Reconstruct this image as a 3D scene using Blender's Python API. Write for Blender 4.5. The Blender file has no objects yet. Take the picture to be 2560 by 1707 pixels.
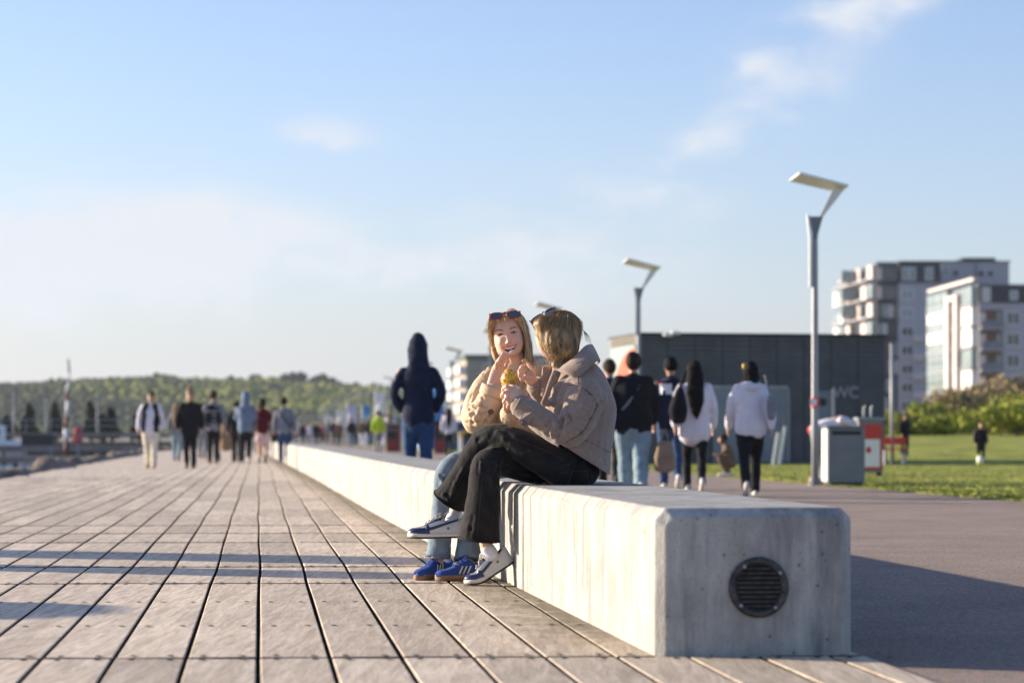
import bpy, bmesh, math, random
from mathutils import Vector, Matrix, noise
from mathutils.bvhtree import BVHTree
random.seed(7)
R = math.radians
# ------------------------------------------------------------------ camera, sky, sun, exposure
S = bpy.context.scene
COL = S.collection
F = 6044.4            # focal length in photo pixels (85 mm)
EYE = 0.75
cam = bpy.data.cameras.new('camera'); camo = bpy.data.objects.new('camera', cam); COL.objects.link(camo)
camo.location = (0, 0, EYE); camo.rotation_euler = (R(90), 0, 0)
cam.lens = 85; cam.sensor_width = 36; cam.shift_y = 0.0905; cam.clip_start = 0.1; cam.clip_end = 6000
cam.dof.use_dof = True; cam.dof.focus_distance = 12.15; cam.dof.aperture_fstop = 2.9
S.camera = camo
SUN_EL = 13.6
sd = Vector((1, -0.35, -math.tan(R(SUN_EL)) * math.hypot(1, .35))).normalized()
sun = bpy.data.lights.new('sun', 'SUN'); suno = bpy.data.objects.new('sun', sun); COL.objects.link(suno)
sun.energy = 5.0; sun.angle = R(0.55); sun.color = (1.0, 0.86, 0.68)
suno.rotation_euler = sd.to_track_quat('-Z', 'Y').to_euler(); suno.location = (-20, 10, 20)
S.view_settings.view_transform = 'Standard'; S.view_settings.look = 'None'
S.view_settings.exposure = 1.10; S.view_settings.gamma = 1; S.view_settings.use_curve_mapping = False
W = bpy.data.worlds.new('World'); S.world = W; W.use_nodes = True
def build_world():
    nt = W.node_tree; nt.nodes.clear(); N = nt.nodes.new; L = nt.links.new
    def M(op, a, b=None, c=None, clamp=False):
        n = N('ShaderNodeMath'); n.operation = op; n.use_clamp = clamp
        for i, v in enumerate((a, b, c)):
            if v is None: continue
            if isinstance(v, (int, float)): n.inputs[i].default_value = v
            else: L(v, n.inputs[i])
        return n.outputs[0]
    out = N('ShaderNodeOutputWorld'); bg = N('ShaderNodeBackground'); L(bg.outputs[0], out.inputs[0])
    sky = N('ShaderNodeTexSky'); sky.sky_type = 'NISHITA'; sky.sun_disc = False
    sky.sun_elevation = R(SUN_EL)
    az = math.atan2(-sd.x, -sd.y)              # compass angle of the sun from +Y towards +X
    sky.sun_rotation = az
    sky.air_density = 1.0; sky.dust_density = 0.6; sky.ozone_density = 2.5
    tc = N('ShaderNodeTexCoord'); sp = N('ShaderNodeSeparateXYZ'); L(tc.outputs['Generated'], sp.inputs[0])
    a = M('ARCTAN2', sp.outputs[0], sp.outputs[1]); e = M('ARCSINE', sp.outputs[2])
    cmb = N('ShaderNodeCombineXYZ'); L(M('MULTIPLY', a, 1.0), cmb.inputs[0]); L(M('MULTIPLY', e, 2.0), cmb.inputs[1])
    def noi(scale, detail, rough=0.55, dist=0.0, off=0.0):
        n = N('ShaderNodeTexNoise'); n.inputs['Scale'].default_value = scale; n.inputs['Detail'].default_value = detail
        n.inputs['Roughness'].default_value = rough; n.inputs['Distortion'].default_value = dist
        mp = N('ShaderNodeMapping'); mp.inputs['Location'].default_value = (off, off * .7, off * .3)
        L(cmb.outputs[0], mp.inputs[0]); L(mp.outputs[0], n.inputs['Vector']); return n.outputs['Fac']
    n1 = noi(9, 5, .55, .15, 1.3); n2 = noi(26, 4, .55, .1, 4.1); n3 = noi(5, 3, .5, 0.2, 7.7)
    # wobble the coordinates so the clouds get ragged outlines
    aw = M('ADD', a, M('MULTIPLY', M('SUBTRACT', n2, .5), .035)); ew = M('ADD', e, M('MULTIPLY', M('SUBTRACT', n1, .5), .045))
    def blob(px, py, sx, sy, amp, rot=0):
        ca = (px - 1280) / F; ce = (1085 - py) / F
        x = M('SUBTRACT', aw, ca); y = M('SUBTRACT', ew, ce)
        if rot:
            c, s_ = math.cos(rot), math.sin(rot)
            x, y = M('ADD', M('MULTIPLY', x, c), M('MULTIPLY', y, s_)), M('SUBTRACT', M('MULTIPLY', y, c), M('MULTIPLY', x, s_))
        x = M('DIVIDE', x, sx / F); y = M('DIVIDE', y, sy / F)
        r2 = M('ADD', M('MULTIPLY', x, x), M('MULTIPLY', y, y))
        return M('MULTIPLY', M('EXPONENT', M('MULTIPLY', r2, -1.0)), amp)
    s = None
    for b in [(330, 640, 330, 150, .95), (640, 600, 240, 90, .55), (800, 700, 700, 110, .50), (1280, 690, 300, 100, .30),
              (820, 350, 125, 45, .62), (1900, 330, 320, 115, .62, .75), (2150, 50, 260, 50, .6, .3), (1890, 180, 60, 30, .35),
              (1500, 520, 400, 110, .34, .3), (60, 560, 120, 120, .3)]:
        v = blob(*b); s = v if s is None else M('ADD', s, v)
    det = M('ADD', M('MULTIPLY', n1, .9), M('MULTIPLY', n2, .45))     # ~0.68 mean
    m0 = M('MULTIPLY', s, M('ADD', M('MULTIPLY', det, 3.8), -1.7))
    mr = N('ShaderNodeMapRange'); mr.interpolation_type = 'SMOOTHSTEP'; L(m0, mr.inputs[0]); mr.inputs[1].default_value = .0; mr.inputs[2].default_value = .75; m = mr.outputs[0]
    # clouds elsewhere round the sky, so that it goes on as it does in view
    else_ = M('MULTIPLY', M('SUBTRACT', n3, .50), .8)
    far_ = M('GREATER_THAN', M('ABSOLUTE', a), .35)
    m = M('ADD', m, M('MULTIPLY', M('MAXIMUM', else_, 0.0), M('MULTIPLY', M('MINIMUM', M('MAXIMUM', M('SUBTRACT', M('ABSOLUTE', a), .26), 0), .4), 2.0)))
    m = M('MINIMUM', m, .92)
    # pale air low over the horizon
    low = M('EXPONENT', M('MULTIPLY', M('MAXIMUM', e, 0.0), -11.5))
    mixc = N('ShaderNodeMixRGB'); L(M('MULTIPLY', low, .68), mixc.inputs[0])
    mul = N('ShaderNodeMixRGB'); mul.blend_type = 'MULTIPLY'; mul.inputs[0].default_value = 1
    L(sky.outputs[0], mul.inputs[1]); mul.inputs[2].default_value = (1.0, .93, 1.08, 1)
    L(mul.outputs[0], mixc.inputs[1]); mixc.inputs[2].default_value = (2.45, 2.85, 3.6, 1)
    mx = N('ShaderNodeMixRGB'); L(m, mx.inputs[0]); L(mixc.outputs[0], mx.inputs[1]); mx.inputs[2].default_value = (3.85, 4.0, 4.3, 1)
    L(mx.outputs[0], bg.inputs[0]); bg.inputs[1].default_value = 0.1
build_world()

# ------------------------------------------------------------------ helpers
def P(px, py, Y): return Vector(((px - 1280) / F * Y, Y, EYE - (py - 1085) / F * Y))
def C1(x, y, Y): return P(1000 + x / 3.92, 740 + y / 3.92, Y)
def C2(x, y, Y): return P(1000 + x / 3.563, 1040 + y / 3.563, Y)
def C3(x, y, Y): return P(1180 + x / 7.84, 760 + y / 7.84, Y)
def C4(x, y, Y): return P(1000 + x / 6.534, 1240 + y / 6.534, Y)
def G(px, Y, z=0): return Vector(((px - 1280) / F * Y, Y, z))

def mat(name, col, rough=.7, var=.15, vs=8, bump=0, bs=60, metal=0, sheen=0, sss=0, stretch=(1, 1, 1), spec=None, col2=None, det=4, coord='Object', alpha=1, trans=0, bdist=.01, coat=0):
    m = bpy.data.materials.new(name); m.use_nodes = True; nt = m.node_tree; b = nt.nodes['Principled BSDF']
    N = nt.nodes.new; L = nt.links.new
    b.inputs['Roughness'].default_value = rough; b.inputs['Metallic'].default_value = metal
    if sheen: b.inputs['Sheen Weight'].default_value = sheen; b.inputs['Sheen Roughness'].default_value = .5
    if sss: b.inputs['Subsurface Weight'].default_value = sss; b.inputs['Subsurface Radius'].default_value = (.02, .008, .004); b.inputs['Subsurface Scale'].default_value = .6
    if spec is not None: b.inputs['Specular IOR Level'].default_value = spec
    if trans: b.inputs['Transmission Weight'].default_value = trans
    if coat: b.inputs['Coat Weight'].default_value = coat
    tc = N('ShaderNodeTexCoord'); mp = N('ShaderNodeMapping'); mp.inputs['Scale'].default_value = stretch
    L(tc.outputs[coord], mp.inputs[0])
    n = N('ShaderNodeTexNoise'); n.inputs['Scale'].default_value = vs; n.inputs['Detail'].default_value = det; L(mp.outputs[0], n.inputs['Vector'])
    cr = N('ShaderNodeValToRGB'); cr.color_ramp.elements[0].position = .3; cr.color_ramp.elements[1].position = .7
    c1 = tuple(c * (1 - var) for c in col[:3]) + (1,); c2 = (tuple(col2) + (1,)) if col2 else tuple(min(1, c * (1 + var)) for c in col[:3]) + (1,)
    cr.color_ramp.elements[0].color = c1; cr.color_ramp.elements[1].color = c2
    L(n.outputs['Fac'], cr.inputs[0]); L(cr.outputs[0], b.inputs['Base Color'])
    if bump:
        n2 = N('ShaderNodeTexNoise'); n2.inputs['Scale'].default_value = bs; n2.inputs['Detail'].default_value = 3; L(mp.outputs[0], n2.inputs['Vector'])
        bp = N('ShaderNodeBump'); bp.inputs['Strength'].default_value = bump; bp.inputs['Distance'].default_value = bdist
        L(n2.outputs['Fac'], bp.inputs['Height']); L(bp.outputs[0], b.inputs['Normal'])
    return m

def link(o, parent=None):
    COL.objects.link(o)
    if parent is not None: o.parent = parent
    return o
def tag(o, label=None, cat=None, group=None, kind=None):
    if label: o['label'] = label
    if cat: o['category'] = cat
    if group: o['group'] = group
    if kind: o['kind'] = kind
    return o
def thing(name, label, cat, loc=(0, 0, 0), rz=0, group=None):
    o = bpy.data.objects.new(name, None); o.empty_display_size = .1; link(o); o.location = loc; o.rotation_euler = (0, 0, rz)
    return tag(o, label, cat, group)
def me_from(name, vf, mats, smooth=True):
    me = bpy.data.meshes.new(name); me.from_pydata([tuple(v) for v in vf[0]], [], [tuple(f) for f in vf[1]]); me.update()
    if smooth: me.polygons.foreach_set('use_smooth', [True] * len(me.polygons))
    for m in (mats if isinstance(mats, (list, tuple)) else [mats]): me.materials.append(m)
    return me
def rel(parent, vs):
    """world points -> the parent's local space (parents are never scaled)"""
    if parent is None: return vs
    chain = []; p = parent
    M = Matrix.Identity(4)
    while p is not None:
        M = Matrix.LocRotScale(p.location, p.rotation_euler, p.scale) @ M; p = p.parent
    Mi = M.inverted(); return [Mi @ Vector(v) for v in vs]
def obj(name, vf, m, parent=None, smooth=True, world=False, centre=False):
    vs = rel(parent, vf[0]) if world else [Vector(v) for v in vf[0]]
    c = Vector((0, 0, 0))
    if centre and vs:
        c = sum(vs, Vector()) / len(vs); vs = [v - c for v in vs]
    me = me_from(name, (vs, vf[1]), m, smooth)
    o = bpy.data.objects.new(name, me); o.location = c
    return link(o, parent)
def recalc(me):
    bm = bmesh.new(); bm.from_mesh(me); bmesh.ops.recalc_face_normals(bm, faces=bm.faces); bm.to_mesh(me); bm.free()

class MB:
    def __init__(s): s.v = []; s.f = []
    def add(s, vf, M=None):
        k = len(s.v); s.v += [(M @ Vector(v)) if M is not None else Vector(v) for v in vf[0]]; s.f += [tuple(i + k for i in f) for f in vf[1]]; return s
    @property
    def vf(s): return (s.v, s.f)
def merge(*ps):
    m = MB()
    for p in ps: m.add(p)
    return m.vf
def box(x0, x1, y0, y1, z0, z1):
    v = [(x, y, z) for z in (z0, z1) for y in (y0, y1) for x in (x0, x1)]
    return (v, [(0, 2, 3, 1), (4, 5, 7, 6), (0, 1, 5, 4), (2, 6, 7, 3), (0, 4, 6, 2), (1, 3, 7, 5)])
def cbox(x0, x1, y0, y1, z0, z1, c):
    """box with chamfered edges"""
    bm = bmesh.new(); vf = box(x0, x1, y0, y1, z0, z1); vs = [bm.verts.new(v) for v in vf[0]]
    for f in vf[1]: bm.faces.new([vs[i] for i in f])
    bmesh.ops.bevel(bm, geom=list(bm.edges), offset=c, segments=1, affect='EDGES', profile=.5)
    bm.verts.index_update(); r = ([v.co.copy() for v in bm.verts], [tuple(v.index for v in f.verts) for f in bm.faces]); bm.free(); return r
def xf(vf, M): return ([M @ Vector(v) for v in vf[0]], vf[1])
def TR(loc=(0, 0, 0), rz=0, rx=0, ry=0, s=1):
    return Matrix.Translation(loc) @ Matrix.Rotation(rz, 4, 'Z') @ Matrix.Rotation(ry, 4, 'Y') @ Matrix.Rotation(rx, 4, 'X') @ Matrix.Diagonal((s, s, s, 1))
def cat(p0, p1, p2, p3, t):
    return .5 * ((2 * p1) + (p2 - p0) * t + (2 * p0 - 5 * p1 + 4 * p2 - p3) * t * t + (3 * p1 - p0 - 3 * p2 + p3) * t * t * t)
def loft(st, n=14, sub=4, ref=(0, 1, 0), e=1.0, round_=True):
    """st: (centre, a, b): a across the path, b along ref; smooth through the stations"""
    st = [(Vector(s[0]), s[1], s[2] if len(s) > 2 else s[1]) for s in st]
    pts = []
    for i in range(len(st) - 1):
        q = [st[max(i - 1, 0)], st[i], st[i + 1], st[min(i + 2, len(st) - 1)]]
        for k in range(sub):
            t = k / sub
            pts.append(tuple(cat(q[0][j], q[1][j], q[2][j], q[3][j], t) for j in range(3)))
    pts.append(st[-1])
    ref = Vector(ref)
    fr = []
    for i, (c, a, b) in enumerate(pts):
        t = (pts[min(i + 1, len(pts) - 1)][0] - pts[max(i - 1, 0)][0])
        t = t.normalized() if t.length > 1e-9 else Vector((0, 0, 1))
        bb = ref - t * ref.dot(t)
        if bb.length < 1e-3: bb = Vector((1, 0, .01)) - t * Vector((1, 0, .01)).dot(t)
        bb.normalize(); aa = t.cross(bb); fr.append((c, t, aa, bb, max(a, 1e-4), max(b, 1e-4)))
    rings = []
    if round_:
        c, t, aa, bb, a, b = fr[0]; h = min(a, b) * .8
        for ang in (75, 50, 25): rings.append((c - t * h * math.sin(R(ang)), aa, bb, a * math.cos(R(ang)), b * math.cos(R(ang))))
    for c, t, aa, bb, a, b in fr: rings.append((c, aa, bb, a, b))
    if round_:
        c, t, aa, bb, a, b = fr[-1]; h = min(a, b) * .8
        for ang in (25, 50, 75): rings.append((c + t * h * math.sin(R(ang)), aa, bb, a * math.cos(R(ang)), b * math.cos(R(ang))))
    v = []; f = []
    for c, aa, bb, a, b in rings:
        for k in range(n):
            an = 2 * math.pi * k / n; ca, sa = math.cos(an), math.sin(an)
            if e != 1.0: ca = math.copysign(abs(ca) ** e, ca); sa = math.copysign(abs(sa) ** e, sa)
            v.append(c + aa * (a * ca) + bb * (b * sa))
    for i in range(len(rings) - 1):
        for k in range(n):
            k2 = (k + 1) % n; f.append((i * n + k, i * n + k2, (i + 1) * n + k2, (i + 1) * n + k))
    m = len(v); v.append(sum(v[:n], Vector()) / n); v.append(sum(v[(len(rings) - 1) * n:len(rings) * n], Vector()) / n)
    for k in range(n):
        f.append((m, (k + 1) % n, k)); o = (len(rings) - 1) * n; f.append((m + 1, o + k, o + (k + 1) % n))
    return (v, f)
def tube(pts, r, n=6, sub=3, ref=(0.01, 1, .02)):
    if not isinstance(r, (list, tuple)): r = [r] * len(pts)
    return loft([(p, q, q) for p, q in zip(pts, r)], n=n, sub=sub, ref=ref, round_=False)
def ell(c, rx, ry, rz, n=16, M=None):
    v = []; f = []; m = n // 2
    for i in range(1, m):
        th = math.pi * i / m
        for k in range(n):
            ph = 2 * math.pi * k / n; p = Vector((rx * math.sin(th) * math.cos(ph), ry * math.sin(th) * math.sin(ph), rz * math.cos(th)))
            v.append((M @ p if M else p) + Vector(c))
    for i in range(m - 2):
        for k in range(n):
            k2 = (k + 1) % n; f.append((i * n + k, (i + 1) * n + k, (i + 1) * n + k2, i * n + k2))
    t = Vector((0, 0, rz)); b = -t
    v.append((M @ t if M else t) + Vector(c)); v.append((M @ b if M else b) + Vector(c)); a = len(v) - 2
    for k in range(n):
        f.append((a, k, (k + 1) % n)); o = (m - 2) * n; f.append((a + 1, o + (k + 1) % n, o + k))
    return (v, f)
def cyl(p0, p1, r0, r1=None, n=12):
    r1 = r0 if r1 is None else r1; p0 = Vector(p0); p1 = Vector(p1); t = (p1 - p0).normalized()
    rf = Vector((0, 0, 1)) if abs(t.z) < .9 else Vector((1, 0, 0)); a = t.cross(rf).normalized(); b = t.cross(a)
    v = []
    for p, r in ((p0, r0), (p1, r1)):
        for k in range(n): an = 2 * math.pi * k / n; v.append(p + a * (r * math.cos(an)) + b * (r * math.sin(an)))
    f = [(k, (k + 1) % n, n + (k + 1) % n, n + k) for k in range(n)] + [tuple(range(n - 1, -1, -1)), tuple(range(n, 2 * n))]
    return (v, f)
def prism(poly, t0, t1, fn):
    """poly of 2D points, fn(u, v, t) -> 3D"""
    n = len(poly); v = [fn(u, w, t0) for u, w in poly] + [fn(u, w, t1) for u, w in poly]
    return (v, [tuple(range(n - 1, -1, -1)), tuple(range(n, 2 * n))] + [(k, (k + 1) % n, n + (k + 1) % n, n + k) for k in range(n)])
def union(pieces, voxel, smooth=2, factor=.5):
    """weld overlapping closed pieces into one continuous surface"""
    vf = merge(*pieces); me = me_from('tmp', vf, [], False); o = bpy.data.objects.new('tmp', me); COL.objects.link(o)
    m = o.modifiers.new('r', 'REMESH'); m.mode = 'VOXEL'; m.voxel_size = voxel
    if smooth: s = o.modifiers.new('s', 'SMOOTH'); s.iterations = smooth; s.factor = factor
    dg = bpy.context.evaluated_depsgraph_get(); dg.update()
    r = bpy.data.meshes.new_from_object(o.evaluated_get(dg))
    out = ([v.co.copy() for v in r.vertices], [tuple(p.vertices) for p in r.polygons])
    bpy.data.objects.remove(o); bpy.data.meshes.remove(me); bpy.data.meshes.remove(r)
    return out
def normals(vf):
    me = me_from('t', vf, [], True); r = [v.normal.copy() for v in me.vertices]; bpy.data.meshes.remove(me); return r
def displace(vf, fn):
    ns = normals(vf); return ([v + n * fn(v, n) for v, n in zip(vf[0], ns)], vf[1])
def nz(v, s, o=0): return noise.noise(Vector(v) * s + Vector((o, o * 1.3, o * .7)))
def sst(a, b, x): t = max(0, min(1, (x - a) / (b - a))); return t * t * (3 - 2 * t)
def text_vf(s, size, bold=0.0, depth=.01):
    cu = bpy.data.curves.new('t', 'FONT'); cu.body = s; cu.size = size; cu.extrude = depth; cu.offset = bold; cu.align_x = 'CENTER'; cu.align_y = 'CENTER'; cu.resolution_u = 4
    o = bpy.data.objects.new('t', cu); COL.objects.link(o); dg = bpy.context.evaluated_depsgraph_get(); dg.update()
    me = bpy.data.meshes.new_from_object(o.evaluated_get(dg)); r = ([v.co.copy() for v in me.vertices], [tuple(p.vertices) for p in me.polygons])
    bpy.data.objects.remove(o); bpy.data.curves.remove(cu); bpy.data.meshes.remove(me); return r
# ------------------------------------------------------------------ materials of the setting
def wood_mat(name, c1, c2, stain=True):
    m = bpy.data.materials.new(name); m.use_nodes = True; nt = m.node_tree; b = nt.nodes['Principled BSDF']; N = nt.nodes.new; L = nt.links.new
    b.inputs['Roughness'].default_value = .78; b.inputs['Specular IOR Level'].default_value = .25
    tc = N('ShaderNodeTexCoord'); oi = N('ShaderNodeObjectInfo')
    add = N('ShaderNodeVectorMath'); add.operation = 'ADD'; sc = N('ShaderNodeVectorMath'); sc.operation = 'SCALE'
    cb = N('ShaderNodeCombineXYZ'); 
    for i in range(3): L(oi.outputs['Random'], cb.inputs[i])
    L(cb.outputs[0], sc.inputs[0]); sc.inputs['Scale'].default_value = 57.0
    L(tc.outputs['Object'], add.inputs[0]); L(sc.outputs[0], add.inputs[1])
    def noi(s, st, det=4, dist=0):
        mp = N('ShaderNodeMapping'); mp.inputs['Scale'].default_value = st; L(add.outputs[0], mp.inputs[0])
        n = N('ShaderNodeTexNoise'); n.inputs['Scale'].default_value = s; n.inputs['Detail'].default_value = det; n.inputs['Distortion'].default_value = dist; L(mp.outputs[0], n.inputs['Vector']); return n.outputs['Fac']
    g = noi(7, (3.2, .22, 3.5), 6, 1.5)          # flowing grain
    fine = noi(60, (2.2, .12, 1), 4, .3)
    blot = noi(2.2, (1, .6, 1), 3)
    # long cracks : thin dark bands
    cr = N('ShaderNodeMath'); cr.operation = 'ABSOLUTE'; s1 = N('ShaderNodeMath'); s1.operation = 'SUBTRACT'; crk = noi(5.5, (4.5, .5, 1), 5, 2.2); L(crk, s1.inputs[0]); s1.inputs[1].default_value = .5; L(s1.outputs[0], cr.inputs[0])
    cm = N('ShaderNodeMapRange'); L(cr.outputs[0], cm.inputs[0]); cm.inputs[1].default_value = 0; cm.inputs[2].default_value = .010; cm.inputs[3].default_value = 1; cm.inputs[4].default_value = 0
    ramp = N('ShaderNodeValToRGB'); ramp.color_ramp.elements[0].position = .32; ramp.color_ramp.elements[1].position = .68
    ramp.color_ramp.elements[0].color = c1 + (1,); ramp.color_ramp.elements[1].color = c2 + (1,); L(g, ramp.inputs[0])
    def mul(a, fac, lo, hi):
        r = N('ShaderNodeMapRange'); L(fac, r.inputs[0]); r.inputs[1].default_value = .3; r.inputs[2].default_value = .7; r.inputs[3].default_value = lo; r.inputs[4].default_value = hi
        v = N('ShaderNodeVectorMath'); v.operation = 'SCALE'; L(a, v.inputs[0]); L(r.outputs[0], v.inputs['Scale']); return v.outputs[0]
    c = mul(ramp.outputs[0], fine, .84, 1.12); c = mul(c, blot, .92, 1.06)
    r = N('ShaderNodeMapRange'); L(oi.outputs['Random'], r.inputs[0]); r.inputs[3].default_value = .80; r.inputs[4].default_value = 1.14
    v = N('ShaderNodeVectorMath'); v.operation = 'SCALE'; L(c, v.inputs[0]); L(r.outputs[0], v.inputs['Scale']); c = v.outputs[0]
    mx = N('ShaderNodeMixRGB'); cf = N('ShaderNodeMath'); cf.operation = 'MULTIPLY'; L(cm.outputs[0], cf.inputs[0]); cf.inputs[1].default_value = .5; L(cf.outputs[0], mx.inputs[0]); L(c, mx.inputs[1]); mx.inputs[2].default_value = (.09, .075, .06, 1); c = mx.outputs[0]
    if stain:      # algae and dirt gathered along the foot of the concrete bench
        ge = N('ShaderNodeNewGeometry'); sp = N('ShaderNodeSeparateXYZ'); L(ge.outputs['Position'], sp.inputs[0])
        def M(op, a, b_=None):
            n = N('ShaderNodeMath'); n.operation = op
            for i, q in enumerate((a, b_)):
                if q is None: continue
                if isinstance(q, (int, float)): n.inputs[i].default_value = q
                else: L(q, n.inputs[i])
            return n.outputs[0]
        d = M('SUBTRACT', 1.46, M('ADD', sp.outputs[0], M('MULTIPLY', sp.outputs[1], .1185)))
        n1 = N('ShaderNodeTexNoise'); n1.inputs['Scale'].default_value = 5; n1.inputs['Detail'].default_value = 6; n1.inputs['Roughness'].default_value = .65; L(ge.outputs['Position'], n1.inputs['Vector'])
        k = M('SUBTRACT', M('ADD', n1.outputs['Fac'], .30), M('MULTIPLY', M('ABSOLUTE', d), 1.55))
        mr = N('ShaderNodeMapRange'); L(k, mr.inputs[0]); mr.inputs[1].default_value = .25; mr.inputs[2].default_value = .70; mr.inputs[3].default_value = 0; mr.inputs[4].default_value = .82
        # nothing at the very end, past the bench
        e = N('ShaderNodeMapRange'); L(sp.outputs[1], e.inputs[0]); e.inputs[1].default_value = 7.9; e.inputs[2].default_value = 9.3
        mm = M('MULTIPLY', mr.outputs[0], e.outputs[0])
        m2 = N('ShaderNodeMixRGB'); L(mm, m2.inputs[0]); L(c, m2.inputs[1]); m2.inputs[2].default_value = (.115, .10, .062, 1); c = m2.outputs[0]
    L(c, b.inputs['Base Color'])
    bp = N('ShaderNodeBump'); bp.inputs['Strength'].default_value = .30; bp.inputs['Distance'].default_value = .003
    ad = N('ShaderNodeMath'); ad.operation = 'SUBTRACT'; L(fine, ad.inputs[0]); L(cm.outputs[0], ad.inputs[1]); L(ad.outputs[0], bp.inputs['Height']); L(bp.outputs[0], b.inputs['Normal'])
    return m
M_SIDE = mat('gap_shade_edge', (.032, .026, .021), .95, .2, 9)  # shade of gaps and joints, put into the colour of board sides and ends
M_WOOD = wood_mat('weathered_wood', (.48, .385, .285), (.75, .625, .48))
def concrete_mat():
    m = bpy.data.materials.new('bench_concrete'); m.use_nodes = True; nt = m.node_tree; b = nt.nodes['Principled BSDF']; N = nt.nodes.new; L = nt.links.new
    b.inputs['Roughness'].default_value = .85; b.inputs['Specular IOR Level'].default_value = .25
    ge = N('ShaderNodeNewGeometry')
    def noi(s, st, det=4, rough=.55, off=0):
        mp = N('ShaderNodeMapping'); mp.inputs['Scale'].default_value = st; mp.inputs['Location'].default_value = (off, off, off); L(ge.outputs['Position'], mp.inputs[0])
        n = N('ShaderNodeTexNoise'); n.inputs['Scale'].default_value = s; n.inputs['Detail'].default_value = det; n.inputs['Roughness'].default_value = rough; L(mp.outputs[0], n.inputs['Vector']); return n.outputs['Fac']
    base = noi(3.2, (1, 1, 1), 6, .65); streak = noi(11, (1, 1, .14), 7, .68, 3); fine = noi(90, (1, 1, 1), 3); st2 = noi(6, (1.3, 1.3, .22), 5, .7, 9)
    ramp = N('ShaderNodeValToRGB'); ramp.color_ramp.elements[0].position = .30; ramp.color_ramp.elements[1].position = .66
    ramp.color_ramp.elements[0].color = (.27, .26, .24, 1); ramp.color_ramp.elements[1].color = (.46, .445, .405, 1); L(base, ramp.inputs[0])
    c = ramp.outputs[0]
    def mixc(c, fac, lo, hi, col, amt):
        r = N('ShaderNodeMapRange'); L(fac, r.inputs[0]); r.inputs[1].default_value = lo; r.inputs[2].default_value = hi; r.inputs[3].default_value = 0; r.inputs[4].default_value = amt
        x = N('ShaderNodeMixRGB'); L(r.outputs[0], x.inputs[0]); L(c, x.inputs[1]); x.inputs[2].default_value = col + (1,); return x.outputs[0]
    c = mixc(c, streak, .52, .72, (.23, .19, .14), .55)
    c = mixc(c, streak, .46, .30, (.60, .58, .53), .6)
    c = mixc(c, st2, .52, .70, (.15, .15, .155), .75)
    # rust and damp below the vent in the end face
    vor = N('ShaderNodeTexVoronoi'); vor.inputs['Scale'].default_value = 17; vor.inputs['Randomness'].default_value = 1; L(ge.outputs['Position'], vor.inputs['Vector'])
    c = mixc(c, vor.outputs['Distance'], .13, .06, (.09, .085, .085), .8)
    vor2 = N('ShaderNodeTexVoronoi'); vor2.inputs['Scale'].default_value = 60; L(ge.outputs['Position'], vor2.inputs['Vector'])
    c = mixc(c, vor2.outputs['Distance'], .22, .08, (.12, .11, .10), .55)
    c = mixc(c, fine, .5, .75, (.22, .21, .2), .25)
    L(c, b.inputs['Base Color'])
    bp = N('ShaderNodeBump'); bp.inputs['Strength'].default_value = .6; bp.inputs['Distance'].default_value = .004
    a = N('ShaderNodeMath'); a.operation = 'ADD'; L(fine, a.inputs[0]); L(base, a.inputs[1]); L(a.outputs[0], bp.inputs['Height']); L(bp.outputs[0], b.inputs['Normal'])
    return m
M_CONC = concrete_mat()
M_ASPH = mat('asphalt', (.31, .19, .115), .92, .12, 1.2, bump=1.0, bs=190, bdist=.012, spec=.2)
def asph_fleck():
    nt = M_ASPH.node_tree; b = nt.nodes['Principled BSDF']; N = nt.nodes.new; L = nt.links.new
    old = b.inputs['Base Color'].links[0].from_socket; tc = N('ShaderNodeTexCoord'); v = N('ShaderNodeTexVoronoi'); v.inputs['Scale'].default_value = 110; L(tc.outputs['Object'], v.inputs['Vector'])
    mx = N('ShaderNodeMixRGB'); mx.blend_type = 'OVERLAY'; mx.inputs[0].default_value = .55; L(old, mx.inputs[1]); L(v.outputs['Color'], mx.inputs[2])
    hs = N('ShaderNodeHueSaturation'); hs.inputs['Saturation'].default_value = .55; L(mx.outputs[0], hs.inputs['Color']); L(hs.outputs[0], b.inputs['Base Color'])
asph_fleck()
M_DARK = mat('dark_gap', (.02, .02, .018), .95)
M_GRASS = mat('lawn_grass', (.22, .26, .045), .9, .30, .9, bump=.5, bs=25, bdist=.02, col2=(.40, .40, .085), spec=.1, det=8)
M_LAND = mat('far_land', (.16, .145, .11), .95, .3, .05)
M_STEEL = mat('galvanised_steel', (.30, .31, .33), .5, .12, 3, metal=.15)
M_LAMP = mat('lamp_plate_white', (.70, .69, .66), .4, .05, 4, metal=.1)
M_SLAT = mat('dark_grey_cladding', (.080, .086, .100), .6, .2, 2)
M_DOORG = mat('grey_door', (.17, .20, .24), .45, .1, 2)
M_WHITE = mat('white_paint', (.78, .77, .75), .5, .06, 3)
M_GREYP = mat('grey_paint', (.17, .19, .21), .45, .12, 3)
M_RED = mat('red_paint', (.55, .035, .025), .45, .1, 3)
M_ORANGE = mat('orange_red_print', (.75, .09, .03), .5, .08, 3)
M_TEAL = mat('pale_teal_print', (.24, .33, .31), .5, .05, 3)
M_BLUE = mat('bright_blue', (.05, .23, .55), .5, .1, 3)
M_YEL = mat('yellow_cloth', (.78, .52, .04), .6, .1, 3)
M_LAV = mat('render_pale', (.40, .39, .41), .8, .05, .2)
M_SLATE = mat('dark_slate', (.018, .02, .028), .6, .15, .5)
M_GLASSD = mat('window_glass', (.03, .04, .05), .08, .4, .35, spec=.9)
M_GLASSL = mat('balcony_glass', (.22, .27, .27), .15, .2, .3, spec=.8)
M_BROWNW = mat('brown_timber', (.13, .06, .035), .7, .2, 1)
M_PINK = mat('pale_render', (.60, .53, .48), .7, .06, .3)
M_TAN = mat('tan_render', (.30, .27, .22), .8, .06, .2)
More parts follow.
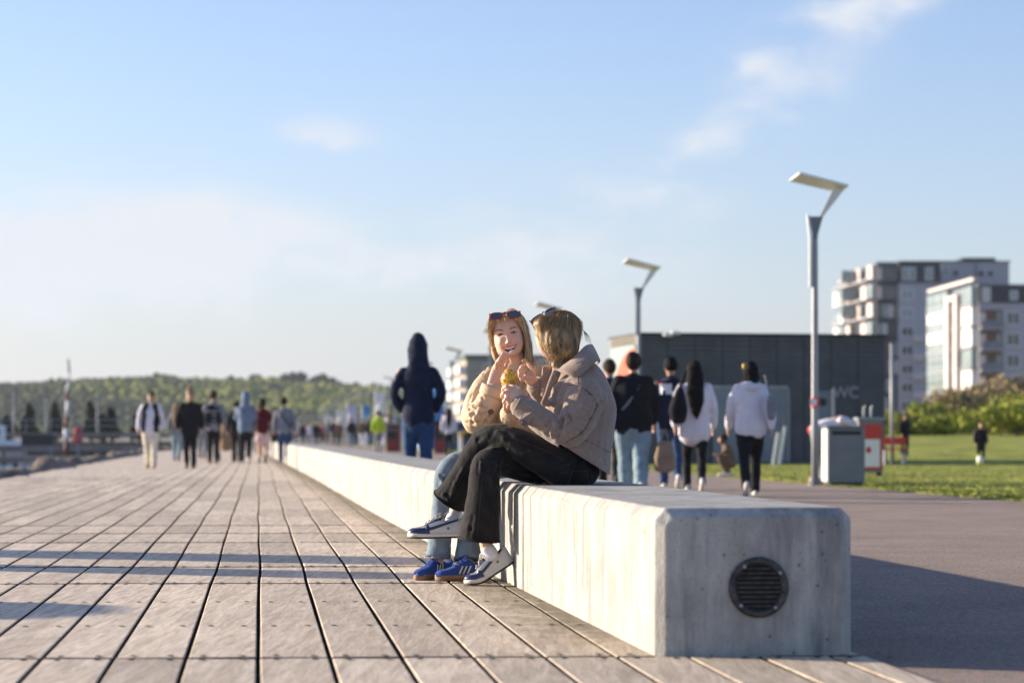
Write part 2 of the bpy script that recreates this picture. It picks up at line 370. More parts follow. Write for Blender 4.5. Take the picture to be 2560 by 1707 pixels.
M_WATER = mat('dark_water', (.012, .02, .035), .12, .2, .3, bump=.6, bs=1.2, bdist=.1)
M_ROCK = mat('shore_rock', (.19, .15, .12), .9, .4, 2.5, bump=.8, bs=9, bdist=.06)
M_RUST = mat('dark_iron', (.045, .048, .055), .55, .5, 40, metal=.5, col2=(.11, .10, .09), bump=.5, bs=120, bdist=.003)
M_LEAF1 = mat('leaf_fresh', (.30, .33, .055), .8, .35, .6, spec=.15)
M_LEAF2 = mat('leaf_brown', (.34, .27, .14), .85, .3, .6, spec=.1)
M_LEAFD = mat('leaf_dark', (.024, .034, .016), .85, .35, .6, spec=.1)
M_BARK = mat('bark', (.08, .065, .05), .9, .2, 5)

# ------------------------------------------------------------------ ground
def strip(pts_l, pts_r, z):
    n = len(pts_l); v = [Vector((x, y, z)) for x, y in pts_l] + [Vector((x, y, z)) for x, y in pts_r]
    return (v, [(k, n + k, n + k + 1, k + 1) for k in range(n - 1)])
tag(obj('ground', box(-3000, 3000, -60, 4800, -1.9, -1.6), M_LAND, None, False), kind='structure')
# bench line: the bench's left foot X at distance Y
BL = [(-2, 1.70), (8.17, .486), (11.65, .055), (16.9, -.60), (24, -1.43), (31, -2.22), (38.4, -3.05), (46, -3.92), (54, -4.86), (70, -6.75), (90, -9.1), (120, -12.6)]
def bx(Y):
    for (a, p), (b, q) in zip(BL, BL[1:]):
        if Y <= b: return p + (q - p) * (Y - a) / (b - a)
    return BL[-1][1]
def off(o, Y): return o - .1046 * Y
Ys = [-40, 0, 8, 12, 20, 30, 45, 60, 80, 120, 200, 420]
tag(obj('asphalt_promenade', strip([(off(-4.3, y), y) for y in Ys], [(off(2.4, y) + 40 + y * .2, y) for y in Ys], -.07), M_ASPH, None, False), kind='structure')
# the asphalt proper, level with the deck
def asphalt_left(y): return off(2.062, y) if y < 40 else max(bx(min(y, 120)) + .2, off(1.0, y)) if y < 120 else off(-.1, y)
lawn_edge = lambda y: 9.0 - .12 * y if y > 18 else 6.84 + (18 - y) * .3
Ys2 = [-30, 0, 4, 8, 12, 16, 20, 25, 30, 35, 39.9, 40.1, 50, 60, 80, 100, 119.9, 130, 200, 400]
def aleft(y): return off(2.055, y) if y <= 40 else (bx(y) + .35 if y < 120 else off(0, y))
tag(obj('asphalt_path', strip([(aleft(y), y) for y in Ys2], [(off(2.4, y) + 60 + y * .2, y) for y in Ys2], -.012), M_ASPH, None, False), kind='structure')
# lawn: a sheet rising away to the right, over the asphalt beyond its edge
def lawn():
    v = []; f = []; nx, ny = 60, 70
    for j in range(ny):
        y = 14 + (j / (ny - 1)) ** 1.5 * 190
        for i in range(nx):
            t = i / (nx - 1); wob = .12 * nz(Vector((0, y, 0)), .8); x = 9.0 - .12 * y + wob + t * t * (70 + y * .4) + t * 2
            if y < 22: x += (22 - y) * .5
            h = .012 * min(1, i) + sst(48, 110, y) * sst(1.5, 15, x - (9 - .12 * y)) * sst(.075, .135, x / y) * .62 + sst(60, 130, y) * t * .35 * sst(.075, .135, x / y)
            h += .03 * nz(Vector((x, y, 0)), .35) * min(1, i / 3)
            v.append(Vector((x, y, h - .006)))
    for j in range(ny - 1):
        for i in range(nx - 1): k = j * nx + i; f.append((k, k + 1, k + nx + 1, k + nx))
    return (v, f)
LAWN = lawn(); lo = tag(obj('lawn', LAWN, M_GRASS), kind='structure'); LT = BVHTree.FromPolygons(LAWN[0], LAWN[1])
def gz(x, y):
    h = LT.ray_cast(Vector((x, y, 50)), Vector((0, 0, -1)))[0]; return h.z if h else 0
def grass():
    r = random.Random(3); m = MB(); v = []; f = []
    for i in range(16000):
        y = 24 + r.random() ** 1.6 * 60; x = 9.0 - .12 * y - .05 + r.random() ** 1.2 * (y * .2118 - 9 + .12 * y + 2) ; x += .10 * nz(Vector((x, y, 0)), 2)
        if x > y * .2118 + .6: continue
        z = gz(x, y); h = r.uniform(.008, .026); a = r.uniform(0, 3.14); dx, dy = math.cos(a) * .02, math.sin(a) * .02; lx, ly = r.uniform(-.03, .03), r.uniform(-.03, .03)
        k = len(v); v += [Vector((x - dx, y - dy, z)), Vector((x + dx, y + dy, z)), Vector((x + lx, y + ly, z + h))]; f.append((k, k + 1, k + 2))
    return (v, f)
tag(obj('grass', grass(), M_GRASS, None, False), 'short rough grass blades growing on the lawn', 'grass', kind='stuff')
# pale worn strip and thin joint lines in the asphalt
M_LINE = mat('asphalt_joint', (.30, .26, .24), .9, .1, 5)
for (p, q, nm, w, mm) in [((1.20, 17.9), (6, 17.6), 'asphalt_joint', .035, M_LINE), ((4.8, 38.2), (6.3, 24), 'gravel_edge', .16, mat('gravel', (.24, .20, .18), .95, .3, 12, bump=1, bs=60))]:
    a = Vector(p + (0,)); b = Vector(q + (0,)); d = (b - a).normalized(); s = Vector((-d.y, d.x, 0)) * w / 2
    tag(obj(nm, ([a - s + Vector((0, 0, -.008)), b - s + Vector((0, 0, -.008)), b + s + Vector((0, 0, -.008)), a + s + Vector((0, 0, -.008))], [(0, 1, 2, 3)]), mm, None, False), kind='structure')

# ------------------------------------------------------------------ timber boardwalk
PW, GAP = .2407, .0150
rows = [4.6, 8.12, 12.18, 13.70, 16.8, 18.35, 19.9, 22.2, 24.0, 27.1, 28.7, 31.8, 34.9, 36.5, 39.6, 42.7]
rr = random.Random(5)
while rows[-1] < 112: rows.append(rows[-1] + rr.choice([3.1, 3.1, 1.55, 4.0]))
deck = tag(obj('boardwalk', strip([(off(-4.35, y), y) for y in (-3, 40, 118)], [(off(2.03, y), y) for y in (-3, 40, 118)], -.058), M_DARK, None, False), kind='structure')
def plank_vf(o0, y0, y1, kink0, kink1, seed, ns=6, sk=.04):
    PW = .2407 if o0 + .2407 < 2.06 else 2.052 - o0
    """one board between two cross joints, edges slightly worn"""
    c = .0035; v = []; f = []; r = random.Random(seed); dz = r.uniform(-.0009, .0007); tl = r.uniform(-.0008, .0008)
    sect = lambda wl, wr, z: [(wl, -.045), (wl, z - c), (wl + c, z), (wr - c, z), (wr, z - c), (wr, -.045)]
    for i in range(ns + 1):
        es = (.004 + .0015 * y0) / (y1 - y0); t = [0, es, *[q / (ns - 2) for q in range(1, ns - 2)], 1 - es, 1][i] if ns > 3 else i / ns; wob = GAP / 2; e = .0026
        wl = o0 + wob + e * nz((o0 * 3, t * 2.2 + seed, 0), 1); wr = o0 + PW - wob + e * nz((o0 * 3 + 9, t * 2.2 + seed, 4), 1)
        k = kink0 * (1 - t) + kink1 * t
        for j, (u, z) in enumerate(sect(wl + k, wr + k, dz)):
            yy = (y0 + .015) + (y1 - y0 - .030) * t; X = u - .1046 * yy; yy += sk * (X + .1046 * yy)
            if i in (0, ns) and j in (2, 3): yy += .003 * (1 if i == 0 else -1)
            z -= .008 if i in (0, ns) and 0 < j < 5 else 0; v.append(Vector((X, yy, z + (tl if j > 2 else -tl))))
    for i in range(ns):
        for j in range(5): a = i * 6 + j; f.append((a, a + 6, a + 7, a + 1))
    f.append(tuple(range(6))); f.append(tuple(ns * 6 + k for k in range(5, -1, -1)))
    return (v, [tuple(reversed(q)) for q in f])
def shade_edges(o):  # gives side faces and end strips the painted gap shade
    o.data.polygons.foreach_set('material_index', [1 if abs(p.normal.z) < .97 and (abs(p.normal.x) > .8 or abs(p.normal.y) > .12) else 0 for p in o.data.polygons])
def shade_edges_(o): shade_edges(o); return o
def build_deck():
    far = MB(); holes = MB(); cnt = 0; ri = random.Random(11)
    kinks = [0] + [ri.uniform(-.012, .012) for _ in rows]
    for ri_, (y0, y1) in enumerate(zip(rows, rows[1:])):
        k0 = -18
        for k in range(k0, 9):
            o = k * PW - .002; Xa = off(o, (y0 + y1) / 2)
            if Xa + PW < -.2118 * y1 - .25 or Xa > .2118 * y1 + .2: continue
            if off(o, y1) > bx(y1) + .72 and off(o, y0) > bx(y0) + .72 and y0 > 9: continue
            # strips right under the bench are hidden
            if y0 > 8.2 and off(o, y0) > bx(y0) + .1 and off(o, y1) > bx(y1) + .1 and off(o + PW, y0) < bx(y0) + .6 and y1 < 60: continue
            vf = plank_vf(o, y0, y1, kinks[ri_], kinks[ri_ + 1], k * 31 + ri_ * 7, 6 if y0 < 30 else 2)
            if cnt < 300: shade_edges(obj('plank', vf, [M_WOOD, M_SIDE], deck, False, centre=True)); cnt += 1
            else: far.add(vf)
            if y1 < 30:
                js = [y0 + .07]
                n = max(1, round((y1 - y0) / 1.4)); js += [y0 + (y1 - y0) * q / n for q in range(1, n)] + [y1 - .07]
                for yj in js:
                    for u in (.055, PW - .055):
                        X = o + u - .1046 * yj + ri.uniform(-.004, .004); Y = yj + .04 * (X + .1046 * yj) + ri.uniform(-.012, .012)
                        rr_ = .0115; kk = len(holes.v); zz = .0022
                        holes.v += [Vector((X + rr_ * math.cos(a * 1.047), Y + rr_ * 2.1 * math.sin(a * 1.047), zz)) for a in range(6)]; holes.f.append(tuple(kk + a for a in range(6)))
    tag(shade_edges_(obj('far_plank', far.vf, [M_WOOD, M_SIDE], deck, False)), kind='stuff')
    tag(obj('screw_hole', holes.vf, M_DARK, deck, False), kind='stuff')
build_deck()

# ------------------------------------------------------------------ concrete bench in long segments
BH, BW, CH = .5, .685, .036
def bench_seg(y0, y1, n, label, first=False):
    ys = [y0 + (y1 - y0) * i / n for i in range(n + 1)]
    prof = [(0, -.03), (0, BH - CH * 1.15), (CH, BH), (BW - CH, BH), (BW, BH - CH), (BW, -.03)]
    inset = [(CH, -.03), (CH, BH - CH * 1.9), (CH * 1.6, BH - CH * .9), (BW - CH * 1.7, BH - CH * .9), (BW - CH, BH - CH * 2), (BW - CH, -.03)]
    def ring(y, pr, push=0):
        s = (bx(y + .5) - bx(y - .5)); d = Vector((s, 1, 0)).normalized(); nn = Vector((d.y, -d.x, 0)); c = Vector((bx(y), y, 0)) + d * push
        return [c + nn * u + Vector((0, 0, z)) for u, z in pr]
    c0 = .034 if first else .012; small = [(u + (.012 if u < .3 else -.012), z - (.012 if z > 0 else 0)) for u, z in prof]
    rings = [ring(y0, inset if first else small), ring(y0, prof, c0)] + [ring(y, prof) for y in ys[1:-1]] + [ring(y1, prof, -.012), ring(y1, small)]
    v = [p for r in rings for p in r]; f = []
    for i in range(len(rings) - 1):
        for j in range(5): a = i * 6 + j; f.append((a, a + 1, a + 7, a + 6))
    f.append(tuple(range(5, -1, -1))); f.append(tuple((len(rings) - 1) * 6 + k for k in range(6)))
    vs = [Vector(p) for p in v]; o = obj('concrete_bench', (vs, f), M_CONC, None, False)
    recalc(o.data); b = o.modifiers.new('b', 'BEVEL'); b.width = .007; b.segments = 2; b.limit_method = 'ANGLE'; b.angle_limit = R(20)
    tag(o, label, 'bench', 'long concrete bench segments along the boardwalk'); return o
b1 = bench_seg(8.17, 11.66, 7, 'nearest concrete bench block with a round black vent in its end', True)
bench_seg(11.70, 38.3, 24, 'long curving concrete bench block running on behind the two seated women')
bench_seg(38.42, 54, 8, 'concrete bench block beyond the second joint, left of the man in a hood')
bench_seg(54.1, 84, 10, 'farthest concrete bench block ending near the walking group')
def vent():
    c = P(1899, 1469, 8.17); c.y = 8.17 + (c.x - .486) * .124 - .002
    M_ = Matrix.Translation(c) @ Matrix.Rotation(math.atan(.124), 4, 'Z')
    ring = MB(); n = 40; prof = [(.103, .004), (.103, -.010), (.094, -.016), (.080, -.012), (.078, .004)]
    for i in range(n):
        a = 2 * math.pi * i / n
        for r, d in prof: ring.v.append(M_ @ Vector((r * math.cos(a), d, r * math.sin(a))))
    for i in range(n):
        for j in range(4): a = i * 5 + j; b = ((i + 1) % n) * 5 + j; ring.f.append((a, a + 1, b + 1, b))
    v = obj('vent_ring', ring.vf, M_RUST, b1, True)
    obj('vent_back', xf(cyl((0, -.001, 0), (0, .003, 0), .079, n=32), M_), M_DARK, b1, False)
    for i in range(9):
        z = -.064 + i * .016; w = math.sqrt(.079 ** 2 - z * z); obj('vent_slat', xf(cbox(-w, w, -.009, -.003, z - .003, z + .003, .001), M_ @ Matrix.Identity(4)), M_RUST, b1, False)
    for a in (0.6, 2.2, 3.9, 5.4): obj('vent_bolt', xf(cyl((.088 * math.cos(a), -.019, .088 * math.sin(a)), (.088 * math.cos(a), -.010, .088 * math.sin(a)), .006, n=8), M_), M_STEEL, b1, False)
vent()

# ------------------------------------------------------------------ street lamps
def make_lamp(label, x, y, h=4.56, sc=1.0, rz=0):
    t = thing('street_lamp', label, 'street lamp', (x, y, 0), rz, 'angular street lamps along the promenade')
    lo = .058; hi = .045
    k = h / 4.56
    obj('pole', loft([((0, 0, 0), .054, .054), ((0, 0, 3.35 * k), .045, .045), ((0, 0, 3.9 * k), .036, .036), ((0, 0, 4.05 * k - .35), .036, .036)], n=14, sub=3, ref=(0, 1, 0), round_=False), M_STEEL, t)
    obj('base_plate', cyl((0, 0, 0), (0, 0, .03), .11, n=14), M_GREYP, t, False)
    # flared collar: two blades opening upward
    z0 = 3.62 * k; z1 = 3.95 * k
    pr = [(-.035, z0), (.035, z0), (.035, z0 + .05), (.115, z1), (-.075, z1), (-.035, z0 + .05)]
    obj('flared_collar', prism(pr, -.045, .045, lambda u, w, tt: Vector((u, tt, w))), M_GREYP, t, False)
    pr = [(-.12, z1 + .03), (-.078, z1 + .01), (-.058, z0), (-.058, 2.92 * k), (-.085, 2.92 * k), (-.085, z0)]
    obj('white_fin', prism(pr, -.05, .05, lambda u, w, tt: Vector((u, tt, w))), M_LAMP, t, False)
    # bent plate: up and out to the right, then back over to the left
    B = Vector((.43, 0, 4.36 * k)); Cc = Vector((-.30, 0, 4.54 * k))
    def plate(p, q, w0, w1, th):
        d = (q - p).normalized(); nrm = Vector((-d.z, 0, d.x)); v = []
        for c, w in ((p, w0), (q, w1)):
            for sy, sn in ((-1, -1), (1, -1), (1, 1), (-1, 1)): v.append(c + Vector((-sy * w * .25, sy * w, -sy * w * .17)) + nrm * sn * th / 2)
        return (v, [(0, 1, 2, 3), (7, 6, 5, 4), (0, 4, 5, 1), (1, 5, 6, 2), (2, 6, 7, 3), (3, 7, 4, 0)])
    pr = [(.055, z1 - .02), (.105, z1 - .02), (.42, 4.34 * k), (.26, 4.36 * k)]
    obj('lamp_arm', prism(pr, -.02, .02, lambda u, w, tt: Vector((u, tt - (w - z1) * .1, w))), M_LAMP, t, False)
    obj('lamp_head', plate(B, Cc, .17, .20, .03), M_LAMP, t, False)
    return t
lamp1 = make_lamp('nearest tall street lamp beside the grey litter bin', 4.46, 35.6)
lamp1.scale = (1.0, 1.0, 1.0)
LL = [('second street lamp standing in front of the left corner of the dark WC building', 2.77, 52.9), ('street lamp whose head shows just above the head of the woman in the brown jacket', 1.0, 70.3),
      ('street lamp mostly hidden behind the blonde woman, its head showing left of her hair', -.75, 88), ('street lamp standing between the hooded man and the seated women', -2.62, 106)]
def copy_tree(o, parent=None):
    c = o.copy(); COL.objects.link(c); c.parent = parent
    for ch in o.children: copy_tree(ch, c)
    return c
for lb, x, y in LL: c = copy_tree(lamp1); c.location = (x, y, 0); c['label'] = lb
for i in range(14):
    y = 124 + i * 17.8; c = copy_tree(lamp1); c.location = (-4.5 - i * 1.84, y, 0); c['label'] = 'distant street lamp in the receding row left of the hooded man' if i > 1 else ['street lamp whose pole is hidden behind the hooded man', 'street lamp just left of the hooded man'][i]
# red sticker band on the nearest lamp
obj('sticker_band', cyl((0, 0, 1.14), (0, 0, 1.29), .064, n=14), M_RED, lamp1, False)
obj('sticker', xf(box(-.07, .02, -.068, -.064, 1.17, 1.27), TR()), M_WHITE, lamp1, False)
# ------------------------------------------------------------------ WC building
def wc():
    A = Vector((3.17, 60.2, 0)); B = Vector((9.45, 61.4, 0)); d = (B - A).normalized(); n = Vector((d.y, -d.x, 0)); L_ = (B - A).length; H = 3.24; D = 3.1
    t = thing('toilet_building', 'low dark slatted WC building with grey doors behind the walking group', 'building', A, math.atan2(d.y, d.x))
    # local: x along the front, y into the building, z up
    obj('wall', box(0, L_, 0, D, 0, H - .02), M_SLAT, t, False)
    obj('roof', box(-.06, L_ + .06, -.1, D + .06, H - .02, H + .04), M_SLATE, t, False)
    sl = MB(); k = 0
    z = .12
    while z < H - .08: sl.add(box(-.02, L_ + .02, -.045, -.006, z, z + .085)); z += .13
    tag(obj('cladding_slats', sl.vf, M_SLAT, t, False), kind='stuff')
    for i in range(1, 9): obj('cladding_joint', box(i * L_ / 9 - .012, i * L_ / 9 + .012, -.052, -.046, .1, H - .06), M_SLATE, t, False)
    def px(x): return (P(x, 1085, 60.8).x - A.x) / d.x
    def zz(y): return EYE + (1085 - y) / F * 60.6
    def panel(nm, x0, x1, y0, y1, m, dy=-.075, th=.02): return obj(nm, box(px(x0), px(x1), dy - th, dy, zz(y1), zz(y0)), m, t, False)
    for a, b in ((1778, 1860), (1864, 1966)):
        dd = panel('door', a, b, 972, 1155, M_DOORG); obj('door_handle', box(px(b) - .12, px(b) - .08, -.13, -.096, .95, 1.15), M_STEEL, dd, False)
    panel('door_lintel', 1776, 1970, 964, 971, M_STEEL, -.07, .03); panel('door_frame', 1967, 1972, 972, 1155, M_STEEL, -.07, .05)
    dd = panel('door', 2046, 2078, 975, 1155, M_DOORG); obj('round_window', xf(cyl((0, 0, 0), (0, .01, 0), .11, n=20), TR((px(2057), -.107, zz(1004)))), M_SLATE, dd, False)
    panel('door_frame', 2079, 2087, 970, 1155, M_PINK, -.07, .06); panel('door_frame', 2040, 2045, 970, 1155, M_STEEL, -.07, .05)
    tx = text_vf('WC', .40, .006, .01); obj('lettering', xf(tx, TR((px(2118), -.075, zz(981)), rx=R(90))), mat('letter_grey', (.30, .32, .36), .5, .05), t, False)
    for x in (1662, 1681): s = obj('spotlight', xf(cbox(-.13, .10, -.1, .1, -.05, .03, .02), TR((px(x), -.22, zz(838 if x < 1670 else 833)))), M_WHITE, t, False); obj('spotlight_arm', box(px(x) - .015, px(x) + .015, -.2, -.0, zz(838) + .03, zz(838) + .06), M_STEEL, s, False)
    # left side wall carries the printed panel (teal with an orange quarter disc)
    fr = obj('poster_board', box(-.06, -.02, .25, D - .2, 1.2, H - .25), M_TEAL, t, False)
    pts = [(D - .32, 1.25)]; cy, cz, r = .3, 1.25, 2.5
    poly = [(.28, 1.28)] + [(.28 + r * math.sin(a) * .98, 1.28 + 1.62 * math.cos(a)) for a in [k * math.pi / 2 / 10 for k in range(11)]]
    obj('orange_disc', prism(poly, -.068, -.062, lambda u, w, q: Vector((q, u, w))), M_ORANGE, fr, False)
    tx = text_vf('OPEN', .38, .01, .002)
    for i in range(3): obj('white_text_line', box(-.072, -.069, .5 + i * .1, 1.9 - i * .2, 1.9 - i * .17, 1.99 - i * .17), M_WHITE, fr, False)
    for i in range(5): obj('wall_batten', box(-.05, -.006, .05, D - .03, H - .22 + i * .045, H - .20 + i * .045), M_TAN, t, False)
wc()

# ------------------------------------------------------------------ litter bins, sign box
def bin_():
    x0 = P(2100, 1213, 35.9).x; x1 = P(2161, 1213, 35.9).x
    t = thing('litter_bin', 'big grey litter bin standing on the edge of the grass right of the lamp', 'bin', (P(2065, 0, 35.9).x, 35.7, 0))
    w = P(2161, 0, 35.7).x - P(2068, 0, 35.7).x
    obj('bin_body', cbox(0, w, 0, .62, .03, .84, .012), M_GREYP, t, False); obj('bin_base', box(.03, w - .03, .03, .59, 0, .03), M_SLATE, t, False)
    obj('side_panel', cbox(-.012, 0, .02, .60, .05, .83, .003), M_WHITE, t, False)  # left face of the grey bin, its sunlight put in as white
    obj('bin_top', cbox(-.02, w + .02, -.02, .64, .842, .872, .01), M_GREYP, t, False)
    obj('litter_opening', box(.06, w - .06, -.004, -.001, .74, .80), M_SLATE, t, False)
    obj('sticker', box(-.0135, -.0125, .2, .4, .5, .68), M_ORANGE, t, False)
    t = thing('litter_bin', 'second litter bin with a pale lid half hidden behind the grey one', 'bin', (P(2040, 0, 37.6).x, 37.6, 0))
    obj('bin_body', cbox(0, .34, 0, .5, .02, .84, .012), M_GREYP, t, False); obj('bin_lid', cbox(-.03, .37, -.03, .53, .845, .905, .02), M_WHITE, t, False)
    obj('side_panel', prism([(-.02, .86), (.05, .86), (.0, .30), (-.015, .5)], -.02, -.012, lambda u, w_, q: Vector((u, q, w_))), M_WHITE, t, False)
    t = thing('ice_cream_freezer', 'red and white cabinet standing behind the grey litter bin', 'cabinet', (P(2150, 0, 43).x, 43.2, 0))
    w = P(2212, 0, 43).x - P(2140, 0, 43).x
    obj('cabinet_body', cbox(0, w - .07, 0, .5, .06, 1.0, .01), M_GREYP, t, False); obj('front_panel', box(.02, w - .09, -.012, -.002, .12, .93), M_RED, t, False)
    obj('white_print', box(.05, w - .13, -.018, -.014, .17, .66), M_WHITE, t, False); obj('red_print', xf(ell((0, 0, 0), .05, .004, .06), TR((.18, -.02, .47))), M_RED, t)
    obj('lid', cbox(-.02, w - .05, -.02, .52, 1.0, 1.05, .01), M_STEEL, t, False)
    obj('foot', box(.0, .06, .1, .4, 0, .058), M_SLATE, t, False); obj('foot', box(w - .14, w - .08, .1, .4, 0, .058), M_SLATE, t, False)
    for x in (.13, .26): obj('tap', tube([(x, .2, 1.05), (x, .2, 1.2), (x + .02, .15, 1.26)], [.02, .024, .02], n=8), M_STEEL, t)
bin_()
t = thing('park_bench', 'red park bench on the grass behind the person in black', 'bench', (P(2216, 0, 57).x, 57.6, 0))
for z in (.42,): obj('seat', cbox(0, .62 * 1, 0, .38, z - .04, z, .01), M_RED, t, False)
obj('backrest', cbox(0, .62, .36, .40, .5, .68, .01), M_RED, t, False)
for x in (.05, .52): obj('leg', box(x, x + .05, .05, .34, 0, .379), M_STEEL, t, False)
t = thing('marker_post', 'pale metal post by the corner of the WC building', 'post', (P(2230, 0, 58).x, 58, 0))
obj('pole', cyl((0, 0, 0), (0, 0, 2.9), .05, n=10), M_STEEL, t); obj('cap', cyl((0, 0, 2.9), (0, 0, 2.93), .06, n=10), M_GREYP, t, False)
# white leaning boards by the doors
for lb, x in (('white board leaning by the doors, left one', 1952), ('white board leaning by the doors, right one', 1937)):
    o = obj('leaning_board', xf(cbox(-.035, .035, -.02, .02, 0, .95 if x > 1940 else .8, .004), TR((P(x, 0, 58).x, 58.4, 0), ry=R(9))), M_WHITE, None, False); tag(o, lb, 'board')

# ------------------------------------------------------------------ foliage
def leaves(blobs, n, size, rnd, flat=.0):
    v = []; f = []; tot = sum(b[1] * b[2] for b in blobs)
    for b in blobs:
        c = Vector(b[0]); k = int(n * b[1] * b[2] / tot)
        for i in range(k):
            d = Vector((rnd.gauss(0, 1), rnd.gauss(0, 1), rnd.gauss(0, 1))).normalized(); rad = rnd.random() ** .35
            rad *= 1 + .35 * nz(d + c, 2.2)
            p = c + Vector((d.x * b[1], d.y * b[1], d.z * b[2])) * rad
            s = size * rnd.uniform(.6, 1.3); u = Vector((rnd.gauss(0, 1), rnd.gauss(0, 1), rnd.gauss(0, 1))).normalized(); w = u.cross(Vector((rnd.gauss(0, 1), rnd.gauss(0, 1), rnd.gauss(0, 1)))).normalized()
            q = len(v); v += [p + u * s, p + w * s * .6, p - u * s, p - w * s * .6]; f.append((q, q + 1, q + 2, q + 3))
    return (v, f)
rb = random.Random(21)
def shrub(label, px_, Y, w, h, m, n=2600, name='bush', cat_='bush', size=.11):
    x = P(px_, 0, Y).x; z = gz(x, Y); t = thing(name, label, cat_, (x, Y, z), 0, 'bushes on the rise behind the lawn')
    bl = [((rb.uniform(-.6, .6) * w, rb.uniform(-.5, .5) * w, h * rb.uniform(.25, .75)), w * rb.uniform(.35, .6), h * rb.uniform(.22, .40)) for _ in range(8)]
    bl = [((c[0], c[1], c[2] * .8), a, b * .85) for c, a, b in bl]
    obj('crown', leaves(bl, n, size, rb), m, t, False)
    st = MB()
    for i in range(6): a = rb.uniform(0, 6.28); st.add(tube([(0, 0, -.2), (.2 * w * math.cos(a), .2 * w * math.sin(a), h * .35), (.5 * w * math.cos(a), .5 * w * math.sin(a), h * .75)], [.04, .03, .012], n=5))
    obj('stems', st.vf, M_BARK, t)
shrub('fresh green bush behind the person in black by the WC building', 2272, 104, 1.6, 1.5, M_LEAF1)
shrub('low yellow green bush right of the first fresh green one', 2330, 107, 1.4, 1.6, M_LEAF1)
shrub('brownish bare twiggy bush below the apartment block', 2405, 112, 2.2, 2.5, M_LEAF2, 3800)
shrub('taller brown thicket right of the bare twiggy bush', 2475, 115, 2.4, 3.4, M_LEAF2, 3800)
shrub('brown and green thicket at the right edge of the picture', 2552, 118, 2.4, 3.6, M_LEAF2, 3800)
shrub('round green bush in front of the thickets at the right edge', 2545, 100, 1.7, 1.7, M_LEAF1, 3000)
shrub('green bush standing between the twiggy bush and the lawn', 2362, 103, 1.5, 1.4, M_LEAF1)
shrub('brown bush filling in behind the green ones near the WC corner', 2300, 122, 2.4, 1.5, M_LEAF2)
shrub('large dark green bush beyond the right edge bushes', 2610, 106, 2.2, 2.6, M_LEAF1)

# ------------------------------------------------------------------ apartment blocks
def win(parent, O, ux, w, h, z, u, m=None, frame=True, push=.06):
    """window built on a wall plane: O origin, ux unit vector along the wall, outward = clockwise of ux"""
    n = Vector((ux.y, -ux.x, 0)); A = O + ux * u
    def slab(a, b, z0, z1, d0, d1): return ([O + ux * q + n * dd + Vector((0, 0, zz)) for zz in (z0, z1) for dd in (d0, d1) for q in (a, b)], [(0, 1, 3, 2), (4, 6, 7, 5), (0, 4, 5, 1), (2, 3, 7, 6), (0, 2, 6, 4), (1, 5, 7, 3)])
    fr = obj('window', slab(u, u + w, z, z + h, .005, push), M_WHITE, parent, False, world=True)
    obj('pane', merge(slab(u + .12, u + w * .48, z + .12, z + h - .12, push + .003, push + .02), slab(u + w * .54, u + w - .12, z + .12, z + h - .12, push + .003, push + .02)), m or M_GLASSD, fr, False, world=True)
    return fr
def wallbox(parent, nm, P0, P1, thick, z0, z1, m):
    ux = (P1 - P0).normalized(); n = Vector((ux.y, -ux.x, 0)); L_ = (P1 - P0).length
    v = [P0 + ux * q - n * dd + Vector((0, 0, zz)) for zz in (z0, z1) for dd in (0, thick) for q in (0, L_)]
    return obj(nm, (v, [(0, 1, 3, 2), (4, 6, 7, 5), (0, 4, 5, 1), (2, 3, 7, 6), (0, 2, 6, 4), (1, 5, 7, 3)]), m, parent, False, world=True), ux, n, L_
def ZY(py, Y): return EYE + (1085 - py) / F * Y
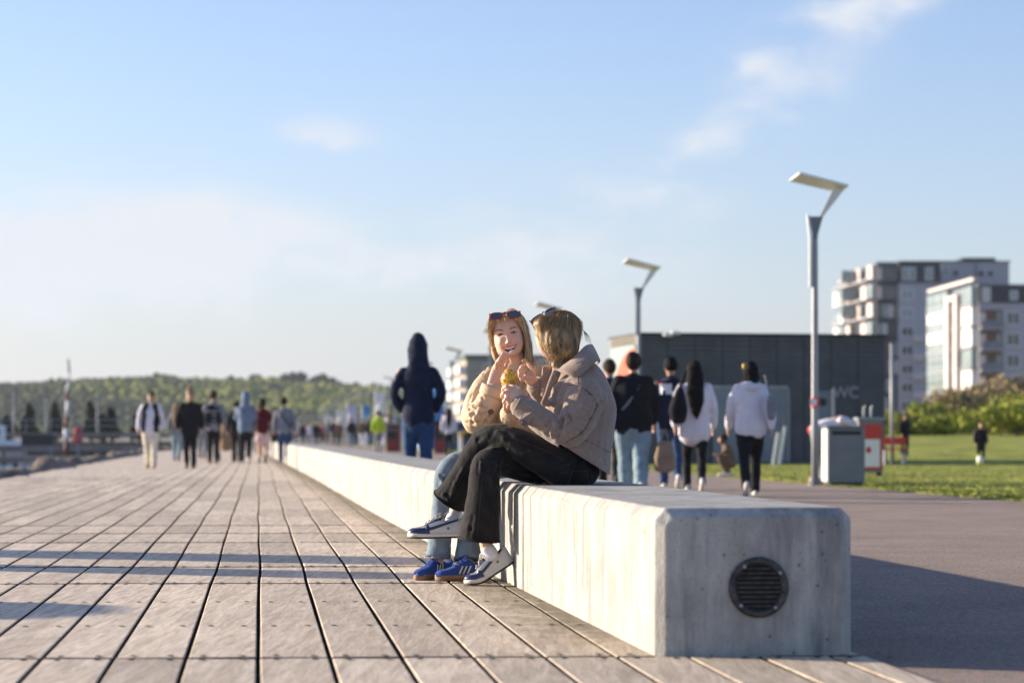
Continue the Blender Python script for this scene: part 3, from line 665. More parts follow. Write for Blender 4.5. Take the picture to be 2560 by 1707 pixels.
def block_a():
    t = thing('apartment_building', 'tall pale apartment block with dark roof storey behind the WC building', 'building', (P(2250, 0, 370).x, 370, 0))
    YF = 370
    P0 = G(2247, YF); P1 = G(2352, YF)
    w, ux, n, L_ = wallbox(t, 'wall', P0, P1, 14, 0, ZY(707, YF), M_LAV)
    r, *_ = wallbox(t, 'roof_storey', P0 - Vector((0, .2, 0)), P1 - Vector((0, .2, 0)), 14, ZY(706, YF), ZY(652, YF), M_SLATE)
    for u0, ww in ((.45, 2.1), (4.0, 1.25)): win(t, P0 - Vector((0, .2, 0)), ux, ww, 2.0, ZY(701, YF), u0, M_GLASSL)
    st = 46.7 / F * YF
    for i in range(7):
        z = ZY(748, YF) - i * st
        for u0, ww in ((.35, 1.9), (3.8, 1.0)): win(t, P0, ux, ww, 1.55, z, u0, M_GLASSD if i > 1 else M_GLASSL)
        if i >= 2:      # small front balconies lower down
            obj('balcony', merge(*[wb for wb in [([P0 + ux * a - Vector((0, dd, 0)) + Vector((0, 0, z - .8 + zz)) for zz in (0, .9) for dd in (.02, .9) for a in (2.2, 3.7)], [(0, 1, 3, 2), (4, 6, 7, 5), (0, 4, 5, 1), (2, 3, 7, 6), (0, 2, 6, 4), (1, 5, 7, 3)])]]), M_PINK, t, False, world=True)
    # dark glazed bay left of the wall
    Q0 = G(2192, YF + 1); Q1 = G(2246, YF + 1); wallbox(t, 'glazed_bay', Q0, Q1, 10, 0, ZY(661, YF), M_SLATE)
    uxb = (Q1 - Q0).normalized()
    for i in range(9):
        z = ZY(703, YF) - i * st
        for k, (a, b) in enumerate(((.15, .75), (.85, 1.6), (1.7, 2.5), (2.6, 3.2))):
            o = [Q0 + uxb * q - Vector((0, dd, 0)) + Vector((0, 0, zz)) for zz in (z + .2, z + 2.2) for dd in (.05, .2) for q in (a, b)]
            obj('pane', (o, [(0, 1, 3, 2), (4, 6, 7, 5), (0, 4, 5, 1), (2, 3, 7, 6), (0, 2, 6, 4), (1, 5, 7, 3)]), [M_PINK, M_GLASSD, M_GLASSD, M_GLASSL][(k + i * (1 if i > 1 else 0)) % 4] if i > 1 else [M_PINK, M_GLASSD, M_GLASSD, M_GLASSD][k], t, False, world=True)
    # left facade: balconies with pale glass, caught by the sun
    xL = P(2102, 0, 398).x; xR = P(2192, 0, 371).x
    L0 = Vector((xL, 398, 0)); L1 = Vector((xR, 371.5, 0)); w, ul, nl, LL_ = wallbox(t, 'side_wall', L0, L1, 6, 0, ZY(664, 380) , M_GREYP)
    for i in range(9):
        z = ZY(706, 385) - i * 2.9
        for k in range(6):
            a = k * LL_ / 6 + .3; b = a + LL_ / 6 - .7; dn = (.05, 1.3) if k < 3 else (.05, .6)
            if k < 2 and i == 0: continue
            o = [L0 + ul * q + nl * dd + Vector((0, 0, zz)) for zz in (z - .3, z + (1.9 if k >= 3 or i % 2 else 1.0)) for dd in dn for q in (a, b)]
            obj('balcony', (o, [(0, 1, 3, 2), (4, 6, 7, 5), (0, 4, 5, 1), (2, 3, 7, 6), (0, 2, 6, 4), (1, 5, 7, 3)]), [M_GLASSL, M_WHITE, M_GLASSL, M_PINK, M_GLASSD, M_PINK][(k + (i % 2)) % 6], t, False, world=True)
        o = [L0 + ul * q + nl * dd + Vector((0, 0, zz)) for zz in (z - .55, z - .32) for dd in (0, 1.5) for q in (0, LL_)]
        obj('balcony_slab', (o, [(0, 1, 3, 2), (4, 6, 7, 5), (0, 4, 5, 1), (2, 3, 7, 6), (0, 2, 6, 4), (1, 5, 7, 3)]), M_LAV, t, False, world=True)
    # free standing open balcony stack at the far left
    for i in range(3):
        z = ZY(790, 385) + i * 5.6 / 2
        o = obj('balcony', box(P(2100, 0, 385).x, P(2138, 0, 385).x, 383, 385, z, z + 1.5), M_GLASSL, t, False, world=True)
        obj('balcony_slab', box(P(2099, 0, 385).x, P(2142, 0, 385).x, 382.8, 387, z - .3, z - .05), M_PINK, t, False, world=True)
    obj('balcony_post', box(P(2106, 0, 385).x, P(2112, 0, 385).x, 384, 384.4, 0, ZY(720, 385)), M_LAV, t, False, world=True)
    # rear tower
    T0 = G(2353, 382); T1 = G(2523, 382); w, *_ = wallbox(t, 'tower_wall', T0, T1, 12, 0, ZY(655, 382), M_LAV)
    wallbox(t, 'tower_roof', T0 - Vector((.2, .2, 0)), T1 + Vector((.2, -.2, 0)), 12.5, ZY(655, 382), ZY(652, 382), M_SLATE)
    wallbox(t, 'roof_plant', G(2405, 385), G(2489, 385), 5, ZY(652, 385), ZY(644, 385), M_SLATE)
    for px_, py in ((2389, 683), (2452, 684), (2476, 684)): obj('round_window', xf(cyl((0, 0, 0), (0, .1, 0), .38, n=14), TR((P(px_, 0, 382).x, 381.85, ZY(py, 382)))), M_SLATE, t, False, world=True)
    obj('downpipe', box(P(2438, 0, 382).x, P(2441, 0, 382).x, 381.7, 381.95, 0, ZY(656, 382)), M_GREYP, t, False, world=True)
    win(t, G(2355, 382), Vector((1, 0, 0)), .7, 1.9, ZY(692, 382), .3)
block_a()
def block_b():
    t = thing('apartment_building', 'nearer apartment block with bright glazed balconies at the right edge', 'building', (P(2446, 0, 310).x, 310, 0))
    YF = 310; F0 = G(2446, YF); F1 = F0 + Vector((26, 0, 0))
    w, ux, n, L_ = wallbox(t, 'wall', F0, F1, 14, 0, ZY(757, YF), M_LAV)
    r, *_ = wallbox(t, 'roof_storey', F0 + Vector((.05, -.25, 0)), F1 + Vector((0, -.25, 0)), 14, ZY(756, YF), ZY(713, YF), M_SLATE)
    win(t, F0 - Vector((0, .25, 0)), ux, 1.0, 1.2, ZY(750, YF), 4.0, M_GLASSL); win(t, F0 - Vector((0, .25, 0)), ux, 1.1, 1.9, ZY(755, YF), .4, M_PINK)
    st = 53 / F * YF
    for i in range(6):
        z = ZY(812, YF) - i * st; win(t, F0, ux, 1.8, 1.7, z, 3.55)
        for u in (7, 10, 14, 18, 22): win(t, F0, ux, 1.6, 1.6, z, u)
        # recessed timber balcony with a grey slab and rail
        for nm, a, b, d0, d1, z0, z1, m in (('balcony_back', .25, 3.0, .02, .10, z - .35, z + 1.95, M_BROWNW), ('balcony_slab', .1, 3.1, .02, 1.3, z - .55, z - .36, M_LAV), ('balcony_rail', .12, 3.05, 1.2, 1.28, z - .3, z + .55, M_GLASSL), ('curtain_panel', .3, .9, .12, .2, z - .3, z + 1.6, M_PINK), ('curtain_panel', 2.3, 2.8, .12, .2, z - .3, z + 1.6, M_GLASSL)):
            if nm == 'balcony_rail': m = M_GREYP
            o = [F0 + ux * q - Vector((0, dd, 0)) + Vector((0, 0, zz)) for zz in (z0, z1) for dd in (d0, d1) for q in (a, b)]
            obj(nm, (o, [(0, 1, 3, 2), (4, 6, 7, 5), (0, 4, 5, 1), (2, 3, 7, 6), (0, 2, 6, 4), (1, 5, 7, 3)]), m, t, False, world=True)
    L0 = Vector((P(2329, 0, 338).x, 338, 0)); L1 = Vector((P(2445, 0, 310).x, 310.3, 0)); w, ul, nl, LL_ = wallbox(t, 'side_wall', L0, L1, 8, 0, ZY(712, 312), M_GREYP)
    f = lambda px_: (px_ - 2329) / (2446 - 2329) * LL_
    def sl(nm, p0, p1, d0, d1, z0, z1, m):
        o = [L0 + ul * q + nl * dd + Vector((0, 0, zz)) for zz in (z0, z1) for dd in (d0, d1) for q in (f(p0), f(p1))]
        obj(nm, (o, [(0, 1, 3, 2), (4, 6, 7, 5), (0, 4, 5, 1), (2, 3, 7, 6), (0, 2, 6, 4), (1, 5, 7, 3)]), m, t, False, world=True)
    zt = ZY(722, 325)
    sl('roof_edge', 2329, 2446, 0, .6, zt + .15, zt + .6, M_PINK)
    for i in range(7):
        z = zt - .1 - (i + 1) * 2.72
        for a, b in ((2330, 2347), (2348, 2365), (2366, 2384)): sl('glass_balcony', a, b, .05, .7, z + 1.2, z + 2.55, M_WHITE if i in (1, 2) else M_GLASSL)
        sl('balcony_rail', 2330, 2384, .05, .75, z + .05, z + 1.1, M_GLASSL)
        for a, b in ((2420, 2432), (2433, 2444)): sl('glass_balcony', a, b, .05, .7, z + .1, z + (2.4), M_WHITE if i in (1, 2, 4) else M_GLASSL)
        sl('balcony_slab', 2329, 2446, .0, .8, z - .15, z + .0, M_LAV)
    sl('white_column', 2387, 2395, .2, 1.2, 0, zt - 1.9, M_PINK); sl('white_column', 2408, 2416, .2, 1.2, 0, zt - 1.9, M_PINK); sl('column_head', 2387, 2416, .2, 1.2, zt - 1.9, zt - 1.2, M_PINK)
block_b()
def block_c():
    t = thing('apartment_building', 'distant tan apartment block with a green roof left of the blonde woman', 'building', (P(1180, 0, 350).x, 350, 0))
    A = G(1166, 350); B = A + Vector((12, 2, 0)); w, ux, n, L_ = wallbox(t, 'wall', A, B, 8, 0, ZY(898, 350), M_TAN)
    wallbox(t, 'roof', A + Vector((-.2, -.3, 0)), B + Vector((0, -.3, 0)), 9, ZY(898, 350), ZY(886, 350), mat('roof_green', (.05, .09, .07), .7))
    L0 = G(1133, 368); w, ul, nl, LL_ = wallbox(t, 'side_wall', L0, A + Vector((-.02, .1, 0)), 6, 0, ZY(907, 350), M_TAN)
    for i in range(4):
        z = ZY(925, 355) - i * 1.9
        for k in range(3):
            o = [L0 + ul * q + nl * dd + Vector((0, 0, zz)) for zz in (z - .6, z + .5) for dd in (.05, 1.0) for q in (1 + k * LL_ / 3, k * LL_ / 3 + LL_ / 3 - .5)]
            obj('balcony', (o, [(0, 1, 3, 2), (4, 6, 7, 5), (0, 4, 5, 1), (2, 3, 7, 6), (0, 2, 6, 4), (1, 5, 7, 3)]), M_WHITE, t, False, world=True)
        for u in (2.5, 6, 9): win(t, A, ux, 1.2, 1.0, z - .3, u)
block_c()

# ------------------------------------------------------------------ wooded hill
M_HILL = mat('hill_ground', (.045, .05, .022), .95, .4, .02)
def hill_top(px_):
    pts = [(-900, 975), (-200, 985), (0, 962), (100, 954), (230, 946), (420, 938), (600, 946), (640, 944), (700, 940), (760, 956), (830, 952), (900, 962), (960, 962), (1020, 970), (1120, 985), (1300, 1010), (1600, 1045), (2000, 1060)]
    for (a, p), (b, q) in zip(pts, pts[1:]):
        if px_ <= b: return p + (q - p) * max(0, (px_ - a)) / (b - a)
    return 1060
def hill_h(x, y):
    """height of the wooded slope: it climbs from the shore at 640 m to its crest at 900 m"""
    px_ = 1280 + x / 900 * F; top = (1085 - hill_top(px_)) / F * 900
    t = sst(560, 900, y); h = top * t * .93 - 1.5 + 5 * nz(Vector((x, y, 0)), .008) * t * (1 - t) * 4
    return h
def hill():
    v = []; f = []; nx, ny = 90, 30
    for j in range(ny):
        y = 540 + 420 * j / (ny - 1)
        for i in range(nx):
            x = -420 + 520 * i / (nx - 1); v.append(Vector((x, y, hill_h(x, min(y, 900)) - max(0, y - 900) * .05)))
    for j in range(ny - 1):
        for i in range(nx - 1): k = j * nx + i; f.append((k, k + 1, k + nx + 1, k + nx))
    return (v, f)
tag(obj('wooded_hill', hill(), M_HILL), kind='structure')
def wood_leaf():
    m = bpy.data.materials.new('wood_foliage'); m.use_nodes = True; nt = m.node_tree; b = nt.nodes['Principled BSDF']; N = nt.nodes.new; L = nt.links.new
    b.inputs['Roughness'].default_value = .9; b.inputs['Specular IOR Level'].default_value = .1
    at = N('ShaderNodeAttribute'); at.attribute_name = 'tone'; cr = N('ShaderNodeValToRGB'); e = cr.color_ramp.elements
    e[0].position = 0; e[0].color = (.045, .06, .035, 1); e[1].position = 1; e[1].color = (.23, .235, .06, 1)
    for p, c in ((.35, (.08, .092, .042, 1)), (.55, (.12, .12, .065, 1)), (.75, (.15, .17, .048, 1))): k = e.new(p); k.color = c
    L(at.outputs['Fac'], cr.inputs[0]); L(cr.outputs[0], b.inputs['Base Color']); return m
def wood_():
    r = random.Random(9); v = []; f = []; tone = []
    base = bmesh.new(); bmesh.ops.create_icosphere(base, subdivisions=1, radius=1); bv = [q.co.copy() for q in base.verts]; bf = [tuple(q.index for q in g.verts) for g in base.faces]; base.free()
    for i in range(13000):
        y = r.uniform(555, 905); x = -.2118 * y * 1.25 + r.random() * (.2118 * y * 1.25 + .02 * y); 
        z = hill_h(x, y); s = r.uniform(1.0, 2.2); hh = s * r.uniform(.8, 1.15)
        tn = .5 + 1.1 * nz(Vector((x * .55 + y * .5 + z * 3, z * .8, y * .2)), .045, 3) + r.uniform(-.10, .10); o = r.uniform(0, 50); k = len(v)
        for q in bv:
            d = 1 + .45 * nz(q, 1.7, o) + .15 * nz(q, 4.5, o); p = Vector((x + q.x * s * d, y + q.y * s * d, z + hh * .6 + q.z * hh * d)); v.append(p); tone.append(max(0, min(1, tn + .1 * nz(q, 4, o))))
        f += [tuple(a + k for a in g) for g in bf]
    # bigger crowns that stand out on the skyline
    for px_, py, w in [(733, 930, 5.8), (722, 938, 4.5), (748, 938, 5), (808, 934, 5.2), (795, 942, 4.5), (822, 944, 4.5), (400, 935, 3), (425, 938, 3), (570, 938, 3.5), (350, 950, 3), (880, 955, 4), (920, 958, 4), (950, 960, 4), (150, 948, 3), (60, 958, 3), (850, 950, 3.5), (640, 938, 3.2)]:
        p0 = P(px_, py, 890); o = r.uniform(0, 50)
        for rep in range(7):
            c = p0 + Vector((r.uniform(-.5, .5) * w, r.uniform(-2, 2), -w * .6 + r.uniform(-.5, .3) * w)); k = len(v); s = w * r.uniform(.4, .62)
            for q in bv:
                d = 1 + .4 * nz(q, 1.9, o + rep); v.append(c + q * s * d); tone.append(max(0, min(1, .12 + .15 * nz(q, 4, o))))
            f += [tuple(a + k for a in g) for g in bf]
    ob = obj('hillside_wood', (v, f), wood_leaf(), None, True); a = ob.data.attributes.new('tone', 'FLOAT', 'POINT'); a.data.foreach_set('value', tone)
    tag(ob, 'mixed wood of fresh green and dark trees covering the distant hillside', 'wood', kind='stuff')
wood_()

# ------------------------------------------------------------------ harbour at the left
tag(obj('water', ([Vector((-300, 20, -1.25)), Vector((-5, 20, -1.25)), Vector((-15.5, 130, -1.25)), Vector((-30, 300, -1.25)), Vector((-300, 560, -1.25))], [(0, 1, 2, 3, 4)]), M_WATER, None, False), kind='structure')
def rocks():
    r = random.Random(4); base = bmesh.new(); bmesh.ops.create_icosphere(base, subdivisions=2, radius=1); bv = [q.co.copy() for q in base.verts]; bf = [tuple(q.index for q in g.verts) for g in base.faces]; base.free()
    small = MB(); big = []
    for i in range(950):
        y = r.uniform(34, 130); t = r.random(); x = off(-4.42, y) - .15 - t * (2.0 if y < 70 else 3.0); z = -.10 - t * 1.15; s = r.uniform(.12, .42); o = r.uniform(0, 90)
        vs = [Vector((x + q.x * s * (1 + .5 * nz(q, 1.2, o)) * 1.2, y + q.y * s * (1 + .5 * nz(q, 1.2, o + 5)), z + q.z * s * .8 * (1 + .5 * nz(q, 1.3, o + 9)))) for q in bv]
        if abs(x) < .2118 * y and s > .22 and 40 < y < 75 and len(big) < 60: big.append((vs, bf))
        else: small.add((vs, bf))
    for b in big: tag(obj('rock', b, M_ROCK, None, True, centre=True), 'brown boulder in the rock bank along the left edge of the boardwalk', 'rock', 'boulders in the rock bank')
    tag(obj('rubble', small.vf, M_ROCK, None, True), 'heap of brown rubble stones between boardwalk and water', 'rubble', kind='stuff')
    tag(obj('shore_bank', strip([(off(-8.5, y), y) for y in (20, 60, 140)], [(off(-4.36, y), y) for y in (20, 60, 140)], -.9), M_ROCK, None, False), kind='structure')
rocks()
def pier(label, y, x0, x1, z, th):
    t = thing('pier', label, 'pier', ((x0 + x1) / 2, y, z)); w = (x1 - x0) / 2
    obj('pier_deck', box(-w, w, -1, 1, -th, 0), mat('pier_wood', (.24, .20, .17), .9, .3, .5), t, False)
    n = int(w * 2 / 2.2)
    for i in range(n): obj('pile', cyl((-w + i * 2.2 + .3, -.9, -1.6), (-w + i * 2.2 + .3, -.9, -th), .12, n=8), M_BARK, t, False)
    return t
pier('nearer low timber pier over dark water at the left edge', 128, -33, -16.5, -.42, .3)
pier('second timber pier beyond the black board at the left', 165, -48, -15, .0, .45)
pier('third pier carrying the pale railing in front of the dark conifers', 200, -58, -16, .9, .35)
t = thing('railing', 'long grey railing on the piers in front of the dark conifers', 'railing', (-36, 198.9, .9))
for z in (.5, 1.0): obj('rail', box(-20, 20, -.04, .04, z, z + .07), M_STEEL, t, False)
for i in range(21): obj('post', box(-20 + i * 2 - .04, -20 + i * 2 + .04, .045, .12, 0, 1.07), M_STEEL, t, False)
t = thing('notice_board', 'black board standing over the water left of the striped pole', 'board', (P(94, 0, 150).x, 150, 0))
obj('panel', cbox(-1.02, 1.02, -.05, .05, .05, .73, .01), M_SLATE, t, False)
for x in (-.8, .8): obj('post', box(x - .05, x + .05, .051, .13, -1.4, .6), M_STEEL, t, False)
# tall leaning striped sea mark
t = thing('striped_pole', 'tall slightly bent pole with dark red and white bands at the left', 'pole', (P(166, 0, 150).x, 150, 0))
pc = [(166, 1135), (166, 1100), (164, 1070), (168, 1040), (169, 1000), (167, 980), (172, 955), (173, 930), (172, 910), (170, 896)]
M_DKRED = mat('dark_red_paint', (.16, .03, .03), .6)
bands = [M_DKRED, M_WHITE, M_DKRED, M_WHITE, M_DKRED, M_WHITE, M_WHITE, M_DKRED, M_SLATE]
for i in range(9):
    a, b = pc[i], pc[i + 1]; w = (.16 - .013 * i)
    obj('pole_band', rb_ if False else xf(cyl(P(a[0], a[1], 150) - t.location, P(b[0], b[1], 150) - t.location, w, w - .013, n=10), Matrix.Identity(4)), bands[i], t)
o = tag(obj('lifebuoy', (lambda: (lambda n, m_: ([Vector((P(194, 0, 140).x + (.32 + .09 * math.cos(b)) * math.cos(a) * .6, 140 + .09 * math.sin(b), ZY(1087, 140) + (.40 + .09 * math.cos(b)) * math.sin(a))) for a in [2 * math.pi * i / n for i in range(n)] for b in [2 * math.pi * j / m_ for j in range(m_)]], [(i * m_ + j, ((i + 1) % n) * m_ + j, ((i + 1) % n) * m_ + (j + 1) % m_, i * m_ + (j + 1) % m_) for i in range(n) for j in range(m_)]))(16, 8))(), M_RED), 'red lifebuoy hanging by the water right of the striped pole', 'lifebuoy')
t = thing('lifebuoy_stand', 'post behind the red lifebuoy at the left', 'post', (P(194, 0, 140.3).x, 140.3, 0)); obj('post', box(-.05, .05, 0, .08, -1.3, 1.3), M_STEEL, t, False); obj('backboard', box(-.3, .3, -.03, -.002, .2, 1.2), M_GREYP, t, False)
for lb, px_, top, Y in (('thin pale mast at the far left over the water', 34, 985, 190), ('thin pale mast left of the striped pole', 115, 1000, 200), ('thin pale mast right of the striped pole', 243, 990, 200)):
    t = thing('mast', lb, 'mast', (P(px_, 0, Y).x, Y, 0)); obj('pole', cyl((0, 0, -1.3), (0, 0, ZY(top, Y)), .06, .045, n=8), M_STEEL, t); obj('mast_head', ell((0, 0, ZY(top, Y)), .13, .13, .13, 10), M_STEEL, t)
def conifer(lb, px_, top, wpx, Y=215):
    x = P(px_, 0, Y).x; h = ZY(top, Y); w = wpx / F * Y / 2; t = thing('pine_tree', lb, 'tree', (x, Y, 0), 0, 'dark trees behind the piers')
    obj('trunk', cyl((0, 0, -.2), (0, 0, h * .8), .16, .04, n=8), M_BARK, t)
    bl = [((rb.uniform(-.25, .25) * w, rb.uniform(-.3, .3) * w, h * (.25 + .13 * k)), w * (1.0 - .14 * k), h * .13) for k in range(6)]
    obj('crown', leaves(bl, 1500, .22, rb), M_LEAFD, t, False)
for a in (('dark conifer farthest left behind the piers', 74, 1012, 46), ('dark conifer just left of the striped pole', 140, 1010, 40), ('tallest dark conifer right of the striped pole', 228, 1005, 44), ('dark conifer near the woman in a black vest', 280, 1020, 42), ('low dark conifer between the two right hand ones', 255, 1035, 36), ('low dark conifer at the far left edge', 20, 1040, 50), ('dark tree behind the walkers on the boardwalk', 350, 1030, 60), ('dark tree half hidden by the woman with a bun', 455, 1030, 60), ('dark tree behind the grey hooded walker', 560, 1035, 70)): conifer(*a)
t = thing('boat', 'white boat moored at the far left edge', 'boat', (P(0, 0, 175).x, 175, -1.2))
obj('hull', loft([((-2.6, 0, .9), .6, .9), ((-1, 0, .75), .75, 1.1), ((.8, 0, .8), .7, .9), ((1.9, 0, 1.0), .4, .3)], n=12, ref=(0, 1, 0)), M_WHITE, t); obj('cabin', cbox(-1.8, .3, -.7, .7, 1.3, 2.6, .12), M_WHITE, t, False); obj('cabin_window', box(-1.6, .1, -.715, -.702, 1.8, 2.3), M_GLASSD, t, False)
# shore beyond the harbour and the fairground on the right of the deck
tag(obj('far_shore', ([Vector((-260, 235, .0)), Vector((60, 235, .0)), Vector((200, 700, .0)), Vector((-500, 700, .0))], [(0, 1, 2, 3)]), M_LAND, None, False), kind='structure')
def tent(lb, px0, px1, ptop, pbot, Y, m, arch=True):
    w = (px1 - px0) / F * Y / 2; x = P((px0 + px1) / 2, 0, Y).x; h = ZY(ptop, Y); t = thing('tent', lb, 'tent', (x, Y, 0), 0)
    zb = max(0, ZY(pbot, Y)); n = 9; rows_ = []
    v = []
    for i in range(n):
        a = math.pi * i / (n - 1); cx = -w * math.cos(a); cz = zb + (h - zb) * (math.sin(a) ** .7 if arch else 1 - abs(2 * i / (n - 1) - 1))
        for dy in (-1.5, 1.5): v.append(Vector((cx, dy, cz)))
        for dy in (-1.4, 1.4): v.append(Vector((cx * .97, dy, cz - .08)))
    f = []
    for i in range(n - 1):
        a = i * 4; b = a + 4; f += [(a, a + 1, b + 1, b), (a + 2, b + 2, b + 3, a + 3), (a, b, b + 2, a + 2), (a + 1, a + 3, b + 3, b + 1)]
    f += [(0, 2, 3, 1), (4 * n - 4, 4 * n - 3, 4 * n - 1, 4 * n - 2)]
    obj('roof', (v, f), m, t, arch)
    for sx in (-.92, .92):
        for sy in (-1.3, 1.3): obj('post', cyl((sx * w, sy, 0), (sx * w, sy, zb + .1 * (h - zb) + .05), .05, n=6), M_WHITE, t, False)
    return t
tent('arched white tent behind the legs of the hooded man', 914, 1000, 1028, 1066, 150, M_WHITE)
tent('small white tent left of the arched one', 846, 884, 1062, 1076, 210, M_WHITE, False)
tent('low white canopy above the distant crowd', 742, 830, 1040, 1052, 260, M_WHITE)
tent('dark awning right of the arched white tent', 955, 1003, 1040, 1068, 140, M_SLATE)
tent('yellow parasol cloth left of the seated women', 1150, 1190, 1072, 1085, 75, M_YEL, False)
M_DRED = mat('deep_red_paint', (.22, .025, .025), .6, .3, 3)
def kiosk(lb, px0, px1, ptop, pbot, Y, m, m2, name='kiosk'):
    w = (px1 - px0) / F * Y; t = thing(name, lb, name.replace('_', ' '), (P(px0, 0, Y).x, Y, 0)); h = ZY(ptop, Y); b = 0
    obj('wall', box(0, w, 0, 2, b, h - .12), m, t, False); obj('roof', box(-.1, w + .1, -.3, 2.1, h - .12, h), m2, t, False)
    obj('counter', box(.1 * w, .9 * w, -.35, -.005, .9, .97), m2, t, False); obj('opening', box(.08 * w, .80 * w, -.03, -.006, .55, h - .25 if h > 1.5 else 1.0), M_SLATE, t, False)
kiosk('red stall right of the hooded man', 1086, 1118, 1052, 1120, 95, M_DRED, M_SLATE)
kiosk('red stall left of the hooded man behind the lime jacket', 966, 998, 1056, 1125, 105, M_DRED, M_GREYP)
kiosk('dark blue stall behind the yellow parasol', 1135, 1200, 1052, 1118, 110, mat('navy_paint', (.03, .05, .12), .5), M_BLUE)
kiosk('grey stall in the fairground left of the lime jacket', 870, 935, 1062, 1118, 170, M_GREYP, M_SLATE)
# bright blue inflatable slide beside the hooded man
t = thing('inflatable_slide', 'bright blue inflatable slide right behind the hooded man', 'slide', (P(1094, 0, 120).x, 120, 0))
obj('slide_body', displace(union([loft([((-.5, 0, 0), .5, 1), ((-.2, 0, 2.0), .55, .9), ((.0, 0, 3.2), .35, .7)], n=12), loft([((-.2, 0, 1.9), .4, .8), ((.5, 0, 1.2), .4, .8), ((.75, 0, .2), .3, .7)], n=12)], .12), lambda v, n: .03 * math.sin(v.z * 9)), M_BLUE, t)
obj('slide_edge', tube([(-.05, -.8, 3.3), (.5, -.9, 1.9), (.9, -.9, .3)], .12, n=8), M_WHITE, t)
def flag(lb, px_, top, Y, m):
    t = thing('banner_flag', lb, 'flag', (P(px_, 0, Y).x, Y, 0)); h = ZY(top, Y); obj('pole', cyl((0, 0, 0), (0, 0, h), .04, n=6), M_WHITE, t)
    v = []; f = []
    for i in range(9):
        for j in range(5):
            u = j / 4; z = h - .1 - (h * .55) * i / 8; 
            for s in (0, .02): v.append(Vector((.05 + u * .5, .08 * math.sin(u * 5 + i * .5) + s, z)))
    for i in range(8):
        for j in range(4):
            a = (i * 5 + j) * 2; b = a + 2; c = a + 10; d = c + 2; f += [(a, b, d, c), (a + 1, c + 1, d + 1, b + 1)]
    obj('cloth', (v, f), m, t)
flag('white banner flag nearest to the hooded man', 938, 975, 132, M_WHITE); flag('pale lilac banner flag in the middle of the fairground', 868, 1008, 150, mat('lilac_cloth', (.5, .48, .65), .7)); flag('white banner flag left of the lilac one', 842, 1022, 170, M_WHITE)
flag('blue banner flag above the grey stall', 905, 1010, 160, M_BLUE); flag('white banner flag farthest left above the crowd', 815, 1035, 200, M_WHITE)
# ------------------------------------------------------------------ the air
def haze():
    m = bpy.data.materials.new('haze'); m.use_nodes = True; nt = m.node_tree; nt.nodes.clear()
    o = nt.nodes.new('ShaderNodeOutputMaterial'); v = nt.nodes.new('ShaderNodeVolumePrincipled'); v.inputs['Color'].default_value = (.80, .88, 1, 1); v.inputs['Density'].default_value = .00012; v.inputs['Anisotropy'].default_value = .3; nt.links.new(v.outputs[0], o.inputs['Volume'])
    tag(obj('haze', box(-3100, 3100, -100, 4900, -3, 60), m, None, False), kind='stuff')
haze()
# ------------------------------------------------------------------ people walking and standing
M_SKIN = mat('skin', (.52, .30, .205), .5, .06, 12, sss=.12)
def cloth(name, col, **k): return mat(name, col, k.pop('rough', .9), k.pop('var', .18), k.pop('vs', 9), bump=k.pop('bump', .4), bs=k.pop('bs', 45), sheen=.0, bdist=.02, spec=.2, **k)
M_BLACK = cloth('black_cloth', (.014, .014, .017)); M_NAVY = cloth('navy_cloth', (.016, .022, .045)); M_WHITEC = cloth('white_cloth', (.66, .64, .70), var=.04, bump=.2); M_CREAM = cloth('cream_cloth', (.66, .60, .50))
M_LJEAN = cloth('light_denim', (.22, .30, .35)); M_DJEAN = cloth('blue_denim', (.035, .07, .15)); M_GREYC = cloth('grey_cloth', (.20, .21, .24)); M_BGREY = cloth('blue_grey_cloth', (.15, .20, .29))
M_MAROON = cloth('maroon_cloth', (.10, .012, .02)); M_BRNC = cloth('brown_cloth', (.15, .10, .07)); M_REDC = cloth('red_cloth', (.40, .03, .03)); M_LIME = cloth('lime_cloth', (.45, .60, .04)); M_TANC = cloth('tan_bag', (.27, .19, .13)); M_PINKC = cloth('pale_pink_cloth', (.62, .45, .45))
M_HBLACK = mat('hair_black', (.008, .006, .006), .75, spec=.15, var= .3, vs=30, stretch=(8, 8, .6), bump=.5, bs=30); M_HBROWN = mat('hair_brown', (.035, .021, .013), .75, spec=.15, var= .3, vs=30, stretch=(8, 8, .6), bump=.5, bs=30); M_HBLOND = mat('hair_blond', (.26, .17, .08), .7, spec=.2, var= .3, vs=30, stretch=(8, 8, .6), bump=.5, bs=30)
M_RUBBER = mat('dark_shoe', (.02, .02, .022), .6); M_WSHOE = mat('white_shoe', (.68, .65, .58), .6)
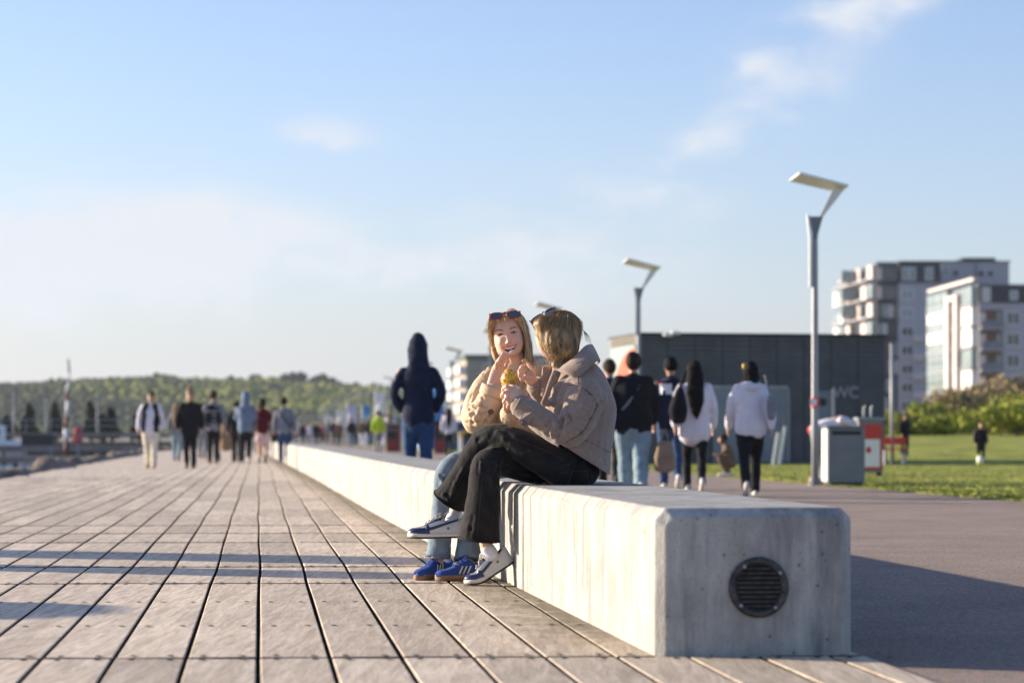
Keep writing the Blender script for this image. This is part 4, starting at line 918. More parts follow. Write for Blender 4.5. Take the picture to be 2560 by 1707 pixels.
def person(label, px_, Y, h, face=1, top=M_BLACK, legs=M_NAVY, hair=M_HBLACK, hairstyle='short', stride=.16, arms='down', shoes=M_RUBBER, z=0, wide=1.0, yaw=0, legw=1.0, topw=1.0, toplen=.0, hood=False, fine=True, shorts=False, skirt=False, group=None, x=None, bare=False, phase=1, beard=False):
    """face=1 walks away from the camera, -1 towards it. Local: +y ahead, z up, unit 1.75 m"""
    x = P(px_, 0, Y).x if x is None else x
    s = h / 1.75; t = thing('person', label, 'person', (x, Y, z), (0 if face == 1 else math.pi) + yaw, group)
    vx = (.013 if fine else .028) * max(1, s); V = lambda *a: Vector(a) * s
    a = stride * phase
    L = [  # hip, knee, ankle for each side (sx, forward)
        (-1, a), (1, -a)]
    legs_st = []
    for sx, f in L:
        hip = V(.085 * sx, 0, .90); 
        knee = V(.09 * sx, f * .55 + .03, .49); ank = V(.085 * sx, f * 1.0 - (.02 if f > 0 else .06), .09 if f >= 0 else .16)
        legs_st.append((sx, f, hip, knee, ank))
    body = []; B = lambda st, **k: body.append(loft([(V(*p), r1 * s, r2 * s) for p, r1, r2 in st], n=12, sub=3, ref=(0, 1, 0), **k))
    B([((0, 0, .88), .15, .10), ((0, 0, 1.05), .13, .09), ((0, .0, 1.3), .16, .10), ((0, .0, 1.43), .13, .07)])
    B([((0, 0, 1.40), .055, .055), ((0, .015, 1.54), .05, .052)])
    body.append(ell(V(0, .02, 1.635), .078 * s, .097 * s, .118 * s, 14)); body.append(ell(V(0, .075, 1.59), .05 * s, .05 * s, .055 * s, 10)); body.append(ell(V(0, .118, 1.62), .013 * s, .02 * s, .022 * s, 8))
    for sx in (-1, 1): body.append(ell(V(.077 * sx, .01, 1.625), .012 * s, .022 * s, .032 * s, 8))
    for sx, f, hip, knee, ank in legs_st:
        body.append(loft([(hip, .085 * s, .085 * s), (knee, .055 * s, .055 * s), (knee.lerp(ank, .35), .052 * s, .055 * s), (ank, .034 * s, .038 * s)], n=10, sub=3, ref=(0, 1, 0)))
    arms_st = []
    for sx in (-1, 1):
        sh = V(.185 * sx, 0, 1.40); sw = -a * .9 * (1 if sx < 0 else -1) * 1.0
        if arms == 'pockets': el = V(.265 * sx, -.05, 1.16); wr = V(.195 * sx, .08, .97); hd = V(.17 * sx, .10, .93)
        elif arms == 'front': el = V(.23 * sx, .02, 1.14); wr = V(.14 * sx, .20, 1.12); hd = V(.10 * sx, .25, 1.12)
        else: el = V(.245 * sx, sw * .35 - .02, 1.14); wr = V(.265 * sx, sw * .9 + .04, .90); hd = V(.265 * sx, sw * 1.05 + .07, .83)
        arms_st.append((sx, sh, el, wr, hd))
        body.append(loft([(sh, .05 * s, .05 * s), (el, .038 * s, .038 * s), (wr, .025 * s, .022 * s)], n=8, sub=3, ref=(0, 1, .01)))
        d = (hd - wr).normalized(); sd_ = Vector((0, 1, 0)) - d * d.y; sd_ = sd_.normalized() if sd_.length > .1 else Vector((1, 0, 0))
        body.append(loft([(wr, .026 * s, .018 * s), (wr.lerp(hd, .7), .022 * s, .040 * s), (hd, .018 * s, .04 * s)], n=8, sub=2, ref=sd_))
        for q in range(4): b0 = hd + sd_ * ((q - 1.5) * .019 * s); body.append(tube([b0, b0 + d * .04 * s, b0 + (d * .07 + Vector((-sx * .018, 0, 0))) * s], [.010 * s, .009 * s, .007 * s], n=6, sub=1))
        body.append(tube([wr.lerp(hd, .4) + sd_ * .03 * s, hd + sd_ * .05 * s], [.011 * s, .008 * s], n=6, sub=1))
    bo = obj('body', union(body, vx * .85, 1), M_SKIN, t)
    # eyes, brows and mouth where the face can be seen
    if face == -1:
        for sx in (-1, 1): obj('eye', ell(V(.03 * sx, .103, 1.64), .013 * s, .006 * s, .006 * s, 8), M_SLATE, bo); obj('eyebrow', ell(V(.03 * sx, .105, 1.66), .018 * s, .005 * s, .004 * s, 8), hair, bo)
        obj('mouth', ell(V(0, .122, 1.575), .022 * s, .006 * s, .006 * s, 8), mat('lip', (.35, .12, .1), .5), bo)
    # top
    tw = .155 * wide * topw; tp = []
    lo = .86 - toplen
    tp.append(loft([(V(0, 0, lo), (tw + .016) * s, .155 * wide * s), (V(0, 0, lo + .05), (tw + .026) * s, .160 * wide * s), (V(0, 0, 1.10), (tw + .006) * s, .145 * wide * s), (V(0, -.01, 1.30), (tw + .030) * s, .135 * wide * s), (V(0, -.01, 1.40), .165 * wide * s, .105 * s), (V(0, 0, 1.47), .075 * s, .07 * s)], n=16, sub=3, ref=(0, 1, 0), e=.9))
    for sx, sh, el, wr, hd in arms_st:
        r = .062 * wide * topw
        tp.append(loft([(sh + V(-.03 * sx, 0, .0), r * 1.1 * s, r * 1.15 * s), (sh.lerp(el, .5), r * s, r * s), (el, r * .92 * s, r * .95 * s), (wr.lerp(el, .35), r * .85 * s, r * .85 * s), (wr, .040 * topw * s, .042 * topw * s)], n=12, sub=3, ref=(0, 1, .01)))
    if hood:
        tp.append(loft([(V(0, -.02, 1.42), .13 * s, .11 * s), (V(0, .0, 1.54), .115 * s, .12 * s), (V(0, .0, 1.66), .112 * s, .128 * s), (V(0, -.01, 1.74), .095 * s, .115 * s), (V(0, -.02, 1.785), .068 * s, .08 * s)], n=14, sub=3, ref=(0, 1, 0)))
    elif hairstyle != 'long' or True:
        tp.append(loft([(V(-.10, -.02, 1.45), .03 * s, .03 * s), (V(0, -.10, 1.47), .045 * s, .045 * s), (V(.10, -.02, 1.45), .03 * s, .03 * s)], n=8, sub=4, ref=(0, 0, 1)))
    seed = sum(map(ord, label)) % 97
    tv = displace(union(tp, vx, 2), lambda v, n: s * (.012 * nz(v, 7 / s, seed) + .007 * nz(Vector((v.x * 2, v.y * 2, v.z * 5)), 5 / s, seed)))
    to = obj('jacket', tv, top, t)
    # trousers
    tr = [loft([(V(0, 0, .93), .145 * wide * s, .12 * wide * s), (V(0, -.01, .84), .155 * wide * s, .135 * wide * s), (V(0, 0, .78), .13 * wide * s, .12 * wide * s)], n=14, sub=3, ref=(0, 1, 0))]
    for sx, f, hip, knee, ank in legs_st:
        if shorts: tr.append(loft([(hip, .105 * legw * wide * s, .11 * wide * s), (knee.lerp(hip, .25), .10 * legw * s, .10 * s)], n=12, sub=3, ref=(0, 1, 0)))
        else: tr.append(loft([(hip, .10 * wide * s, .11 * wide * s), (hip.lerp(knee, .5), .088 * wide * (legw + 1) / 2 * s, .092 * wide * s), (knee, .068 * legw * s, .07 * legw * s), (knee.lerp(ank, .5), .066 * legw * s, .068 * legw * s), (ank + V(0, 0, -.02), .058 * legw * s, .062 * legw * s)], n=12, sub=3, ref=(0, 1, 0)))
    if not bare:
        obj('trousers' if not shorts else 'shorts', displace(union(tr, vx, 2), lambda v, n: s * .009 * nz(Vector((v.x, v.y, v.z * 1.6)), 9 / s, seed + 3)), legs, t)
    for sx, f, hip, knee, ank in legs_st:
        pitch = 0 if f >= 0 else R(38); M_ = Matrix.Translation(ank) @ Matrix.Rotation(-pitch, 4, 'X')
        sh_ = union([xf(loft([(V(0, -.06, -.055), .034 * s, .030 * s), (V(0, .02, -.05), .038 * s, .036 * s), (V(0, .10, -.065), .042 * s, .025 * s), (V(0, .165, -.07), .034 * s, .018 * s)], n=10, sub=3, ref=(0, 0, 1)), M_), xf(loft([(V(0, -.02, -.04), .036 * s, .04 * s), (V(0, -.02, .03), .038 * s, .04 * s)], n=10, sub=2, ref=(0, 1, 0)), M_)], vx * .8, 1)
        obj('shoe', sh_, shoes, t)
    # hair
    if not hood:
        hp = []
        if hairstyle in ('short',): hp.append(ell(V(0, -.008, 1.668), .096 * s, .112 * s, .108 * s, 14))
        else: hp.append(ell(V(0, -.012, 1.655), .102 * s, .118 * s, .122 * s, 14))
        if hairstyle == 'long': hp.append(loft([(V(0, -.06, 1.68), .095 * s, .06 * s), (V(0, -.11, 1.5), .115 * s, .06 * s), (V(0, -.17, 1.32), .12 * s, .05 * s), (V(.01, -.20, 1.15), .085 * s, .04 * s), (V(.015, -.20, 1.0), .02 * s, .02 * s)], n=12, sub=4, ref=(0, 1, 0)))
        if hairstyle == 'bob': hp.append(loft([(V(0, -.05, 1.66), .095 * s, .075 * s), (V(0.01, -.06, 1.53), .10 * s, .07 * s), (V(.05, -.09, 1.43), .05 * s, .04 * s)], n=12, sub=3, ref=(0, 1, 0)))
        if hairstyle == 'curly': hp += [ell(V(rb.uniform(-.07, .07), rb.uniform(-.1, .03), rb.uniform(1.55, 1.75)), .05 * s, .05 * s, .05 * s, 8) for _ in range(16)]
        if hairstyle == 'bun': hp.append(ell(V(0, -.03, 1.80), .055 * s, .055 * s, .055 * s, 10))
        if hairstyle == 'pony': hp += [loft([(V(0, -.10, 1.70), .03 * s, .03 * s), (V(0, -.15, 1.62), .035 * s, .03 * s), (V(0, -.14, 1.48), .02 * s, .018 * s)], n=8, sub=3, ref=(0, 1, 0))]
        hv = displace(union(hp, vx * .7, 1), lambda v, n: s * (.006 * nz(Vector((v.x * 5, v.y * 5, v.z)), 12 / s, seed) + .014 * nz(v, 11 / s, seed + 4)))
        # uncover the face
        hv = ([(v if not (v.y > .035 * s and v.z < 1.685 * s) else Vector((v.x * .9, .02 * s, v.z))) for v in hv[0]], hv[1])
        obj('hair', hv, hair, t)
    return t, to, s
def bag_strap(t, s, side=1, m=M_BLACK, name='strap'):
    pts = [Vector((.14 * side, -.02, 1.44)) * s, Vector((.05 * side, -.165, 1.30)) * s, Vector((-.08 * side, -.17, 1.12)) * s, Vector((-.19 * side, -.10, .98)) * s]
    obj(name, loft([(p, .018 * s, .006 * s) for p in pts], n=8, sub=4, ref=(0, 1, 0)), m, t)

G1 = 'people walking away on the asphalt right of the seated women'
# hooded man
t, _, s = person('man in a dark navy hood and blue jeans walking away beyond the bench', 1045, 28.6, 1.86, 1, M_NAVY, M_DJEAN, hood=True, arms='pockets', stride=.05, wide=1.02, topw=.98, legw=1.05)
# group on the right
t, _, s = person('man with short brown hair in a navy top partly hidden behind the brown jacket', 1524, 33, 1.76, 1, M_NAVY, M_BLACK, M_HBROWN, stride=.14, group=G1)
t, _, s = person('person in a black hooded top and wide pale blue jeans walking away', 1583, 29.6, 1.74, 1, M_BLACK, M_LJEAN, M_HBROWN, 'full', stride=.13, shoes=M_WSHOE, wide=1.28, legw=1.45, topw=1.12, group=G1)
bag_strap(t, s, 1, M_GREYP); o = obj('crossbody_bag', xf(cbox(-.15 * s, .09 * s, -.05 * s, .05 * s, -.09 * s, .09 * s, .03 * s), TR((-.22 * s, -.10 * s, .93 * s), rz=.5)), M_NAVY, t)
t, jk, s = person('man in a navy jacket with white capital lettering across its back', 1677, 33.6, 1.80, 1, M_NAVY, M_DJEAN, M_HBLACK, stride=.15, shoes=M_WSHOE, wide=1.08, group=G1)
def print_on(parent, jk, text, size, zc, bold, m, flat=None):
    vf = text_vf(text, size, bold, .0) if text else flat
    bvh = BVHTree.FromPolygons([v.co for v in jk.data.vertices], [tuple(p.vertices) for p in jk.data.polygons]); out = []
    for v in vf[0]:
        h = bvh.ray_cast(Vector((v.x, -2, zc + v.y)), Vector((0, 1, 0)))[0]; out.append(Vector((v.x, (h.y if h else -.1) - .012, zc + v.y)))
    return obj('lettering' if text else 'print', (out, vf[1]), m, parent, False)
print_on(t, jk, 'FILA', .18, 1.33 * s, .010, M_WHITE)
print_on(t, jk, '', 0, 1.33 * s, 0, M_RED, ([Vector(p + (0,)) for p in ((-.21, .075), (-.12, .075), (-.12, .10), (-.21, .10))], [(0, 1, 2, 3)]))
t, _, s = person('woman with very long black hair in a loose white jumper', 1736, 30.6, 1.66, 1, M_WHITEC, M_BLACK, M_HBLACK, 'long', stride=.16, shoes=M_WSHOE, wide=1.06, topw=1.16, toplen=.10, legw=.9, group=G1)
o = thing('shoulder_bag', 'black bag hanging on the left shoulder of the long haired woman', 'bag', (P(1694, 0, 30.4).x, 30.25, .93))
obj('bag_body', union([loft([((0, 0, 0), .10, .07), ((0, 0, .15), .12, .08), ((.02, 0, .38), .05, .05)], n=12)], .02), M_BLACK, o); obj('strap', tube([(.0, 0, .35), (.06, .02, .52), (.10, .03, .62)], .02, n=8), M_BLACK, o)
t, _, s = person('woman with dark hair in a white hooded sweatshirt, one heel raised', 1876, 29.3, 1.62, 1, M_WHITEC, M_BLACK, M_HBLACK, 'bob', stride=.25, shoes=M_WSHOE, wide=1.12, topw=1.10, legw=1.05, group=G1, phase=-1)
obj('hair_clip', ell(Vector((-.085, .02, 1.70)) * s, .02, .03, .035, 8), M_YEL, t)
obj('hood', displace(union([loft([(Vector((-.11, -.03, 1.45)) * s, .05, .04), (Vector((0, -.12, 1.42)) * s, .075, .055), (Vector((.11, -.03, 1.45)) * s, .05, .04)], n=10, sub=4, ref=(0, 0, 1))], .014), lambda v, n: .006 * nz(v, 18)), M_WHITEC, t)
o = thing('shoulder_bag', 'pale grey shoulder bag on the right side of the woman in a white hooded sweatshirt', 'bag', (P(1926, 0, 29.2).x, 29.1, .96))
obj('bag_body', union([loft([((0, 0, 0), .05, .09), ((0, 0, .16), .06, .10), ((-.01, 0, .24), .03, .08)], n=12)], .015), M_GREYC, o); obj('strap', tube([(0, 0, .22), (-.05, -.02, .38), (-.08, .0, .50)], .010, n=6), M_GREYC, o)
o = thing('paper_bag', 'tan carrier bag with handles hanging low beside the man in blue jeans', 'bag', (P(1662, 0, 29.4).x, 29.4, .33))
obj('bag_body', displace(union([loft([((0, 0, 0), .13, .06), ((0, 0, .17), .12, .06), ((0, 0, .32), .085, .035)], n=14, ref=(0, 1, 0), e=.6)], .014), lambda v, n: .008 * nz(v, 16)), M_TANC, o)
for dy in (-.03, .03): obj('handle', tube([(-.05, dy, .30), (-.02, dy * .3, .46), (.02, dy * .3, .46), (.05, dy, .30)], .008, n=6), M_TANC, o)
# crouching person behind the group
def crouch():
    Y = 43; t = thing('person', 'person crouching in brown clothes and white shoes by the grass edge', 'person', (P(1822, 0, Y).x, Y, 0)); t.scale = (.78, .78, .78)
    body = union([loft([((.05, 0, .28), .13, .14), ((.0, 0, .48), .13, .15), ((-.06, 0, .66), .11, .15), ((-.10, 0, .74), .06, .06)], n=12), ell((-.14, 0, .84), .09, .08, .11), loft([((.05, -.1, .28), .09, .08), ((-.22, -.12, .42), .07, .07), ((-.06, -.12, .10), .05, .05)], n=10), loft([((.05, .1, .28), .09, .08), ((-.18, .14, .42), .07, .07), ((.02, .14, .10), .05, .05)], n=10), loft([((-.06, -.17, .62), .05, .05), ((-.2, -.18, .5), .04, .04), ((-.36, -.1, .5), .03, .03)], n=8)], .02)
    obj('body', body, M_BRNC, t); obj('hair', ell((-.12, 0, .88), .10, .09, .10), M_HBROWN, t); obj('face', ell((-.19, 0, .83), .05, .06, .07), M_SKIN, t)
    for y_, x_ in ((-.12, -.10), (.14, .0)): obj('shoe', loft([((x_ + .08, y_, .05), .045, .045), ((x_, y_, .055), .045, .045), ((x_ - .14, y_, .035), .03, .035)], n=10, ref=(0, 1, 0)), M_WSHOE, t)
crouch()
def bender():
    Y = 37; x = P(2040, 0, Y).x; t = thing('person', 'person in grey trousers and a pale top bending over the bin behind the lamp post', 'person', (x, Y, 0))
    legs = union([loft([((-.02, -.07, .84), .10, .09), ((0, -.07, .5), .07, .07), ((-.02, -.07, .08), .06, .06)], n=12), loft([((0, .12, .84), .10, .09), ((.10, .12, .5), .07, .07), ((.12, .10, .08), .06, .06)], n=12)], .02)
    b = union([loft([((-.02, 0, .82), .10, .13), ((.16, 0, .90), .09, .14), ((.36, 0, .92), .08, .14), ((.46, 0, .89), .06, .10)], n=14), loft([((.36, -.15, .97), .06, .06), ((.50, -.17, .93), .05, .05), ((.62, -.12, .84), .04, .04)], n=10)], .02)
    bo = obj('body', union([ell((.53, .08, .86), .08, .08, .08, 12), ell((.64, -.12, .82), .05, .04, .04, 10), loft([((0, 0, .85), .09, .1), ((.4, 0, .97), .07, .1), ((.5, .05, .94), .05, .05)], n=12)], .018), M_SKIN, t)
    obj('jacket', b, M_WHITEC, t); obj('trousers', legs, M_GREYP, t); obj('hair', ell((.55, .09, .90), .09, .09, .07), M_HBROWN, t)
    obj('belt', loft([((-.05, 0, .80), .088, .12), ((-.04, 0, .82), .088, .122)], n=14), M_REDC, t)
    for q, w in ((-.02, -.07), (.12, .10)): obj('shoe', loft([((q - .06, w, .05), .045, .045), ((q + .04, w, .05), .045, .045), ((q + .15, w, .03), .03, .035)], n=10, ref=(0, 1, 0)), M_PINKC, t)
bender()
person('person in black walking on the grass by the corner of the WC building', 2262, 69, 1.2, -1, M_BLACK, M_BLACK, M_HBLACK, stride=.05, arms='down', z=gz(P(2262, 0, 69).x, 69), yaw=.5, wide=1.1)
t, _, s = person('small person in black out on the lawn with a lime green sock', 2452, 56.5, 1.0, -1, M_BLACK, M_BLACK, M_HBROWN, stride=.10, z=gz(P(2452, 0, 56.5).x, 56.5), wide=1.1, shoes=M_LIME)
obj('sock', cyl(Vector((.09, .05, .05)) * s, Vector((.09, .06, .42)) * s, .05, n=10), M_LIME, t)
tag(obj('football', ell(G(2451, 56.2, gz(P(2451, 0, 56.2).x, 56.2) + .13), .09, .09, .09, 14), M_WHITE), 'white ball at the feet of the small person on the lawn', 'ball')
# people on the boardwalk
G2 = 'people walking on the boardwalk'
t, _, s = person('woman in a black vest and cream trousers coming nearer on the boardwalk', 377, 53, 1.68, -1, M_WHITEC, M_CREAM, M_HBROWN, 'pony', stride=.09, shoes=M_TANC, wide=1.20, topw=1.05, legw=1.15, group=G2)
vest = displace(union([loft([(Vector((sx * .11, -.0, .86)) * s, .085, .17), (Vector((sx * .12, 0, 1.1)) * s, .09, .165), (Vector((sx * .11, 0, 1.38)) * s, .075, .13), (Vector((sx * .06, -.02, 1.47)) * s, .035, .07)], n=14, e=.8) for sx in (-1, 1)], .02), lambda v, n: .012 * nz(v, 9)); obj('vest', vest, M_BLACK, t)
obj('sunglasses', ell(Vector((0, .10, 1.645)) * s, .065, .02, .018, 10), M_SLATE, t)
t, _, s = person('woman all in black with a high bun coming nearer on the boardwalk', 475, 53, 1.72, -1, M_BLACK, M_BLACK, M_HBLOND, 'bun', stride=.06, group=G2, toplen=.06, wide=1.05, topw=1.1)
obj('sunglasses', ell(Vector((0, .10, 1.645)) * s, .062, .02, .018, 10), M_SLATE, t)
t, _, s = person('man in a black quilted vest with grey sleeves on the boardwalk', 533, 62, 1.84, 1, M_GREYC, M_BLACK, M_HBROWN, stride=.05, group=G2, wide=1.05)
obj('vest', displace(union([loft([(Vector((0, 0, .92)) * s, .21, .17), (Vector((0, 0, 1.15)) * s, .20, .165), (Vector((0, 0, 1.36)) * s, .195, .15), (Vector((0, 0, 1.46)) * s, .10, .09)], n=16, e=.8)], .02), lambda v, n: .008 * math.sin(v.z * 55)), M_BLACK, t)
person('dark haired person in black half hidden behind the walker in a grey hood', 592, 65, 1.62, 1, M_BLACK, M_BLACK, M_HBLACK, 'short', stride=.08, group=G2)
person('walker with a blue grey hood up and black trousers on the boardwalk', 614, 61, 1.76, 1, M_BGREY, M_BLACK, hood=True, stride=.05, group=G2, wide=1.15, shoes=M_WSHOE, arms='front')
person('woman in a maroon jumper and white shorts with bare legs on the boardwalk', 656, 63, 1.66, 1, M_MAROON, M_PINKC, M_HBROWN, 'curly', stride=.05, group=G2, shorts=True)
t, _, s = person('man in a grey jacket with a strap across his back and dark jeans', 710, 60.6, 1.66, 1, M_GREYC, M_DJEAN, M_HBLACK, stride=.09, group=G2, shoes=M_WSHOE, wide=1.1)
bag_strap(t, s, -1, M_SLATE)
person('person in blue jeans and grey half hidden behind the woman with a bun', 442, 68, 1.6, 1, M_GREYC, M_LJEAN, M_HBLOND, 'long', stride=.1, group=G2)
person('person in a beige coat behind the maroon jumper near the bench end', 690, 78, 1.62, 1, M_TANC, M_BLACK, M_HBROWN, 'long', stride=.1, group=G2)
person('person in grey between the woman with the bun and the man in a black vest', 506, 74, 1.70, 1, M_GREYC, M_GREYC, M_HBROWN, stride=.1, group=G2)
t = thing('pushchair', 'dark pushchair on the boardwalk between two walkers', 'pushchair', (P(565, 0, 66).x, 66, 0))
obj('seat', displace(union([loft([((0, .1, .45), .2, .2), ((0, -.05, .8), .2, .22), ((0, -.1, 1.0), .12, .15)], n=10)], .03), lambda v, n: .01 * nz(v, 8)), M_TANC, t)
for sx in (-.22, .22):
    for sy in (-.25, .35): obj('wheel', cyl((sx - .02, sy, .13), (sx + .02, sy, .13), .13, n=14), M_RUBBER, t, False)
    obj('frame', tube([(sx, .35, .13), (sx * .9, 0, .5), (sx, -.35, 1.0)], .015, n=6), M_STEEL, t)
# the distant crowd
pal = [('pink', M_PINKC), ('black', M_BLACK), ('white', M_WHITEC), ('navy', M_NAVY), ('red', M_REDC), ('grey', M_GREYC), ('pale blue', M_BGREY), ('brown', M_BRNC)]
rc = random.Random(8)
crowd = [(742, 190, 0, 3), (757, 175, 1, 1), (775, 180, 2, 6), (790, 165, 1, 3), (803, 200, 4, 1), (820, 185, 6, 7), (835, 168, 3, 1), (848, 150, 7, 1), (862, 172, 2, 5), (878, 145, 1, 6), (888, 178, 5, 1), (905, 140, 7, 2), (918, 150, 3, 6), (1031, 90, 3, 0), (1055, 96, 5, 2), (1122, 84, 2, 1), (1110, 100, 7, 3), (975, 110, 2, 6), (770, 215, 4, 3), (812, 230, 5, 1), (955, 125, 4, 2)]
for px_, Y, a, b in crowd:
    person('distant person in %s and %s %s' % (pal[a][0], pal[b][0], 'at the far end of the bench' if px_ < 780 else 'left of the grey stall' if px_ < 870 else 'near the lime jacket' if px_ < 1000 else 'by the legs of the hooded man' if px_ < 1080 else 'left of the yellow parasol'), px_, Y, rc.uniform(1.58, 1.85), rc.choice([1, -1]), pal[a][1], pal[b][1], rc.choice([M_HBLACK, M_HBROWN, M_HBLOND]), rc.choice(['short', 'long', 'short']), stride=rc.uniform(.05, .15), fine=False, group='distant crowd beyond the bench')
person('person in a lime yellow jacket beside the arched white tent', 946, 98, 1.7, 1, M_LIME, M_GREYC, M_HBROWN, stride=.06, fine=False)
# plain boards added unseen past the left edge to throw broad shadow bands
for lb, x, y, w, h in (('nearest poster stand off the left edge of the boardwalk', -7.75, 12.25, .95, 1.52), ('middle poster stand off the left edge of the boardwalk', -7.0, 15.05, .62, 1.68), ('farthest poster stand off the left edge of the boardwalk', -7.0, 16.55, .85, 1.70)):
    t = thing('shadow_board', lb, 'sign', (x, y, -.9), math.atan2(.94, .33)); H_ = h + .9
    obj('panel', cbox(-w / 2, w / 2, -.03, .03, 1.3, H_ - .06, .01), M_GREYP, t, False)
    obj('panel_head', xf(loft([((-w / 2 + .06, 0, H_ - .07), .03, .06), ((0, 0, H_ - .03), .03, .07), ((w / 2 - .06, 0, H_ - .07), .03, .06)], n=8, ref=(0, 0, 1)), Matrix.Identity(4)), M_SLATE, t)
    for sx in (-1, 1): obj('leg', box(sx * (w / 2 - .08) - .03, sx * (w / 2 - .08) + .03, -.029, .029, 0, 1.299), M_STEEL, t, False)
# ------------------------------------------------------------------ the two seated women
M_SKINF = mat('warm_skin', (.72, .445, .315), .48, .05, 30, sss=.18, spec=.35)
M_COATB = mat('brown_wool', (.29, .21, .165), .95, .12, 60, bump=.7, bs=260, bdist=.004, sheen=.5, spec=.1)
M_COATP = mat('beige_trench', (.62, .46, .30), .75, .06, 9, bump=.25, bs=220, bdist=.002, spec=.25)
M_BJEAN = mat('black_denim', (.012, .0115, .0125), .88, .25, 14, sheen=.08, bump=.5, bs=400, bdist=.002, col2=(.024, .023, .023), spec=.15)
M_PJEAN = mat('washed_denim', (.185, .24, .285), .9, .18, 22, bump=.5, bs=350, bdist=.002, spec=.15)
M_SEAMD = mat('denim_stitch', (.035, .035, .038), .9); M_SEAMB = mat('coat_stitch', (.13, .095, .075), .9); M_SEAMP = mat('trench_stitch', (.46, .33, .21), .8); M_SEAMJ = mat('pale_stitch', (.12, .18, .25), .9)
M_SOCK = mat('white_sock', (.72, .70, .74), .9, .04, 20)
M_BUTT = mat('horn_button', (.10, .06, .035), .35, .3, 60); M_BUTB = mat('coat_button', (.15, .11, .09), .4, .2, 60)
M_FRAME = mat('red_frame', (.30, .02, .04), .25, .1, 9); M_FRAME2 = mat('brown_frame', (.12, .035, .035), .25, .1, 9); M_LENS = mat('smoked_lens', (.05, .065, .085), .12, .1, 3, spec=.8)
M_TEETH = mat('tooth_white', (.70, .65, .56), .25, .02, 9, sss=.1); M_LIP = mat('lip_pink', (.52, .17, .15), .4, .08, 40); M_MOUTH = mat('mouth_dark', (.09, .02, .02), .7)
M_EYEW = mat('eye_white', (.7, .68, .66), .2); M_IRIS = mat('iris_dark', (.05, .035, .03), .2); M_BROW = mat('brow_brown', (.24, .13, .075), .8); M_LASH = mat('lash_dark', (.04, .022, .015), .8)
M_NAVYL = mat('navy_leather', (.025, .032, .095), .35, .15, 30); M_WLEA = mat('pale_leather', (.62, .58, .52), .45, .06, 20); M_GLEA = mat('grey_suede', (.20, .19, .19), .9, .1, 40); M_OUT = mat('navy_outsole', (.02, .025, .05), .6); M_MIDS = mat('midsole_cream', (.66, .60, .50), .6, .06, 20)
M_BSUE = mat('blue_suede', (.018, .065, .28), .9, .12, 50, bump=.4, bs=200, bdist=.002); M_GUM = mat('gum_sole', (.24, .125, .06), .5, .1, 20); M_STRIPE = mat('cream_stripe', (.78, .70, .52), .6); M_LACE = mat('cream_lace', (.60, .55, .48), .9); M_LACEB = mat('blue_lace', (.02, .06, .30), .9)
M_WOODS = mat('spoon_wood', (.58, .34, .16), .6, .1, 60); M_WAF = mat('waffle', (.62, .33, .10), .7, .2, 60); M_YEL2 = mat('yellow_glaze', (.85, .52, .02), .3, .1, 40, coat=.4); M_ICE = mat('cream_ice', (.80, .74, .62), .4, .04, 30); M_SPR = [mat('sprinkle_' + n, c, .4) for n, c in (('red', (.6, .03, .05)), ('white', (.8, .8, .75)), ('orange', (.8, .3, .03)), ('purple', (.3, .05, .2)))]
M_NAP = mat('napkin', (.80, .79, .80), .9)
def hair_mat(name, c0, c1):
    m = bpy.data.materials.new(name); m.use_nodes = True; nt = m.node_tree; b = nt.nodes['Principled BSDF']; N = nt.nodes.new; L = nt.links.new
    b.inputs['Roughness'].default_value = .52; b.inputs['Specular IOR Level'].default_value = .35
    at = N('ShaderNodeAttribute'); at.attribute_name = 'tone'; cr = N('ShaderNodeValToRGB'); cr.color_ramp.elements[0].color = c0 + (1,); cr.color_ramp.elements[1].color = c1 + (1,); L(at.outputs['Fac'], cr.inputs[0]); L(cr.outputs[0], b.inputs['Base Color'])
    b.inputs['Transmission Weight'].default_value = 0; b.inputs['Subsurface Weight'].default_value = .1; b.inputs['Subsurface Radius'].default_value = (.02, .012, .006)
    return m
M_HAIRL = hair_mat('blonde_strands', (.22, .13, .055), (.80, .60, .36)); M_HAIRR = hair_mat('light_brown_strands', (.06, .035, .018), (.66, .44, .21))

def strands(name, paths, m, parent, r=.0011):
    """each path: list of points; 3-sided tapering strands in one mesh, tone per strand"""
    v = []; f = []; tone = []; rn = random.Random(len(paths))
    for p in paths:
        tn = rn.random(); k = len(v); n = len(p)
        for i, q in enumerate(p):
            d = (p[min(i + 1, n - 1)] - p[max(i - 1, 0)]); d = d.normalized() if d.length > 1e-7 else Vector((0, 0, 1))
            a = d.cross(Vector((.3, 1, .2))).normalized(); b = d.cross(a); rr = r * (1 - .75 * (i / (n - 1)) ** 2)
            for an in (0, 2.094, 4.189): v.append(q + a * rr * math.cos(an) + b * rr * math.sin(an)); tone.append(tn)
        for i in range(n - 1):
            for j in range(3): a = k + i * 3 + j; b = k + i * 3 + (j + 1) % 3; f.append((a, b, b + 3, a + 3))
    o = obj(name, (v, f), m, parent, True, world=True); at = o.data.attributes.new('tone', 'FLOAT', 'POINT'); at.data.foreach_set('value', tone)
    tag(o, kind='stuff'); return o
def toned(o, val=.3, amp=.3, sc=(60, 60, 12)):
    at = o.data.attributes.new('tone', 'FLOAT', 'POINT'); at.data.foreach_set('value', [max(0, min(1, val + amp * nz(Vector((v.co.x * sc[0], v.co.y * sc[1], v.co.z * sc[2])), 1))) for v in o.data.vertices]); return o

